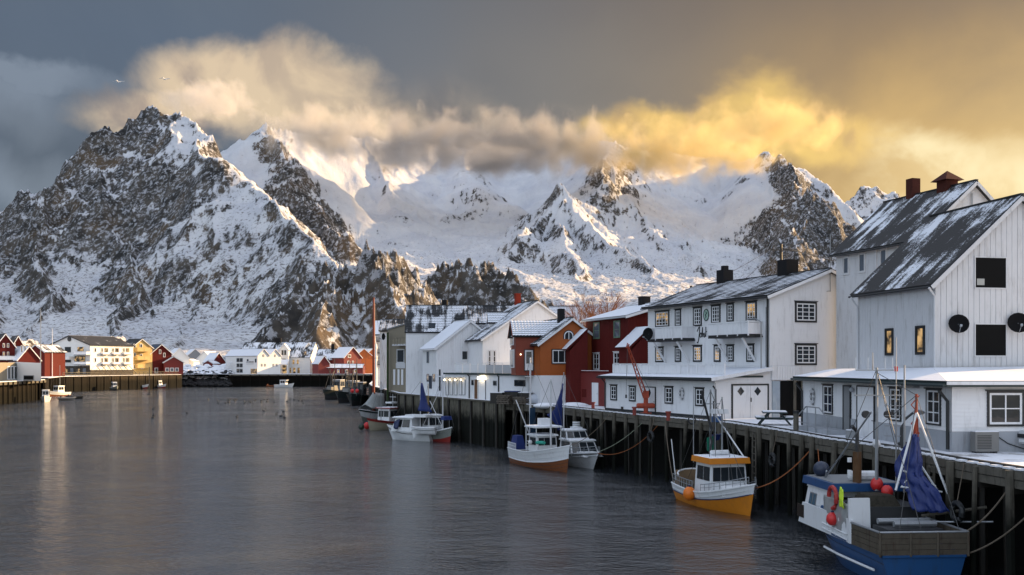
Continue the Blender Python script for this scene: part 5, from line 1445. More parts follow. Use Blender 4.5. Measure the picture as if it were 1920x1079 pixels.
# dormer tower and right gable
dt = House('dormer_bay', 'narrow white gabled bay projecting from the boathouse roof', 'dormer bay', Fp(524, 394), (-.1, 1), 6, 3.4, FD, 14.2, 16.4, FW, RF_SNOW, ov=.4, ovg=.3, gutter=False, barge=WHITE)
for bx in ((528, 657, 531.5, 666), (533, 657, 536.5, 666), (529, 673, 535.5, 681)): fwin(dt.gable, *bx, dt.t, GLASS, DARKM)
pr = thing('porch', 'small white porch roof over the boathouse entrance between gables', 'porch', (*Fp(528, 379), FD))
a = Fp(518, 388); b = Fp(538, 388)
slope(V((a.x, a.y, 8.3)), V((b.x, b.y, 8.3)), V((b.x, b.y + 4, 10.2)), V((a.x, a.y + 4, 10.2)), pr, RF_SNOW, WHITE)
for q_ in (a, b, (a + b) / 2): MB().bar(V((q_.x, q_.y + .3, FD)), V((q_.x, q_.y + .3, 8.2)), .22).build('post', WHITE, pr)
MB().box(V(((a.x + b.x) / 2, 390.5, 6.4)), V((1.7, 0, 0)), V((0, .1, 0)), ZUP * 1.6).build('glow_window', GLASSG, pr)
RGb = House('right_gable_house', 'tall narrow white gable with sunlit end at the right end of the boathouse', 'boathouse', Fp(566, 402), (-.62, .78), 9, 5.6, FD, 13.4, 17.0, FW, RF_SNOW, ov=.4, ovg=.4, gutter=False, barge=WHITE)
for bx in ((582, 660, 585, 667), (586, 661, 588.5, 667), (580, 673, 583.5, 680)): fwin(RGb.gable, *bx, RGb.t, GLASS, WHITE)
fwin(RGb.side, 570, 659, 575, 667, RGb.t, GLASSG, DARKM)
# red houses to the right
RA = cross_house('long red house with snowy roof right of the white boathouse', 590, 655, 676, 656, 392, FD, RED, RF_MID, dep=10, skew=-.05, style='flat', fascia=RED)
P = V(RA[3][0]).lerp(V(RA[3][1]), .45); MB().box(P + ZUP * .8, V((.6, 0, 0)), V((0, .5, 0)), ZUP * 1.2).build('chimney', SOOT, RA[0])
RBh = House('red_gable_boathouse', 'red boathouse whose white-edged gable glows in the sun', 'boathouse', Fp(645, 386), (-.70, .72), 9, 8.2, FD, 11.0, 15.0, RED2, RF_SNOW, ov=.4, ovg=.4, gutter=False, barge=WHITE)
for bx in ((652, 665, 658, 671), (651, 677, 656, 683), (660, 677, 663, 683)): fwin(RBh.gable, *bx, RBh.t, GLASSG, WHITE)
RC = cross_house('low red quay shed with flat snow-covered roof', 606, 680, 690.5, 684, 379, FD, RED2, RF_SNOW, dep=6, skew=0, style='flat', fascia=RED)
for x0 in (632, 648, 664): fwin(RC[1], x0, 693, x0 + 4.5, 700, RC[0], GLASSG, WHITE)
SGb = House('small_red_gable', 'small red gabled shed left of the low red quay shed', 'shed', Fp(597, 377), (-.55, .83), 6, 4.6, FD, 8.6, 11.4, RED2, RF_SNOW, ov=.3, ovg=.3, gutter=False, barge=WHITE)
for x0, Y, lb in ((668, 400, 'ochre red house glimpsed behind the red boathouse, nearer the mast'), (684, 404, 'ochre red house glimpsed beside the red mast, farthest right')):
    hh = House('ochre_house', lb, 'house', Fp(x0, Y), (-.5, .86), 7, 6.5, FD, 12, 14.6, ORANGE, RF_SNOW, ov=.3, ovg=.3, gutter=False, barge=WHITE)
    fwin(hh.gable, x0 + 4, 672, x0 + 8, 678, hh.t, GLASSG, WHITE); fwin(hh.gable, x0 + 4, 686, x0 + 8, 692, hh.t, GLASSG, WHITE)
# small houses in the gap
for nm, lb, px, Y, u_, L_, W_, ze, zr, wm_, rf in (
        ('grey_house', 'grey gabled house farthest back in the gap between the quays', 346, 455, (-.5, .86), 9, 9.5, 11.2, 15.4, GREYW, RF_SNOW),
        ('white_cottage', 'small white house with snowy roof beside the grey gabled house', 368, 450, (.3, .95), 8, 8.5, 10.5, 14.2, FW, RF_SNOW),
        ('red_cottage', 'dark red cottage with snow roof and white-trimmed windows above the boulders', 398, 405, (-.75, .66), 6.5, 6, 9.4, 13.0, RED, RF_SNOW),
        ('red_shed', 'low red shed left of the dark red cottage', 381, 402, (.2, .98), 5, 4.4, 8.6, 9.8, RED2, RF_SNOW),
        ('white_cabin', 'low white cabin left of the grey gabled house above the shore', 340, 430, (.1, .99), 6, 5.5, 9.5, 10.6, FW, RF_SNOW)):
    hh = House(nm, lb, 'house', Fp(px, Y), u_, L_, W_, FD, ze, zr, wm_, rf, ov=.4, ovg=.3, gutter=False, barge=WHITE)
    w_ = hh.gable
    for f_ in (.3, .65): MB().box(w_.pt(w_.L * f_, FD + 2.6, .06), w_.d * .5, w_.n * .05, ZUP * .6).build('window', GLASS, hh.t)
# flag poles
for px, Y, lb, h_ in ((98, 300, 'white flagpole in front of the hotel gable', 14.5), (76, 240, 'grey pole beside the white store on the left quay', 17)):
    p = Fp(px, Y); tag(MB().tube([V((p.x, p.y, FD)), V((p.x, p.y, FD + h_))], [.12, .06], 6).build('flagpole', WHITE if px > 80 else STEEL), lb, 'pole')


# ================================================================ boats
BLUE = pm('blue_hull_paint', (.012, .07, .20), .4, .12, .35, (.02, .03, .05), scale=2)
BLUED = pm('dark_blue_paint', (.008, .02, .085), .4, .12, .2, scale=2)
YEL = pm('yellow_orange_hull', (.62, .21, .012), .45, .08, .35, (.30, .10, .02), scale=1.6)
BWH = pm('white_boat_paint', (.72, .74, .76), .4, .05, .3, (.35, .33, .30), scale=1.8)
BWOOD = pm('varnished_hull_planks', (.22, .07, .02), .5, .25, .4, (.06, .02, .01), scale=2)
BRED = pm('red_boot_paint', (.25, .02, .015), .5, .1, .2)
BGRN = pm('grey_green_hull', (.20, .22, .20), .5, .1, .3)
TARP = pm('blue_tarpaulin', (.009, .026, .15), .45, .15, bump=.6, scale=3)
BUOYR = pm('red_buoy', (.62, .03, .03), .4, .06); BUOYO = pm('orange_buoy', (.75, .18, .01), .4, .06)
ROPE = pm('rope', (.16, .13, .10), .9, .2); ROPEO = pm('orange_rope', (.34, .12, .05), .9, .2); LINE = pm('thin_stay_wire', (.07, .07, .07), .6)
NETB = pm('brown_net_bin', (.10, .085, .065), .8, .3, .6, (.04, .015, .01), scale=2)
GREENR = pm('green_rope', (.02, .16, .10), .8, .2)


class Boat:
    def __init__(s, name, label, S, hd, L, B, zs, bands, draft=.6, tr=.8, rake=.7, cat='boat', zt=None, flare=.6, deck=BWH, gun=BWH, n=18, full=2.2, group=None, gr=.05, wale=None):
        """S stern centre on the water, hd heading, zs sheer heights (stern, middle, bow), bands [(fraction, material, name)] upwards"""
        s.S = V((S[0], S[1], 0)); s.h = V((hd[0], hd[1], 0)).normalized(); s.r = V((s.h.y, -s.h.x, 0)); s.L, s.B = L, B
        s.t = thing(name, label, cat, s.S, group)
        s.zs = zs; s.tr = tr; s.full = full
        ks = sorted(set([0, .12, .25, .4, .55, .7, .85, 1.0] + [b[0] for b in bands]))
        def st(t, k):
            z0 = -draft * (1 - max(0, (t - .75) / .25) ** 2 * .6); z1 = s.sheer(t); z = z0 + (z1 - z0) * k
            p = .32 + flare * max(0, (t - .45) / .55) ** 1.5
            w = s.hb(t) * (k ** p if k > 0 else 0)
            a = t * (L - rake * (1 - k) * 1.0)
            return a, w, z
        k0 = 0
        for kb, mat, nm in bands:
            lv = [k for k in ks if k0 - 1e-6 <= k <= kb + 1e-6]; mb = MB()
            for side in (-1, 1):
                vs = []; fs = []; m_ = len(lv)
                for i in range(n + 1):
                    for k in lv:
                        a, w, z = st(i / n, k); vs.append(s.p(a, side * w, z))
                for i in range(n):
                    for j in range(m_ - 1): fs.append((i * m_ + j, (i + 1) * m_ + j, (i + 1) * m_ + j + 1, i * m_ + j + 1))
                mb.add(vs, fs)
            vs = []
            for k in lv: a, w, z = st(0, k); vs += [s.p(0, -w, z), s.p(0, w, z)]
            mb.add(vs, [(2 * j, 2 * j + 1, 2 * j + 3, 2 * j + 2) for j in range(len(lv) - 1)])
            bmx = mb.build(nm, mat, s.t, smooth=False); k0 = kb
            me_ = bmx.data; bq = bmesh.new(); bq.from_mesh(me_); bmesh.ops.remove_doubles(bq, verts=bq.verts, dist=.002); bmesh.ops.recalc_face_normals(bq, faces=bq.faces)
            for f in bq.faces: f.smooth = True
            for e in bq.edges:
                if len(e.link_faces) == 2 and e.calc_face_angle(0) > .6: e.smooth = False
            bq.to_mesh(me_); bq.free()
        # gunwale and deck
        pts = [s.p(i / n * L, -s.hb(i / n), s.sheer(i / n)) for i in range(n + 1)]; pt2 = [s.p(i / n * L, s.hb(i / n), s.sheer(i / n)) for i in range(n, -1, -1)]
        MB().tube(pts + pt2[1:] + [pts[0]], gr, 5, cap=False).build('gunwale', gun, s.t)
        dz = .28; vs = []
        for i in range(n + 1): t = i / n; w = s.hb(t) * .97; vs += [s.p(t * L * .99, -w, s.sheer(t) - dz), s.p(t * L * .99, w, s.sheer(t) - dz)]
        MB().add(vs, [(2 * i, 2 * i + 1, 2 * i + 3, 2 * i + 2) for i in range(n)]).build('deck', deck, s.t)
        if wale is not None:
            wf, wm_ = wale; P_ = []
            for i in range(n + 1): a, w, z = st(i / n, wf); P_.append(s.p(a, -w - .02, z))
            Q_ = []
            for i in range(n, -1, -1): a, w, z = st(i / n, wf); Q_.append(s.p(a, w + .02, z))
            MB().tube(P_ + Q_[1:] + [P_[0]], .035, 5, cap=False).build('rubbing_strake', wm_, s.t)

    def hb(s, t):
        f = s.tr + (1 - s.tr) * math.sin(min(t / .4, 1) * math.pi / 2) if t < .4 else 1 - ((t - .4) / .6) ** s.full
        return max(s.B / 2 * f, .012)

    def sheer(s, t):
        a, b, c = s.zs
        return a + (b - a) * (t / .45) * (2 - t / .45) if t < .45 else b + (c - b) * ((t - .45) / .55) ** 1.6

    def p(s, a, b, z): return s.S + s.h * a + s.r * b + ZUP * z

    def box(s, a0, a1, b0, b1, z0, z1, name, mat, parent=None, ta=0.0, tb=0.0, tf=0.0):
        """tapered cabin block; ta narrows aft end, tf rakes the front, tb narrows the sides towards the top"""
        vs = [s.p(a0, b0, z0), s.p(a1, b0, z0), s.p(a1, b1, z0), s.p(a0, b1, z0), s.p(a0 + ta, b0 + tb, z1), s.p(a1 - tf, b0 + tb, z1), s.p(a1 - tf, b1 - tb, z1), s.p(a0 + ta, b1 - tb, z1)]
        return MB().add(vs, [(0, 1, 2, 3), (4, 5, 6, 7), (0, 1, 5, 4), (1, 2, 6, 5), (2, 3, 7, 6), (3, 0, 4, 7)]).build(name, mat, parent or s.t)

    def tube(s, pts, r, name, mat, parent=None, n=6): return MB().tube([s.p(*q) for q in pts], r, n).build(name, mat, parent or s.t)

    def rail(s, t0, t1, h, side, name='railing', mat=STEEL, r=.02, n=8, mid=True):
        mb = MB(); P = []; 
        for i in range(n + 1):
            t = t0 + (t1 - t0) * i / n; b = side * s.hb(t) * .96; z = s.sheer(t); P.append(s.p(t * s.L * .99, b, z + h)); mb.tube([s.p(t * s.L * .99, b, z), P[-1]], r, 4)
        mb.tube(P, r * 1.2, 5)
        if mid: mb.tube([q - ZUP * h * .45 for q in P], r * .8, 4)
        return mb.build(name, mat, s.t, kind=None)

    def wins(s, w_face, n, z0, z1, a0, a1, mat=GLASS, frame=BLACKT, gap=.08, name='cabin_window', off=.03):
        """windows spread along a face given as two local points (a,b) at bottom and the lean at top"""
        (p0, q0), (p1, q1) = w_face
        for i in range(n):
            f0 = a0 + (a1 - a0) * i / n; f1 = a0 + (a1 - a0) * (i + 1) / n; fm = (f1 - f0) * gap
            f0 += fm; f1 -= fm
            def P(f, z, e):
                lo = p0.lerp(p1, f); hi = q0.lerp(q1, f); k = (z - lo.z) / max(hi.z - lo.z, .01); m_ = lo.lerp(hi, k)
                nn = (p1 - p0).cross(q0 - p0).normalized()
                c = s.p(s.L * .5, 0, m_.z)
                if nn.dot(m_ - s.c0) < 0: nn = -nn
                return m_ + nn * e
            mb = MB(); e = off
            mb.prism([P(f0 - .01, z0 - .04, e), P(f1 + .01, z0 - .04, e), P(f1 + .01, z1 + .04, e), P(f0 - .01, z1 + .04, e)], (P(.5, z0, 0) - P(.5, z0, e)))
            w = mb.build(name, frame, s.t)
            mb = MB(); e = off + .012
            mb.prism([P(f0 + fm * .15, z0, e), P(f1 - fm * .15, z0, e), P(f1 - fm * .15, z1, e), P(f0 + fm * .15, z1, e)], (P(.5, z0, 0) - P(.5, z0, .01)))
            mb.build('pane', mat, w)

    def cabin(s, a0, a1, b, z0, z1, roof, wall=BWH, tb=.12, tf=.25, ta=.05, nf=2, nsd=2, wz=(.45, .86), frame=BLACKT, over=.12, rh=.12, front=True, sides=True, glass=GLASS, aft=0, name='cabin'):
        s.c0 = s.p((a0 + a1) / 2, 0, (z0 + z1) / 2)
        o = s.box(a0, a1, -b, b, z0, z1, name, wall, None, ta, tb, tf)
        h = z1 - z0; y0 = z0 + h * wz[0]; y1 = z0 + h * wz[1]
        if front: s.wins(((s.p(a1, -b, z0), s.p(a1 - tf, -b + tb, z1)), (s.p(a1, b, z0), s.p(a1 - tf, b - tb, z1))), nf, y0, y1, .04, .96, glass, frame)
        if aft: s.wins(((s.p(a0, -b, z0), s.p(a0 + ta, -b + tb, z1)), (s.p(a0, b, z0), s.p(a0 + ta, b - tb, z1))), aft, y0, y1, .1, .9, glass, frame)
        if sides:
            for sd_ in (-1, 1): s.wins(((s.p(a0, sd_ * b, z0), s.p(a0 + ta, sd_ * (b - tb), z1)), (s.p(a1, sd_ * b, z0), s.p(a1 - tf, sd_ * (b - tb), z1))), nsd, y0, y1, .1, .93, glass, frame)
        s.box(a0 - over + ta, a1 + over - tf, -b + tb - over, b - tb + over, z1, z1 + rh, 'cabin_roof', roof, None, .02, .03, .06)
        s.box(a0 - over + ta + .1, a1 + over - tf - .12, -b + tb - over + .1, b - tb + over - .1, z1 + rh, z1 + rh + .035, 'snow_on_roof', SNOW, None, .03, .04, .03)
        return o

    def mast(s, a, b, z0, z1, r=.06, stays=(), mat=STEEL, name='mast', cross=None):
        m_ = MB().tube([s.p(a, b, z0), s.p(a, b, z1)], [r, r * .6], 7).build(name, mat, s.t)
        if cross: MB().bar(s.p(a, b - cross, z1 * .8 + z0 * .2), s.p(a, b + cross, z1 * .8 + z0 * .2), .05).build('crosstree', mat, s.t)
        for q in stays: MB().tube([s.p(a, b, z1 - .05), s.p(*q)], .014, 4).build('stay', LINE, s.t)
        return m_

    def buoy(s, a, b, z, r, mat, lb, cat='buoy'):
        P = s.p(a, b, z); t0 = thing('fender_buoy', lb, 'buoy', P - ZUP * r)
        MB().ball(P, r, (1, 1, 1.12), 12, 8).build('float', mat, t0, smooth=True)
        MB().tube([P + ZUP * r * 1.1, P + ZUP * r * 1.35], r * .22, 6).build('eye', BLUED, t0)
        return t0


def rope(p, q, sag, lb, mat=ROPE, r=.022, n=12):
    p = V(p); q = V(q); P = [p.lerp(q, i / n) - ZUP * sag * 4 * (i / n) * (1 - i / n) for i in range(n + 1)]
    return tag(MB().tube(P, r, 5).build('mooring_rope', mat), lb, 'rope')


def drape(pts, mat, name, parent=None, th=.03, sub=6, wob=.12, seed=0):
    """crumpled cloth through a coarse grid of world points"""
    rnd = random.Random(seed); R = len(pts); Cn = len(pts[0]); vs = []; fs = []; N = (R - 1) * sub + 1; M = (Cn - 1) * sub + 1
    for i in range(N):
        for j in range(M):
            r, c = min(i // sub, R - 2), min(j // sub, Cn - 2); fr = i / sub - r; fc = j / sub - c
            p = (V(pts[r][c]) * (1 - fc) + V(pts[r][c + 1]) * fc) * (1 - fr) + (V(pts[r + 1][c]) * (1 - fc) + V(pts[r + 1][c + 1]) * fc) * fr
            w = wob * (math.sin(j * 1.7 + seed + i * .35) * .5 + math.sin(j * .9 - i * .8) * .3 + rnd.uniform(-.22, .22))
            vs.append(p + V((w * .7, w * .6, w * .25)))
    for i in range(N - 1):
        for j in range(M - 1): fs.append((i * M + j, i * M + j + 1, (i + 1) * M + j + 1, (i + 1) * M + j))
    o = MB().add(vs, fs).build(name, mat, parent, smooth=True); m_ = o.modifiers.new('thick', 'SOLIDIFY'); m_.thickness = th
    return o


# --- 1: big blue and white boat, stern to the camera
b1 = Boat('fishing_boat', 'large blue and white fishing boat with blue tarpaulin and masts, nearest the camera', (14.65, 35.4), (-.07, .997), 9.0, 3.3, (1.2, 1.3, 2.3),
          [(.62, BLUE, 'hull_side'), (1, BLUE, 'hull_top')], draft=.8, tr=.93, rake=1.2, gun=BLUE, gr=.06, full=2.6, deck=NETB)
# white rubbing bar on the port side
MB().tube([b1.p(a, -b1.hb(a / 9.0) - .01, .62) for a in (.6, 2.0, 3.6, 5.2)], .05, 6).build('rubbing_bar', BWH, b1.t)
# brown stern bulwark of boards
for k in range(4):
    z_ = 1.24 + k * .20
    for (p_, q_) in (((0, -1.60), (0, 1.60)), ((0, -1.60), (2.3, -1.66)), ((0, 1.60), (3.4, 1.68))):
        MB().bar(b1.p(p_[0], p_[1], z_ + .1), b1.p(q_[0], q_[1], z_ + .1), .05, .185).build('bulwark_board', NETB, b1.t)
for (p_, q_) in (((0, -1.62), (0, 1.62)), ((0, -1.62), (2.3, -1.68)), ((0, 1.62), (3.4, 1.7))):
    MB().tube([b1.p(*p_, 2.06), b1.p(*q_, 2.06)], .045, 6).build('bulwark_rail', STEEL, b1.t)
for b_ in (-1.62, -.5, .5, 1.62): MB().bar(b1.p(-.04, b_, 1.2), b1.p(-.04, b_, 2.06), .07).build('bulwark_post', NETB, b1.t)
# white side bulwark and wheelhouse
b1.box(2.3, 7.9, -1.69, -1.60, 1.25, 2.15, 'side_bulwark', BWH, None, 0, .0, .5)
b1.box(3.4, 7.9, 1.58, 1.66, 1.3, 2.15, 'side_bulwark', BWH, None, 0, .0, .9)
b1.box(2.35, 2.55, -1.72, -.9, 1.25, 2.95, 'side_post', BWH, None, .1)
b1.cabin(5.2, 7.9, 1.5, 1.5, 2.82, BWH, tb=.14, tf=.3, nf=3, nsd=2, wz=(.5, .82), frame=BLACKT, rh=.1, over=.05, sides=False, aft=2, name='wheelhouse')
b1.c0 = b1.p(6.7, 0, 2)
for f0, f1, z0, z1, gm in ((.52, .66, 2.12, 2.56, glassm('blue_cabin_glass', (.03, .10, .16))), (.68, .82, 2.12, 2.56, glassm('blue_cabin_glass', (.03, .10, .16)))):
    b1.wins(((b1.p(5.2, -1.5, 1.5), b1.p(5.25, -1.36, 2.82)), (b1.p(7.9, -1.5, 1.5), b1.p(7.6, -1.36, 2.82))), 1, z0, z1, f0, f1, gm, GREYW)
P = b1.p(5.75, -1.46, 2.1); MB().tube([P - b1.r * -.02, P - b1.r * .03], .13, 12).build('porthole', BLUE, b1.t)
P = b1.p(7.6, -1.70, 1.75); MB().box(P, b1.h * .38, b1.r * .02, ZUP * .27).build('vent_grille', pm('brown_grille', (.03, .022, .018), .7), b1.t)
# blue band of the upper deck house, set aft of the wheelhouse
b1.box(4.6, 7.95, -1.50, 1.50, 2.92, 3.24, 'upper_bulwark', BLUE, None, .0, .0, .15)
b1.box(4.75, 7.8, -1.36, 1.36, 3.16, 3.26, 'upper_deck', GREYW)
b1.rail(.80, .985, .75, -1, 'bow_railing', BWH, .025, 6); b1.rail(.80, .985, .75, 1, 'bow_railing', BWH, .025, 6)
# white life raft canister, radar drum, exhaust
P = b1.p(5.4, .1, 3.48); MB().tube([P - b1.r * .6, P - b1.r * .5, P + b1.r * .5, P + b1.r * .6], [.12, .2, .2, .12], 10).build('liferaft_canister', BWH, b1.t)
P = b1.p(7.3, -.9, 3.55); MB().ball(P, .36, (1, 1, .95)).build('navy_dome', pm('navy_vinyl', (.02, .03, .06), .35), b1.t, smooth=True)
b1.tube([(4.9, -.35, 3.2), (4.9, -.35, 4.5)], .17, 'exhaust_stack', pm('rusty_stack', (.13, .07, .035), .8, .3, .6), n=10)
b1.tube([(4.9, -.35, 4.5), (4.9, -.35, 5.3), (4.7, -.65, 5.55)], .075, 'exhaust_pipe', DARKM)
for z_ in (3.6, 4.1): MB().tube([b1.p(4.7, -.75, z_), b1.p(4.7, -.75, z_ + .18)], .09, 8).build('deck_light', BWH, b1.t)
b1.mast(4.2, .15, 3.0, 7.9, .075, [(0.2, 0, 2.1), (8.9, 0, 2.4), (4.2, 1.55, 2.2)])
P = b1.p(4.2, .15, 6.8); MB().bar(P - b1.r * .9, P + b1.r * 1.0, .05).build('crosstree', STEEL, b1.t)
for b_ in (-.35, .55): MB().tube([b1.p(4.15, b_, 6.05), b1.p(4.0, b_, 6.05)], .15, 10).build('flood_lamp', DARKM, b1.t)
b1.mast(4.0, .85, 3.0, 9.1, .03, (), name='whip_aerial'); b1.mast(3.6, 1.0, 3.0, 8.0, .05, ())
for z_ in (4.8, 5.2, 5.6, 6.0, 6.4, 6.8, 7.2): MB().bar(b1.p(3.95, .35, z_), b1.p(3.8, .95, z_), .03).build('mast_step', STEEL, b1.t)
b1.mast(3.9, -.15, 7.8, 8.5, .025, ()); MB().bar(b1.p(4.2, -.7, 7.8), b1.p(4.2, .85, 7.8), .045).build('aerial_bar', STEEL, b1.t)
for b_ in (-.7, -.2, .5, .8): b1.tube([(4.2, b_, 7.8), (4.2, b_, 8.3)], .02, 'aerial', BWH, n=5)
b1.tube([(4.2, .95, 7.75), (4.2, .95, 7.95)], .07, 'red_lamp', BUOYR, n=8)
# lattice derrick (rust red) with A-frame legs
top = (2.6, 1.0, 6.9)
b1.tube([(2.6, .95, 3.4), top], .05, 'derrick', RUSTM)
dm = MB()
for k in range(9): z_ = 3.6 + k * .36; s_ = .16 * (-1) ** k; dm.bar(b1.p(2.6, .95 - s_, z_), b1.p(2.6, .95 + s_, z_ + .36), .03)
dm.tube([b1.p(2.6, .80, 3.5), b1.p(2.6, .98, 6.8)], .025, 5); dm.tube([b1.p(2.6, 1.12, 3.5), b1.p(2.6, 1.02, 6.8)], .025, 5)
dm.build('derrick_lacing', RUSTM, b1.t)
for q in ((2.0, -.1, 3.3), (1.9, 1.9, 3.1)): b1.tube([(2.6, 1.0, 6.2), q], .045, 'a_frame_leg', BWH)
for p_, q_ in (((2.2, .2, 3.4), (2.2, 1.8, 3.2)), ((2.3, .35, 4.0), (2.3, 1.6, 3.4)), ((2.3, .3, 3.4), (2.4, .95, 4.3)), ((2.3, 1.7, 3.2), (2.4, 1.0, 4.3))): b1.tube([p_, q_], .04, 'a_frame_bar', BWH)
for q in ((2.6, 1.0, 6.85),):
    for e_ in ((5.5, -1.4, 3.7), (.2, -.8, 2.1), (.2, 1.4, 2.1), (4.2, .15, 7.7)): b1.tube([q, e_], .013, 'stay', LINE, n=4)
# blue tarpaulin hung on the derrick
drape([[b1.p(2.5, .75, 5.3), b1.p(2.5, .9, 5.4), b1.p(2.5, 1.0, 5.25)], [b1.p(2.7, .2, 4.3), b1.p(2.2, .75, 4.5), b1.p(2.4, 1.15, 4.3)],
       [b1.p(2.6, .15, 3.75), b1.p(2.1, .65, 3.9), b1.p(2.2, 1.05, 3.8)], [b1.p(2.2, .45, 3.2), b1.p(1.8, .95, 3.2), b1.p(1.8, 1.4, 3.3)], [b1.p(1.9, .5, 2.55), b1.p(1.6, 1.2, 2.5), b1.p(1.5, 1.8, 2.55)]],
      TARP, 'tarpaulin', b1.t, sub=7, wob=.13, seed=3)
# clear plastic screen and gear on the port side
drape([[b1.p(5.15, -1.62, 2.75), b1.p(3.9, -1.66, 2.75), b1.p(2.7, -1.66, 2.7)], [b1.p(5.15, -1.66, 2.2), b1.p(3.8, -1.72, 2.25), b1.p(2.75, -1.70, 2.1)], [b1.p(4.9, -1.66, 1.6), b1.p(3.9, -1.70, 1.55), b1.p(2.8, -1.68, 1.5)]],
      pm('cloudy_plastic', (.30, .31, .31), .35, .2, .3), 'plastic_screen', b1.t, sub=6, wob=.05, seed=5)
MB().tube([b1.p(3.95 + math.cos(q) * .38, -1.75, 2.78 + math.sin(q) * .42) for q in [6.283 * k / 16 for k in range(13)]], .085, 7).build('lifebuoy', pm('faded_red_ring', (.38, .03, .025), .5, .1), b1.t)
drape([[b1.p(3.3, -1.72, 3.3), b1.p(3.0, -1.74, 3.2)], [b1.p(3.25, -1.80, 2.9), b1.p(2.85, -1.80, 2.8)], [b1.p(3.2, -1.78, 2.55), b1.p(2.8, -1.78, 2.5)]], pm('hi_vis_yellow', (.55, .75, .03), .6), 'oilskin', b1.t, sub=5, wob=.05)
b1.buoy(3.9, -1.78, 1.95, .24, BUOYR, 'pink-red buoy behind the plastic screen on the blue boat')
for i, (a_, b_, z_, r_, lb) in enumerate(((4.3, .2, 3.25, .25, 'upper red buoy among the masts of the blue boat'), (3.6, .3, 3.05, .23, 'right red buoy under the mast of the blue boat'), (5.0, .5, 4.8, .17, None))):
    if lb: b1.buoy(a_, b_, z_, r_, BUOYR, lb)
    else: MB().ball(b1.p(a_, b_, z_), r_, (1, 1, 1), 10, 7).build('white_float', BWH, b1.t, smooth=True)
# winches and clutter inside the stern
for a_, b_, l_ in ((1.3, .3, 1.6), (2.0, .2, 2.0)):
    MB().tube([b1.p(a_, b_ - l_ / 2, 2.15), b1.p(a_, b_ + l_ / 2, 2.15)], .11, 8).build('net_roller', STEEL, b1.t)
b1.box(.9, 2.2, -.9, 1.2, 1.5, 2.0, 'winch_bed', DARKM); b1.box(2.5, 4.6, -1.2, 1.3, 1.5, 2.6, 'gear_crate', DARKM); b1.box(2.6, 4.0, -1.0, .4, 2.6, 3.0, 'net_pile', pm('dark_net', (.05, .045, .035), .95, .4, bump=1, scale=4), None, .2, .2, .2)
b1.tube([(2.2, 1.0, 2.3), (1.2, 3.0, 2.75)], .06, 'boom', WOOD); b1.tube([(2.0, .8, 2.1), (.6, 2.9, 2.3)], .035, 'boom', STEEL)
b1.tube([(5.2, -1.5, 3.7), (6.9, -.9, 3.2), (3.0, -.6, 6.2)], .035, 'derrick_arm', STEEL)
for k in range(5): b1.tube([(2.7 + k * .55, -1.68, 1.62 - .02 * k), (2.7 + k * .55, -1.68, 1.3)], .03, 'rail_post', BWH)
b1.tube([(2.6, -1.73, 1.55), (5.1, -1.73, 1.62)], .03, 'low_rail', BWH); b1.tube([(2.6, -1.73, 1.35), (5.1, -1.73, 1.42)], .03, 'low_rail', BWH)

# --- 2: yellow boat, bow towards the camera
b2 = Boat('fishing_boat', 'yellow-orange wheelhouse fishing boat with white upper hull, bow towards the camera', (10.75, 59.8), (.25, -.968), 7.9, 3.0, (1.0, .9, 1.75),
          [(.5, YEL, 'hull_bottom'), (.74, YEL, 'hull_side'), (1, BWH, 'bulwark')], draft=.7, tr=.85, rake=.6, gun=BWH, wale=(.745, BLUED), flare=.75, full=2.6)
b2.cabin(2.9, 5.0, 1.12, .85, 2.55, YEL, wall=BWH, tb=.10, tf=.12, nf=4, nsd=2, wz=(.46, .86), over=.22, rh=.32, name='wheelhouse')
b2.box(4.9, 6.2, -.95, .95, .9, 1.45, 'fore_deck', BWH, None, 0, .1, .5)
b2.rail(.55, .97, .42, 1, mat=STEEL, r=.018); b2.rail(.55, .97, .42, -1, mat=STEEL, r=.018)
for sd_ in (-1, 1): b2.rail(.02, .42, .55, sd_, mat=STEEL, r=.02)
MB().tube([b2.p(.1 + .9 * (1 - math.sin(q)), math.cos(q) * 1.25, 1.55 + .25 * math.sin(q)) for q in [math.pi * k / 10 for k in range(11)]], .05, 6).build('stern_hoop', BWH, b2.t)
b2.box(.4, 2.4, -.9, .9, .7, 1.15, 'fish_hold', NETB)
b2.box(.15, .25, -1.1, 1.1, .9, 1.75, 'stern_board', pm('tan_board', (.25, .17, .1), .7, .2, .4))
b2.mast(2.75, .05, 2.5, 6.6, .08, [(6.9, 0, 1.5), (.2, -1.0, 1.2), (.2, 1.0, 1.2), (4.4, .9, 2.9), (4.4, -.9, 2.9)], cross=.6)
b2.mast(3.6, -.25, 2.8, 6.2, .06, [(.3, .3, 1.3), (5.4, 0, 1.6)]); b2.mast(2.3, .9, 2.4, 6.8, .03, ()); b2.mast(4.3, .5, 2.8, 7.0, .022, ())
b2.tube([(2.75, .0, 4.3), (4.0, 1.15, 6.3), (4.1, 1.2, 6.6)], .07, 'folded_boom', DARKM); b2.tube([(3.2, 0, 2.9), (2.0, -.5, 5.9)], .045, 'folded_boom', DARKM)
b2.tube([(2.9, 0, 5.4), (4.9, -1.0, 2.8)], .04, 'white_brace', BWH)
b2.box(3.0, 3.7, -.65, .25, 5.25, 5.5, 'radar', BWH, None, .05, .05, .05)
P = b2.p(3.6, -.1, 3.05); MB().tube([P - b2.r * .6, P - b2.r * .52, P + b2.r * .52, P + b2.r * .6], [.06, .15, .15, .06], 10).build('liferaft_canister', BWH, b2.t)
dm = MB(); [dm.tube([b2.p(3.45, .35 + .05 * math.sin(k), 3.1 + k * .12), b2.p(3.45, .35 + .05 * math.sin(k + 1), 3.22 + k * .12)], .06, 5) for k in range(14)]; dm.build('chain', DARKM, b2.t)
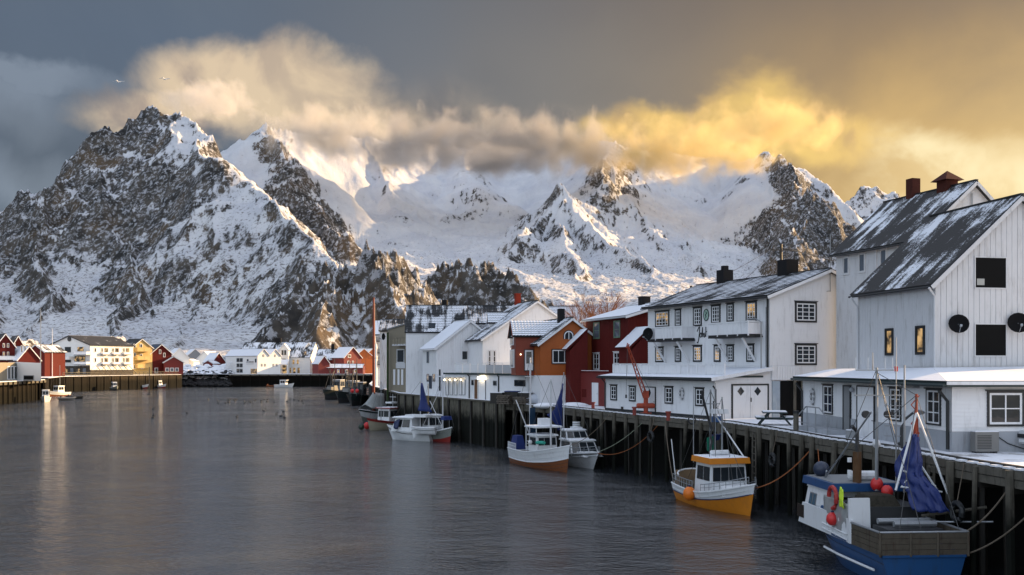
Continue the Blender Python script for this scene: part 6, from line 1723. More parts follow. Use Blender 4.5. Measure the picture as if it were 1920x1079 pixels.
drape([[b2.p(1.6, -1.2, 3.95), b2.p(2.6, -.1, 4.0)], [b2.p(1.5, -1.15, 3.6), b2.p(2.5, -.1, 3.55)]], TARP, 'furled_tarpaulin', b2.t, sub=7, wob=.14, seed=8)
drape([[b2.p(2.5, -.3, 3.9), b2.p(2.75, .2, 3.85)], [b2.p(2.5, -.35, 3.0), b2.p(2.8, .25, 3.1)]], GREENR, 'green_netting', b2.t, sub=5, wob=.12, seed=2)
b2.buoy(3.3, 1.62, .75, .36, BUOYO, 'orange buoy hanging on the side of the yellow boat')
b2.tube([(.5, 1.2, 1.2), (.3, 1.4, 3.6)], .03, 'boathook', BWH)
b2.tube([(6.6, -.5, 1.3), (6.7, -.55, 1.75)], .1, 'tyre_fender', DARKM, n=8)

# --- 3: wooden boat
b3 = Boat('wooden_boat', 'old wooden fishing boat, white above and varnished brown planks below', (.35, 82.6), (.40, -.917), 9.8, 2.9, (1.2, 1.25, 2.05),
          [(.58, BWOOD, 'hull_planks'), (1, BWH, 'upper_planks')], draft=.7, tr=.55, rake=.5, gun=BWH, wale=(.59, BWH), flare=.6, full=2.4, deck=NETB)
for fr_, mm in ((.25, DARKM), (.36, DARKM), (.47, DARKM), (.72, WHITE2), (.86, WHITE2)):
    for sd_ in (-1, 1):
        P_ = []
        for i in range(15):
            t_ = i / 14; z1_ = b3.sheer(t_); z0_ = -.7 * (1 - max(0, (t_ - .75) / .25) ** 2 * .6); p_ = .32 + .6 * max(0, (t_ - .45) / .55) ** 1.5
            P_.append(b3.p(t_ * (9.8 - .5 * (1 - fr_)), sd_ * (b3.hb(t_) * fr_ ** p_ + .006), z0_ + (z1_ - z0_) * fr_))
        MB().tube(P_, .012, 4).build('plank_seam', mm, b3.t)
b3.cabin(4.3, 6.0, .85, 1.3, 2.5, BWH, tb=.05, tf=.1, nf=3, nsd=2, over=.15)
b3.box(4.2, 6.3, -1.15, 1.15, 3.15, 3.25, 'canopy', BWH); b3.box(4.25, 6.25, -1.1, 1.1, 3.25, 3.3, 'snow_on_roof', SNOW)
for a_, b_ in ((4.3, -1.05), (4.3, 1.05), (6.2, -1.05), (6.2, 1.05)): b3.tube([(a_, b_, 1.3), (a_, b_, 3.15)], .035, 'canopy_post', BWH)
b3.box(4.8, 5.4, -.5, .3, 3.3, 3.85, 'radar_box', BWH)
b3.mast(2.8, 0, 1.0, 8.6, .11, [(9.3, 0, 2.1), (.3, -.8, 1.3), (.3, .8, 1.3)], mat=WHITE2, cross=.5); b3.mast(6.6, 0, 1.3, 6.9, .08, [(9.4, 0, 2.1), (4.0, -1.1, 1.5), (4.0, 1.1, 1.5)], mat=WHITE2)
b3.tube([(2.9, 0, 2.2), (2.2, 1.0, 5.2)], .05, 'boom', WHITE2)
for sd_ in (-1, 1): b3.rail(.02, .3, .5, sd_, mat=BWH, r=.025)
b3.box(.9, 2.2, .1, 1.0, 1.2, 2.3, 'covered_gear', TARP, None, .2, .2, .2); drape([[b3.p(3.1, -.3, 4.6), b3.p(3.3, .2, 4.6)], [b3.p(3.1, -.4, 1.9), b3.p(3.5, .3, 1.8)]], pm('dark_blue_cloth', (.01, .03, .06), .7), 'furled_sail', b3.t, sub=6, wob=.12)
b3.tube([(6.2, 1.0, 2.05), (7.3, .9, 2.1)], .13, 'green_bundle', pm('turquoise_cloth', (.05, .35, .27), .7), n=8)
b3.buoy(5.2, 1.1, 2.0, .17, pm('white_float', (.7, .7, .7), .5), 'white round float on the wooden boat beside its cabin')
# hanging blue tarp between boats (on the cruiser's mast)
# --- 4: white cruiser
b4 = Boat('cabin_cruiser', 'white cabin cruiser with wide slanted windscreen beside the wooden boat', (4.0, 83.6), (.30, -.954), 8.6, 3.0, (1.0, 1.0, 1.4),
          [(.55, BWH, 'hull_bottom'), (1, BWH, 'hull_side')], draft=.6, tr=.9, rake=1.3, wale=(.93, DARKM), flare=.9, full=2.1)
b4.cabin(3.0, 5.9, 1.2, .95, 2.0, BWH, tb=.2, tf=.75, nf=3, nsd=3, wz=(.2, .86), over=.15, rh=.1)
b4.cabin(2.6, 4.2, .95, 2.1, 2.75, BWH, tb=.12, tf=.5, nf=3, nsd=2, wz=(.2, .8), over=.1, rh=.08, name='flybridge')
b4.box(5.6, 7.6, -.8, .8, .95, 1.25, 'fore_deck', BWH, None, 0, .15, .9)
b4.rail(.45, .98, .45, -1, mat=STEEL, r=.018); b4.rail(.45, .98, .45, 1, mat=STEEL, r=.018)
for z_ in (3.0, 3.15, 3.3): MB().tube([b4.p(3.0, -.35, z_), b4.p(3.0, -.35, z_ + .1)], .32, 12).build('radar_tier', BWH, b4.t)
b4.box(2.6, 3.4, -.75, .05, 2.85, 3.0, 'radar_base', BWH)
b4.mast(1.0, 0, 1.0, 7.4, .06, [(.2, .9, 1.1), (4.2, -.9, 2.9), (4.2, .9, 2.9)], mat=WHITE2)
drape([[b4.p(1.0, .0, 6.4), b4.p(1.0, .08, 6.5), b4.p(1.0, .1, 6.3)], [b4.p(1.2, .9, 4.3), b4.p(1.1, .4, 5.0), b4.p(1.0, .1, 5.2)], [b4.p(1.3, 1.6, 3.9), b4.p(1.2, .7, 3.7), b4.p(1.0, .1, 3.8)], [b4.p(1.1, .8, 3.2), b4.p(1.1, .5, 2.6), b4.p(1.0, .1, 2.6)]], TARP, 'loose_sail', b4.t, sub=5, wob=.08, seed=4)
b4.buoy(3.2, 1.62, .75, .33, BUOYR, 'red buoy between the wooden boat and the white cruiser')
# --- 5: white cabin boat with dinghy
b5 = Boat('cabin_boat', 'white cabin boat carrying a dinghy on its stern, bow to the left', (-8.2, 104.8), (-.88, .47), 6.0, 2.5, (1.0, 1.0, 1.55), [(.6, BWH, 'hull_bottom'), (1, BWH, 'hull_side')], draft=.5, tr=.9, rake=.8, wale=(.84, BLACKT), flare=.8)
b5.cabin(2.2, 4.9, .95, .95, 2.4, BWH, tb=.15, tf=.6, nf=2, nsd=2, wz=(.35, .85), over=.3, rh=.1)
b5.box(.6, 3.2, -.7, .7, 2.5, 2.75, 'roof_box', BWH)
b5.mast(1.6, -.2, 1.0, 6.3, .05, [(5.9, 0, 1.5), (.2, .6, 1.0)], mat=WHITE2); b5.tube([(1.6, 0, 1.2), (.0, .8, 5.0)], .035, 'boom', WHITE2)
drape([[b5.p(1.5, -.2, 6.1), b5.p(1.5, 0, 6.1)], [b5.p(1.6, -.3, 4.4), b5.p(1.1, .3, 4.2)], [b5.p(1.7, -.5, 3.2), b5.p(.5, .5, 3.0)]], TARP, 'loose_sail', b5.t, sub=5, wob=.1, seed=6)
drape([[b5.p(4.4, -1.0, 2.0), b5.p(3.6, -1.1, 2.3)], [b5.p(4.3, -1.3, 1.3), b5.p(3.8, -1.3, 1.2)]], BLUED, 'dark_blue_cover', b5.t, sub=4, wob=.08)
dg = Boat('dinghy', 'small white dinghy slung on the stern of the white cabin boat', (-7.9, 103.2), (-.97, .2), 2.7, 1.2, (1.55, 1.5, 1.6), [(.5, BWH, 'hull_bottom'), (1, BWH, 'hull_side')], draft=-.75, tr=.8, rake=.3, wale=(.7, GREYW), flare=.4, gr=.04)
b5.box(-.9, .3, -.5, .5, .45, .6, 'stern_platform', DARKM)
# --- 6
b6 = Boat('fishing_boat', 'small grey-hulled fishing boat with red waterline beside the boarded quay', (-9.7, 108.6), (.50, -.866), 7.0, 2.7, (.9, .9, 1.6), [(.5, BRED, 'hull_bottom'), (1, BGRN, 'hull_side')], draft=.6, tr=.7, rake=.5, gun=BWH, wale=(.97, BWH), flare=.6)
b6.cabin(1.6, 3.2, .85, .9, 2.6, BWH, tb=.05, tf=.1, nf=2, nsd=2, over=.1); b6.box(3.8, 5.0, -.6, .6, .9, 1.3, 'hatch', GREYW)
b6.mast(4.9, 0, .9, 6.9, .08, [(7.5, 0, 1.6), (1.8, -.8, 1.2), (1.8, .8, 1.2)], mat=WHITE2); b6.mast(1.3, 0, 1.0, 6.0, .06, [(.2, .8, 1.0)], mat=pm('yellow_mast', (.35, .22, .08), .6)); b6.tube([(4.9, 0, 1.4), (3.0, .6, 4.2)], .04, 'boom', WHITE2)
b6.box(5.3, 6.2, -.5, .5, 2.3, 2.7, 'folded_tarpaulin', TARP, None, .1, .1, .1)
for sd_ in (-1, 1): b6.tube([(5.2, sd_ * .6, 1.1), (5.2, sd_ * .6, 2.3)], .03, 'gantry_leg', STEEL)
# --- 7
b7 = Boat('fishing_boat', 'small white and red fishing boat with red-edged canopy beside the sail boat', (-13.6, 127.5), (-.55, -.835), 7.4, 2.6, (.9, .95, 1.5), [(.45, pm('buff_hull', (.42, .38, .28), .5), 'hull_bottom'), (.85, pm('buff_hull', (.42, .38, .28), .5), 'hull_side'), (1, BRED, 'red_strake')], draft=.5, tr=.8, rake=.6, gun=BRED, flare=.6)
b7.cabin(1.8, 4.4, .95, .95, 2.6, BRED, tb=.04, tf=.15, nf=2, nsd=3, over=.3, rh=.12, wz=(.4, .8)); b7.mast(2.2, .3, 2.7, 4.3, .04, (), mat=BWH, cross=.5); b7.box(2.0, 3.4, -.5, .5, 3.2, 3.4, 'radar', BWH)
b7.mast(4.8, 0, 1, 6.0, .05, [(7, 0, 1.5), (1.0, .9, 1.0)], mat=STEEL)
b7.buoy(6.1, 1.15, .5, .42, BUOYR, 'red buoy at the bow of the small white and red boat'); b7.buoy(7.4, .9, .45, .36, pm('dark_green_buoy', (.015, .035, .02), .4), 'dark green buoy at the bow of the small white and red boat')
b7.buoy(.2, -.9, 1.5, .42, BUOYO, 'orange-red buoy at the stern of the small white and red boat')
# --- 8 sailing boat with red mast
b8 = Boat('sailing_boat', 'white sailing boat with tall red-brown mast and boom tent', (-17.4, 146.5), (-.42, -.907), 9.2, 3.0, (1.3, 1.25, 1.9), [(.55, BGRN, 'hull_bottom'), (.88, BWH, 'hull_side'), (1, DARKT, 'dark_strake')], draft=.8, tr=.6, rake=1.2, gun=BWH, flare=.5)
mastm = pm('red_brown_mast', (.20, .022, .012), .5, .2, .3)
b8.mast(5.4, 0, 1.0, 17.6, .22, [(9.0, 0, 1.9), (3.2, -1.4, 1.4), (3.2, 1.4, 1.4), (.2, 0, 1.4)], mat=mastm); b8.mast(5.1, 0, 11, 16.8, .06, (), mat=pm('pale_topmast', (.4, .3, .25), .6))
MB().bar(b8.p(5.4, -1.0, 9.0), b8.p(5.4, 1.0, 9.0), .06).build('spreader', mastm, b8.t)
drape([[b8.p(7.6, -1.1, 2.0), b8.p(7.6, 0, 2.5), b8.p(7.6, 1.1, 2.0)], [b8.p(5.6, -1.5, 1.7), b8.p(5.6, 0, 4.2), b8.p(5.6, 1.5, 1.7)], [b8.p(2.8, -1.4, 1.7), b8.p(2.8, 0, 3.9), b8.p(2.8, 1.4, 1.7)], [b8.p(.8, -1.2, 1.7), b8.p(.8, 0, 3.3), b8.p(.8, 1.2, 1.7)]], pm('grey_boom_tent', (.36, .38, .38), .8, .15, .2), 'boom_tent', b8.t, sub=4, wob=.06)
# --- 9 dark steel vessels farther along
for i, (S_, hd_, L_, lb) in enumerate((((-30.6, 205), (-.12, -.99), 9, 'dark steel work boat with cluttered deck and two pink buoys at the bow'), ((-34.8, 224), (-.2, -.98), 12, 'dark fishing vessel with tangled masts behind the steel work boat'), ((-40.5, 240), (-.3, -.95), 10, 'farthest dark fishing vessel moored at the end of the row'))):
    b9 = Boat('work_boat', lb, S_, hd_, L_, 3.6, (1.9, 1.9, 2.4), [(.5, DARKM, 'hull_bottom'), (1, pm('dark_green_hull', (.012, .02, .02), .5), 'hull_side')], draft=.6, tr=.9, rake=.5, gun=DARKM, full=4)
    b9.cabin(1.5, 4.2, 1.1, 2.0, 4.4, GREYW if i else DARKM, wall=GREYW if i else DARKM, tb=.05, tf=.2, nf=3, nsd=2)
    for k, (a_, b_, h_) in enumerate(((4.8, 0, 9.5), (5.4, .8, 7.0), (2.0, -.5, 8.5), (6.6, -.4, 6.5))): b9.mast(a_, b_, 2.0, h_, .09, [(L_ - .3, 0, 2.4), (.3, 1.4, 2.0)] if k < 2 else (), mat=DARKM, cross=.8 if k % 2 == 0 else None)
    b9.tube([(4.8, 0, 3.0), (7.2, .5, 7.4)], .07, 'boom', DARKM); b9.tube([(5.4, .8, 3.0), (2.2, 1.4, 7.0)], .06, 'boom', DARKM)
    b9.box(5.0, 7.0, -1.1, 1.1, 2.0, 3.2, 'deck_gear', DARKM, None, .2, .2, .3); b9.box(7.0, 8.2, -.9, .3, 2.0, 2.9, 'deck_crate', pm('grey_crate', (.2, .2, .19), .7))
    if i == 0:
        for k, lb2 in enumerate(('left pink-red buoy on the dark steel work boat', 'right pink-red buoy on the dark steel work boat')): b9.buoy(8.2, -1.0 + k * 1.0, 2.9, .38, BUOYR, lb2)

# --- far boats
def small_boat(px, py, hd, L, lb, col=BWH, bottom=BRED, cab=True, name='motor_boat'):
    Y = H * F / (py - HOR); S_ = XY(px, Y)
    b = Boat(name, lb, (S_.x, S_.y), hd, L, L * .32, (.9, .9, 1.5), [(.5, bottom, 'hull_bottom'), (1, col, 'hull_side')], draft=.4, tr=.8, rake=.7, n=12, gun=col)
    if cab: b.cabin(L * .3, L * .62, L * .11, .9, 2.5, BWH, tb=.08, tf=.35, nf=2, nsd=2)
    return b
k1 = small_boat(240, 729, (1, -.25), 8, 'white motor boat with red waterline, larger of two at the sunlit quay'); k1.mast(5, 0, 1, 4.5, .06, [(7.6, 0, 1.5)])
k2 = small_boat(286, 728, (.9, -.45), 6.5, 'white motor boat moored nearest the red cafe'); k2.mast(4, 0, 1, 5.5, .06, [(6, 0, 1.5)])
k3 = small_boat(210, 732, (.6, -.8), 6, 'small dark-hulled boat with white bow left of the sunlit quay boats', BGRN, DARKM)
k4 = small_boat(516, 726.5, (1, -.3), 7.6, 'white cabin cruiser moored below the porch of the white boathouse', BWH, BWH); k4.box(3, 5, -.8, .8, 2.5, 2.7, 'roof_box', BWH)
k5 = small_boat(88, 753, (.35, -.94), 6.2, 'white cabin boat moored at the corner of the left quay', BWH, BWH)
k6 = small_boat(128, 742, (-.3, -.95), 7.5, 'white and brown boat with mast beside the hotel quay', BWH, BWOOD); k6.mast(3, 0, 1, 8, .08, [(7, 0, 1.5), (.3, 0, 1)])
for i, (px, py, hd, lb, mt_) in enumerate(((112, 751, (1, -.1), 'grey inflatable boat beside the white cabin boat on the left', GREYW), (126, 748, (1, .05), 'black inflatable boat at the end of the left mooring', DARKM), (500, 725.6, (1, -.05), 'dark open rowing boat left of the white cruiser at the centre quay', BWOOD))):
    Y = H * F / (py - HOR); S_ = XY(px, Y)
    d_ = Boat('dinghy', lb, (S_.x, S_.y), hd, 3.8, 1.6, (.55, .5, .7), [(1, mt_, 'hull')], draft=.2, tr=.85, rake=.3, n=10, gun=mt_, gr=.16 if i < 2 else .05)
    d_.box(.2, .5, -.2, .2, .4, 1.0, 'outboard_motor', DARKM if i < 2 else BWOOD)

# ================================================================ quay furniture
def wpt(px, py, z): Y = (H - z) * F / (py - HOR); p = XY(px, Y); p.z = z; return p

# orange-red quay crane
P = wpt(1211, 777, DECK)
cr = thing('quay_crane', 'orange-red lattice boom crane standing on the quay before the annex', 'crane', P)
MB().tube([P, P + ZUP * .12], .42, 12).build('base_plate', RUSTM, cr); MB().tube([P + ZUP * .1, P + ZUP * 1.3], .17, 10).build('pedestal', RUSTM, cr)
MB().tube([P + V((-.7, -.1, .62)), P + V((-.6, -.1, .62)), P + V((.55, .1, .62)), P + V((.65, .1, .62))], [.14, .2, .2, .14], 10).build('winch_drum', RUSTM, cr)
MB().box(P + ZUP * 1.45, V((.2, 0, 0)), V((0, .2, 0)), ZUP * .26).build('slewing_head', RUSTM, cr)
T = XY(1176.5, P.y - 1.0); T.z = ZA(648, P.y - 1.0); Bq = P + ZUP * 1.2
dv = (T - Bq).normalized(); sx_ = V((0, 1, 0)).cross(dv).normalized(); sy_ = dv.cross(sx_)
Lb = (T - Bq).length
corner = [(-.16, -.14), (.16, -.14), (.16, .14), (-.16, .14)]
def bp_(i, f): w = 1.0 - .7 * f; return Bq + dv * Lb * f + sx_ * corner[i][0] * w + sy_ * corner[i][1] * w
bm_ = MB()
for i in range(4): bm_.tube([bp_(i, 0), bp_(i, 1)], .035, 5)
for k in range(12):
    for i in range(4): bm_.bar(bp_(i, k / 12), bp_((i + 1) % 4, (k + 1) / 12), .028)
bm_.build('lattice_boom', RUSTM, cr)
MB().tube([T - dv * .2 + V((-.15, 0, 0)), T + V((.0, 0, .15)), T + V((.15, 0, 0))], .06, 6).build('boom_head', RUSTM, cr)
MB().tube([T, P + V((.25, 0, 1.8))], .014, 4).build('luffing_cable', LINE, cr)
hk = XY(1170, P.y); hk.z = ZA(746, P.y)
MB().tube([T, V((T.x - .1, T.y, hk.z + .2))], .014, 4).build('hoist_cable', LINE, cr); MB().tube([V((T.x - .1, T.y, hk.z + .25)), V((T.x - .1, T.y, hk.z))], .07, 6).build('hook', DARKM, cr)
# bollards and red posts
for px, py, lb in ((1189.5, 779, 'red bollard left of the orange crane'), (1253, 789, 'red bollard right of the orange crane'), (1112, 768, 'red bollard by the red house door'), (1376, 806, None)):
    if lb is None: continue
    P = wpt(px, py, DECK); t0 = thing('bollard', lb, 'bollard', P)
    MB().tube([P, P + ZUP * .5], .13, 8).build('shaft', pm('bollard_red', (.25, .03, .02), .6, .2, .4), t0); MB().tube([P + ZUP * .5, P + ZUP * .6], .19, 8).build('cap', pm('bollard_red', (.25, .03, .02)), t0)
for px, py, lb in ((1297, 796, 'black mooring ring post before the annex windows'), ):
    P = wpt(px, py, DECK); tag(MB().tube([P + V((.22 * math.cos(q), 0, .26 + .22 * math.sin(q))) for q in [6.283 * k / 12 for k in range(13)]], .05, 6).build('tyre_ring', BLACKT), lb, 'tyre')
P = wpt(1492.5, 808, DECK); t0 = thing('mooring_post', 'short black-topped mooring post beside the entrance ramp', 'post', P); MB().tube([P, P + ZUP * .95], .15, 8).build('post', WOOD, t0); MB().tube([P + ZUP * .95, P + ZUP * 1.1], .17, 8).build('cap', BLACKT, t0)
# picnic table
P = wpt(1452, 797, DECK); pt = thing('picnic_table', 'dark green picnic table with snowy top in front of the dark passage', 'picnic table', P); dx_ = V((.97, -.2, 0)); dy_ = V((.2, .97, 0))
for b_, z_, w_, nm in ((0, .76, .38, 'table_top'), (-.75, .44, .14, 'bench'), (.75, .44, .14, 'bench')):
    MB().box(P + dy_ * b_ * 0 + dx_ * b_ * 1.15 + ZUP * z_, dx_ * (w_ * 1.9 if nm == 'table_top' else w_ * 1.9), dy_ * .85, ZUP * .035).build(nm, DARKT, pt)
    MB().box(P + dx_ * b_ * 1.15 + ZUP * (z_ + .06), dx_ * (w_ * 1.8), dy_ * .8, ZUP * .025).build('snow_cover', SNOW, pt)
for b_ in (-.45, .45):
    for s_ in (-1, 1): MB().bar(P + dy_ * b_ + dx_ * s_ * .95, P + dy_ * b_ + dx_ * s_ * .3 + ZUP * .75, .1).build('leg', DARKT, pt)
    MB().bar(P + dy_ * b_ - dx_ * 1.05 + ZUP * .38, P + dy_ * b_ + dx_ * 1.05 + ZUP * .38, .09).build('cross_bar', DARKT, pt)
# car nose at the right edge
P = wpt(1926, 848, DECK); P.x += .75
ct = thing('parked_car', 'white car at the right edge, only its front corner in view', 'car', P)
CB = pm('car_white', (.55, .57, .6), .25, .04)
prof = [(-1.0, .35), (-1.02, .72), (-.95, .88), (-.3, 1.0), (.0, 1.08), (.55, 1.5), (2.2, 1.55), (2.9, 1.1), (3.0, .4)]
cd = V((1, .25, 0)).normalized(); cn = V((-.25, 1, 0)).normalized()
MB().prism([P + cd * x_ + ZUP * z_ - cn * .85 for x_, z_ in prof], cn * 1.7).build('body', CB, ct)
MB().prism([P + cd * x_ + ZUP * z_ - cn * .87 for x_, z_ in ((.1, 1.1), (.6, 1.45), (2.1, 1.48), (2.6, 1.12))], cn * 1.74).build('side_windows', GLASS, ct)
for s_ in (-.62, .62): MB().box(P - cd * 1.0 + cn * s_ + ZUP * .74, cd * .05, cn * .18, ZUP * .09).build('headlight', pm('headlamp', (.75, .78, .8), .1), ct)
MB().box(P - cd * 1.03 + ZUP * .68, cd * .03, cn * .36, ZUP * .08).build('grille', BLACKT, ct); MB().box(P - cd * 1.05 + ZUP * .48, cd * .02, cn * .26, ZUP * .06).build('number_plate', WHITE, ct)
for a_ in (-.35, 2.2):
    for s_ in (-1, 1):
        c_ = P + cd * a_ + cn * s_ * .8 + ZUP * .32; wh = MB().tube([c_ - cn * .1, c_ + cn * .1], .32, 16).build('wheel', BLACKT, ct); MB().tube([c_ - cn * .11, c_ + cn * .11], .18, 10).build('rim', STEEL, wh)
# street lamps
def street_lamp(P, h, arm, lb, mat=STEEL):
    t0 = thing('street_lamp', lb, 'street lamp', P); arm = V(arm)
    MB().tube([P, P + ZUP * h, P + ZUP * (h + .25) + arm * .7, P + ZUP * (h + .25) + arm], .045, 7).build('pole', mat, t0)
    MB().ball(P + ZUP * (h + .22) + arm * 1.15, .26, (1.2, .7, .35), 10, 6).build('lamp_head', mat, t0); return t0
a, z = hs.px(1438, 605); P = hs.pt(a - .3, DECK + .1, .6); street_lamp(hs.pt(a, 7.4, .5), ZA(604, hs.pt(a, 0).y) - 7.4, hs.d * -.8 + hs.n * .1, 'wall-high street lamp at the corner of the white harbour house')
P = edge_at(1684)[0] + ZUP * DECK; P += V((.4, .2, 0)); t0 = thing('quay_lamp', 'dark quay lamp leaning over the edge behind the blue boat', 'lamp', P)
MB().tube([P, P + ZUP * .9, P + V((.1, 0, 1.25)), P + V((.5, .05, 1.55))], [.12, .1, .06, .05], 7).build('pole', DARKM, t0); MB().ball(P + V((.72, .05, 1.55)), .22, (1.3, .8, .5)).build('lamp_head', STEEL, t0)
# utility pole and wires
up_ = XY(1464.5, 84); pole = thing('utility_pole', 'dark wooden utility pole rising behind the white harbour house', 'utility pole', up_ + ZUP * DECK); zt_ = ZA(458, 84)
MB().tube([up_ + ZUP * DECK, up_ + ZUP * zt_], [.16, .11], 7).build('pole', WOODD, pole)
MB().bar(up_ + V((-.8, 0, zt_ - .5)), up_ + V((.9, .1, zt_ - .5)), .1).build('crossarm', WOODD, pole)
for k in (-.7, 0, .7): MB().tube([up_ + V((k, 0, zt_ - .45)), up_ + V((k, 0, zt_ - .2))], .06, 6).build('insulator', DARKM, pole)
u2 = XY(1296, 108) + ZUP * ZA(541, 108); u3 = XY(1680, 86) + ZUP * ZA(494, 86)
for k, (q, lb) in enumerate(((u2, 'upper overhead wire from the utility pole down to the left'), (XY(1345, 96) + ZUP * ZA(560, 96), 'lower overhead wire from the utility pole down to the left'), (u3, 'upper overhead wire from the utility pole to the tall house'), (u3 - ZUP * .5, 'lower overhead wire from the utility pole to the tall house'))):
    a_ = up_ + V((-.7 + k * .4, 0, zt_ - .3)); n_ = 10
    tag(MB().tube([a_.lerp(q, i / n_) - ZUP * .35 * 4 * (i / n_) * (1 - i / n_) for i in range(n_ + 1)], .022, 4).build('overhead_wire', LINE), lb, 'wire')
p2 = XY(1296, 108); tag(MB().tube([p2 + ZUP * DECK, p2 + ZUP * ZA(536, 108)], .14, 6).build('utility_pole', WOODD), 'short dark pole top behind the left end of the white harbour house roof', 'utility pole')
# aerial on hotel gable
P = hg.pt(hg.px(1555, 510)[0], 0, .1); t0 = thing('roof_aerial', 'thin aerial pole at the apex of the white harbour house gable', 'aerial', V((P.x, P.y, 13.3)))
MB().tube([V((P.x, P.y, 13.2)), V((P.x, P.y, 17.2))], .03, 5).build('pole', STEEL, t0); MB().tube([V((P.x, P.y, 13.25)), V((P.x - .45, P.y, 13.2)), V((P.x - .5, P.y, 13.45))], .025, 5).build('arm', STEEL, t0)
# pallets, crates, covered boat, container between terrace building and red house
PALW = pm('grey_pallet_wood', (.14, .12, .10), .9, .3, .5)
def pallet(P, ang, h, lb):
    t0 = thing('pallet', lb, 'pallet', P); c, s_ = math.cos(ang), math.sin(ang); X_ = V((c, s_, 0)); Y_ = V((-s_, c, 0))
    for k in (-.5, 0, .5): MB().box(P + Y_ * k * .9 + ZUP * (h * .45), X_ * .6, Y_ * .06, ZUP * h * .3).build('runner', PALW, t0)
    for k in range(4): MB().box(P + X_ * (-.5 + k * .333) + ZUP * (h * .9), X_ * .1, Y_ * .5, ZUP * h * .1).build('slat', PALW, t0)
base = wpt(965, 758, DECK); names = ('bottom', 'second lowest', 'third', 'fourth', 'top')
for st, (dx, dyy, n_) in enumerate(((-.9, 0, 5), (.6, -.3, 4))):
    for k in range(n_): pallet(base + V((dx + random.uniform(-.06, .06), dyy + random.uniform(-.05, .05), k * .17)), -.4 + random.uniform(-.08, .08), .16, f'{names[k] if not (st and k == 3) else "top"} grey pallet of the {"left" if st == 0 else "right"} stack on the snowy quay')
for dx, dyy, z_, w_, m_, lb in ((-1.6, 1.6, 0, .5, WOODD, 'dark wooden fish crate behind the pallets'), (-.2, 1.8, 0, .55, WOODD, 'larger dark crate behind the pallet stacks'), (1.0, 1.5, 0, .5, WOODD, 'dark crate right of the pallet stacks')):
    q = base + V((dx, dyy, z_)); t0 = thing('crate', lb, 'crate', q)
    MB().box(q + ZUP * w_, V((w_ * 1.1, -.2, 0)), V((.15, w_, 0)), ZUP * w_).build('box', m_, t0); MB().box(q + ZUP * (2 * w_ + .03), V((w_ * 1.15, -.2, 0)), V((.15, w_ * 1.05, 0)), ZUP * .03).build('lid', TARP if dx == -.2 else SNOW, t0)
q = wpt(1018, 757, DECK); t0 = thing('covered_boat', 'tarpaulin-covered dinghy under snow beside the pallets', 'boat', q)
MB().ball(q + ZUP * .35, 1, (1.9, .8, .62), 14, 8).build('cover', pm('snowy_cover', (.5, .53, .58), .7, .2, .4, (.12, .14, .18)), t0, smooth=True); MB().box(q + ZUP * .12, V((1.3, 0, 0)), V((0, .5, 0)), ZUP * .12).build('cradle', WOODD, t0)
q = wpt(1040, 752, DECK) + V((.3, 2.2, 0)); t0 = thing('container', 'grey tank container against the white plinth', 'container', q); MB().box(q + ZUP * .75, V((1.1, -.3, 0)), V((.2, .8, 0)), ZUP * .75).build('box', GREYW, t0); MB().box(q + ZUP * 1.53, V((1.12, -.3, 0)), V((.2, .82, 0)), ZUP * .03).build('lid', SNOW, t0)
MB().tube([q + ZUP * 1.55, q + ZUP * 1.8], .2, 8).build('hatch', DARKM, t0)
for px, py, m_, lb in ((808, 741, PLINTH, 'grey box left of the lit canopy'), (822, 742, WHITE, 'white freezer box under the canopy end'), (790, 739, BRICK, 'dark red shed box at the corner of the white boarded house')):
    q = wpt(px, py, DECK); q += V((.3, .8, 0)); t0 = thing('storage_box', lb, 'box', q); MB().box(q + ZUP * .55, V((.7, -.3, 0)), V((.2, .5, 0)), ZUP * .55).build('box', m_, t0); MB().box(q + ZUP * 1.12, V((.72, -.3, 0)), V((.2, .52, 0)), ZUP * .03).build('lid', SNOW, t0)
# snow heaps
for i, (px, py, r_, lb) in enumerate(((1060, 762, .9, 'snow heap by the quay edge below the red house'), (935, 756, .5, 'small snow heap left of the pallets'), (1008, 762, .8, 'snow heap right of the pallets'), (745, 735, 1.2, 'snow heap in front of the beige house'))):
    q = wpt(px, py, DECK) + V((.8, .8, 0)); tag(MB().ball(q, r_, (1.5, 1.1, .35), 12, 8).build('snow_heap', SNOW, smooth=True), lb, 'snow heap')
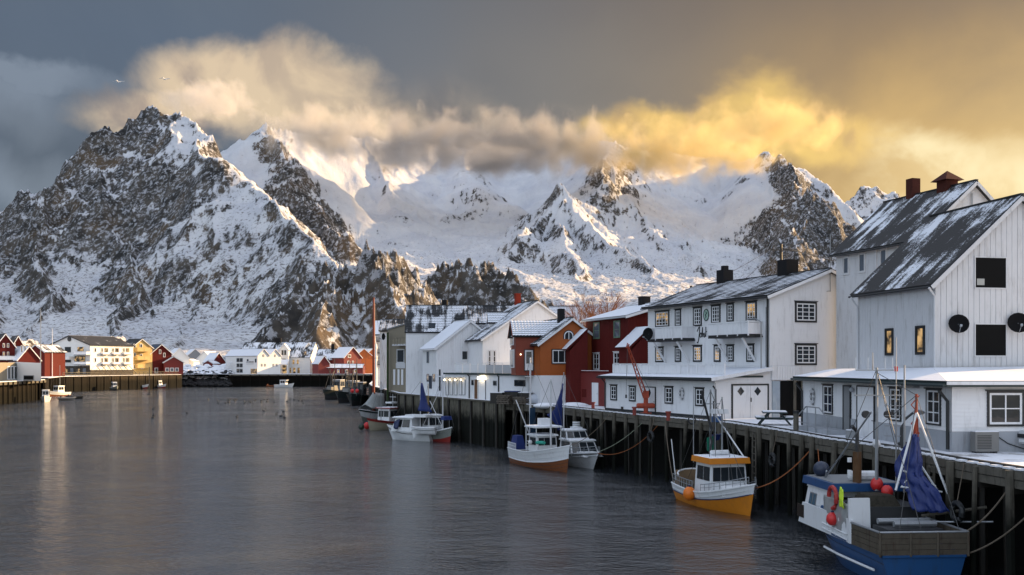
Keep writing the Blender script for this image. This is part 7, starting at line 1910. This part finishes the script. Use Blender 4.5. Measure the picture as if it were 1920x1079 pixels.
# tyres hanging on the quay face, fish boxes, snow shovel and hoses on the deck
for i, (px, z_, lb) in enumerate(((1352, 2.9, 'black tyre fender on the quay face left of the yellow boat mast'), (1462, 2.8, 'black tyre fender on the quay posts right of the yellow boat'), (1236, 3.0, 'black tyre fender on the quay face below the crane'), (1816, 2.6, 'black tyre fender on the quay posts beside the blue boat stern'))):
    P, n, d = edge_at(px); c_ = P + n * .5 + ZUP * z_; t0 = thing('tyre_fender', lb, 'tyre', c_)
    MB().tube([c_ + d * math.cos(q) * .32 + ZUP * math.sin(q) * .32 for q in [6.283 * k / 14 for k in range(15)]], .11, 7, cap=False).build('tyre', BLACKT, t0); MB().tube([c_ + ZUP * .32, c_ + ZUP * (DECK - z_) - n * .3], .02, 4).build('hanging_rope', ROPE, t0)
for i, (px, py, w_, m_, lb) in enumerate(((1640, 824, .35, pm('blue_fish_box', (.02, .08, .22), .5), 'blue fish box against the low building wall'), (1583, 822, .3, pm('grey_fish_box', (.25, .26, .27), .6), 'grey fish box below the first window of the low building'), (1162, 772, .35, WOODD, 'dark crate by the annex corner'), (1330, 792, .3, pm('blue_fish_box', (.02, .08, .22)), 'blue fish box at the annex corner'))):
    q = wpt(px, py, DECK) + V((.5, .3, 0)); t0 = thing('fish_box', lb, 'box', q)
    MB().box(q + ZUP * .17, V((w_, -.05, 0)), V((.05, w_ * .7, 0)), ZUP * .17).build('box', m_, t0); MB().box(q + ZUP * .35, V((w_ * 1.05, -.05, 0)), V((.05, w_ * .75, 0)), ZUP * .02).build('rim', m_, t0); MB().box(q + ZUP * .385, V((w_ * .95, -.05, 0)), V((.05, w_ * .65, 0)), ZUP * .02).build('snow_cover', SNOW, t0)
hs_ = wpt(1700, 838, DECK + .03) + V((.3, .6, 0)); tag(MB().tube([hs_ + V((math.cos(k * .5) * (.38 + .02 * (k % 5)), math.sin(k * .5) * .34, k * .004)) for k in range(40)] + [hs_ + V((1.2, -.6, .03)), hs_ + V((2.6, -1.6, .03))], .03, 5).build('hose', BLACKT), 'coiled black hose lying on the snowy quay before the low building', 'hose')
wire0 = As.pt(As.L - .2, 6.7, .12)
tag(MB().tube([hs.pt(hs.L - .25, 12.0, .1), hs.pt(hs.L - .3, 9.0, .08), hs.pt(hs.L - .26, 7.9, .1)], .018, 4).build('cable', BLACKT), 'thin black cable down the corner of the white harbour house', 'cable')
# ropes
rope(b2.p(7.0, -.1, 1.4), edge_at(1530)[0] + ZUP * (DECK - .2), .55, 'orange mooring rope from the bow of the yellow boat to the quay', ROPEO, .03)
rope(b2.p(.2, 1.2, 1.0), edge_at(1245)[0] + ZUP * DECK, .5, 'mooring rope hanging from the quay to the stern of the yellow boat', ROPE, .025)
rope(b4.p(8.4, 0, 1.4), edge_at(1222)[0] + ZUP * DECK, .35, 'pale mooring rope from the cruiser bow up to the quay', pm('pale_green_rope', (.3, .33, .25), .8), .022)
rope(b4.p(8.3, .1, 1.35), edge_at(1240)[0] + ZUP * DECK, 1.0, 'sagging brown mooring rope from the cruiser bow to the quay', ROPEO, .022)
rope(b1.p(.1, 1.6, 2.05), V((17.3, 34.2, 4.15)), .25, 'upper mooring rope from the stern of the blue boat to the quay', ROPE, .03)
rope(b1.p(.0, 1.7, 1.3), V((17.3, 33.5, 2.9)), .15, 'lower mooring rope from the stern of the blue boat to the quay', ROPE, .028)
rope(b1.p(9.4, 0, 2.3), edge_at(1530)[0] + ZUP * (DECK - .3), .4, 'dark rope from the bow of the blue boat to the quay', ROPEO, .025)
rope(b3.p(9.5, .1, 2.0), edge_at(1150)[0] + ZUP * DECK, .5, 'mooring rope from the bow of the wooden boat to the quay', ROPE, .022)

# ---------------------------------------------------------------- bare orange-brown tree
def bare_tree(P, h, lb, mat):
    t0 = thing('bare_tree', lb, 'tree', P); rnd = random.Random(5); tk = MB(); tw = MB()
    def grow(p, d, L, r, lvl):
        q = p + d * L; (tk if lvl < 2 else tw).tube([p, q], [r, r * .65], 5 if lvl < 2 else 3, cap=False)
        if lvl >= 5: return
        for _ in range(4 if lvl else 6):
            nd = (d + V((rnd.uniform(-1, 1), rnd.uniform(-1, 1), rnd.uniform(-.35, .6))) * (.62 if lvl else .8)).normalized()
            grow(p.lerp(q, rnd.uniform(.55, 1)), nd, L * rnd.uniform(.62, .8), r * .55, lvl + 1)
    grow(P, V((0, 0, 1)), h * .28, .22, 0)
    tk.build('trunk', mat, t0); tw.build('crown', mat, t0, kind='stuff'); return t0
TRM = pm('orange_brown_twigs', (.24, .10, .04), .9, .2)
q = XY(1118, 124); bare_tree(V((q.x, q.y, DECK)), 17, 'bare orange-brown tree behind the orange and red houses, left part', TRM)
q = XY(1146, 121); o = bare_tree(V((q.x, q.y, DECK)), 14.5, 'bare orange-brown tree nearest the red house chimney', TRM); o.rotation_euler.z = 2.1

# ---------------------------------------------------------------- birds
def bird(P, hd, s, lb, grp=None, mat=DARKM, swim=True):
    t0 = thing('sea_bird', lb, 'bird', P, grp); h_ = V((math.cos(hd), math.sin(hd), 0)); mb = MB()
    mb.ball(P + ZUP * .08 * s, .2 * s, (1.3, .75, .6), 8, 6); mb.tube([P + h_ * .18 * s + ZUP * .12 * s, P + h_ * .26 * s + ZUP * .3 * s], .05 * s, 6, False); mb.ball(P + h_ * .28 * s + ZUP * .33 * s, .07 * s, (1, 1, 1), 6, 5)
    mb.tube([P + h_ * .33 * s + ZUP * .32 * s, P + h_ * .42 * s + ZUP * .3 * s], [.025 * s, .008 * s], 4); mb.build('body', mat, t0, kind='stuff'); return t0
rnd = random.Random(21)
b0 = None
for i in range(46):
    px = rnd.uniform(385, 575) if i % 3 else rnd.uniform(420, 470); py = rnd.uniform(749, 757) if i < 36 else rnd.uniform(766, 785)
    if i >= 36: px = rnd.uniform(280, 560)
    Y = H * F / (py - HOR); P = XY(px, Y)
    if b0 is None: b0 = bird(P, rnd.uniform(0, 6), 1.1, 'dark sea bird floating on the water of the inlet', 'sea birds resting on the water'); ch = b0.children[0]
    else:
        c = b0.copy(); COL.objects.link(c); c.location = P; c.rotation_euler.z = rnd.uniform(0, 6); d_ = ch.copy(); COL.objects.link(d_); d_.parent = c
def gull(P, s, lb, up):
    t0 = thing('gull', lb, 'bird', P); MB().ball(P, .2 * s, (1.6, .6, .6), 8, 6).build('body', BWH, t0)
    for sd_ in (-1, 1):
        w_ = MB(); w_.tube([P, P + V((.15, sd_ * .35, up * .3)) * s + V((sd_ * .3, 0, 0)) * s, P + V((sd_ * 1.05, 0, up * .12)) * s], [.09 * s, .07 * s, .02 * s], 5); w_.build('wing', WHITE2, t0)
for px, py, Y, lb in ((222, 154, 160, 'left white gull gliding in front of the dark cloud'), (309, 149, 160, 'right white gull gliding above the mountain peak')):
    q = XY(px, Y); q.z = ZA(py, Y); gull(q, .9, lb, .6)
# navigation mast in the left of the harbour
q = XY(280, H * F / (739.5 - HOR)); t0 = thing('marker_pole', 'thin black marker pole on a float in the harbour before the sunlit quay', 'marker', q)
MB().ball(q, .6, (1.2, 1, .4), 8, 5).build('float', BLACKT, t0); MB().tube([q, q + ZUP * 7.5], .11, 6).build('pole', BLACKT, t0)
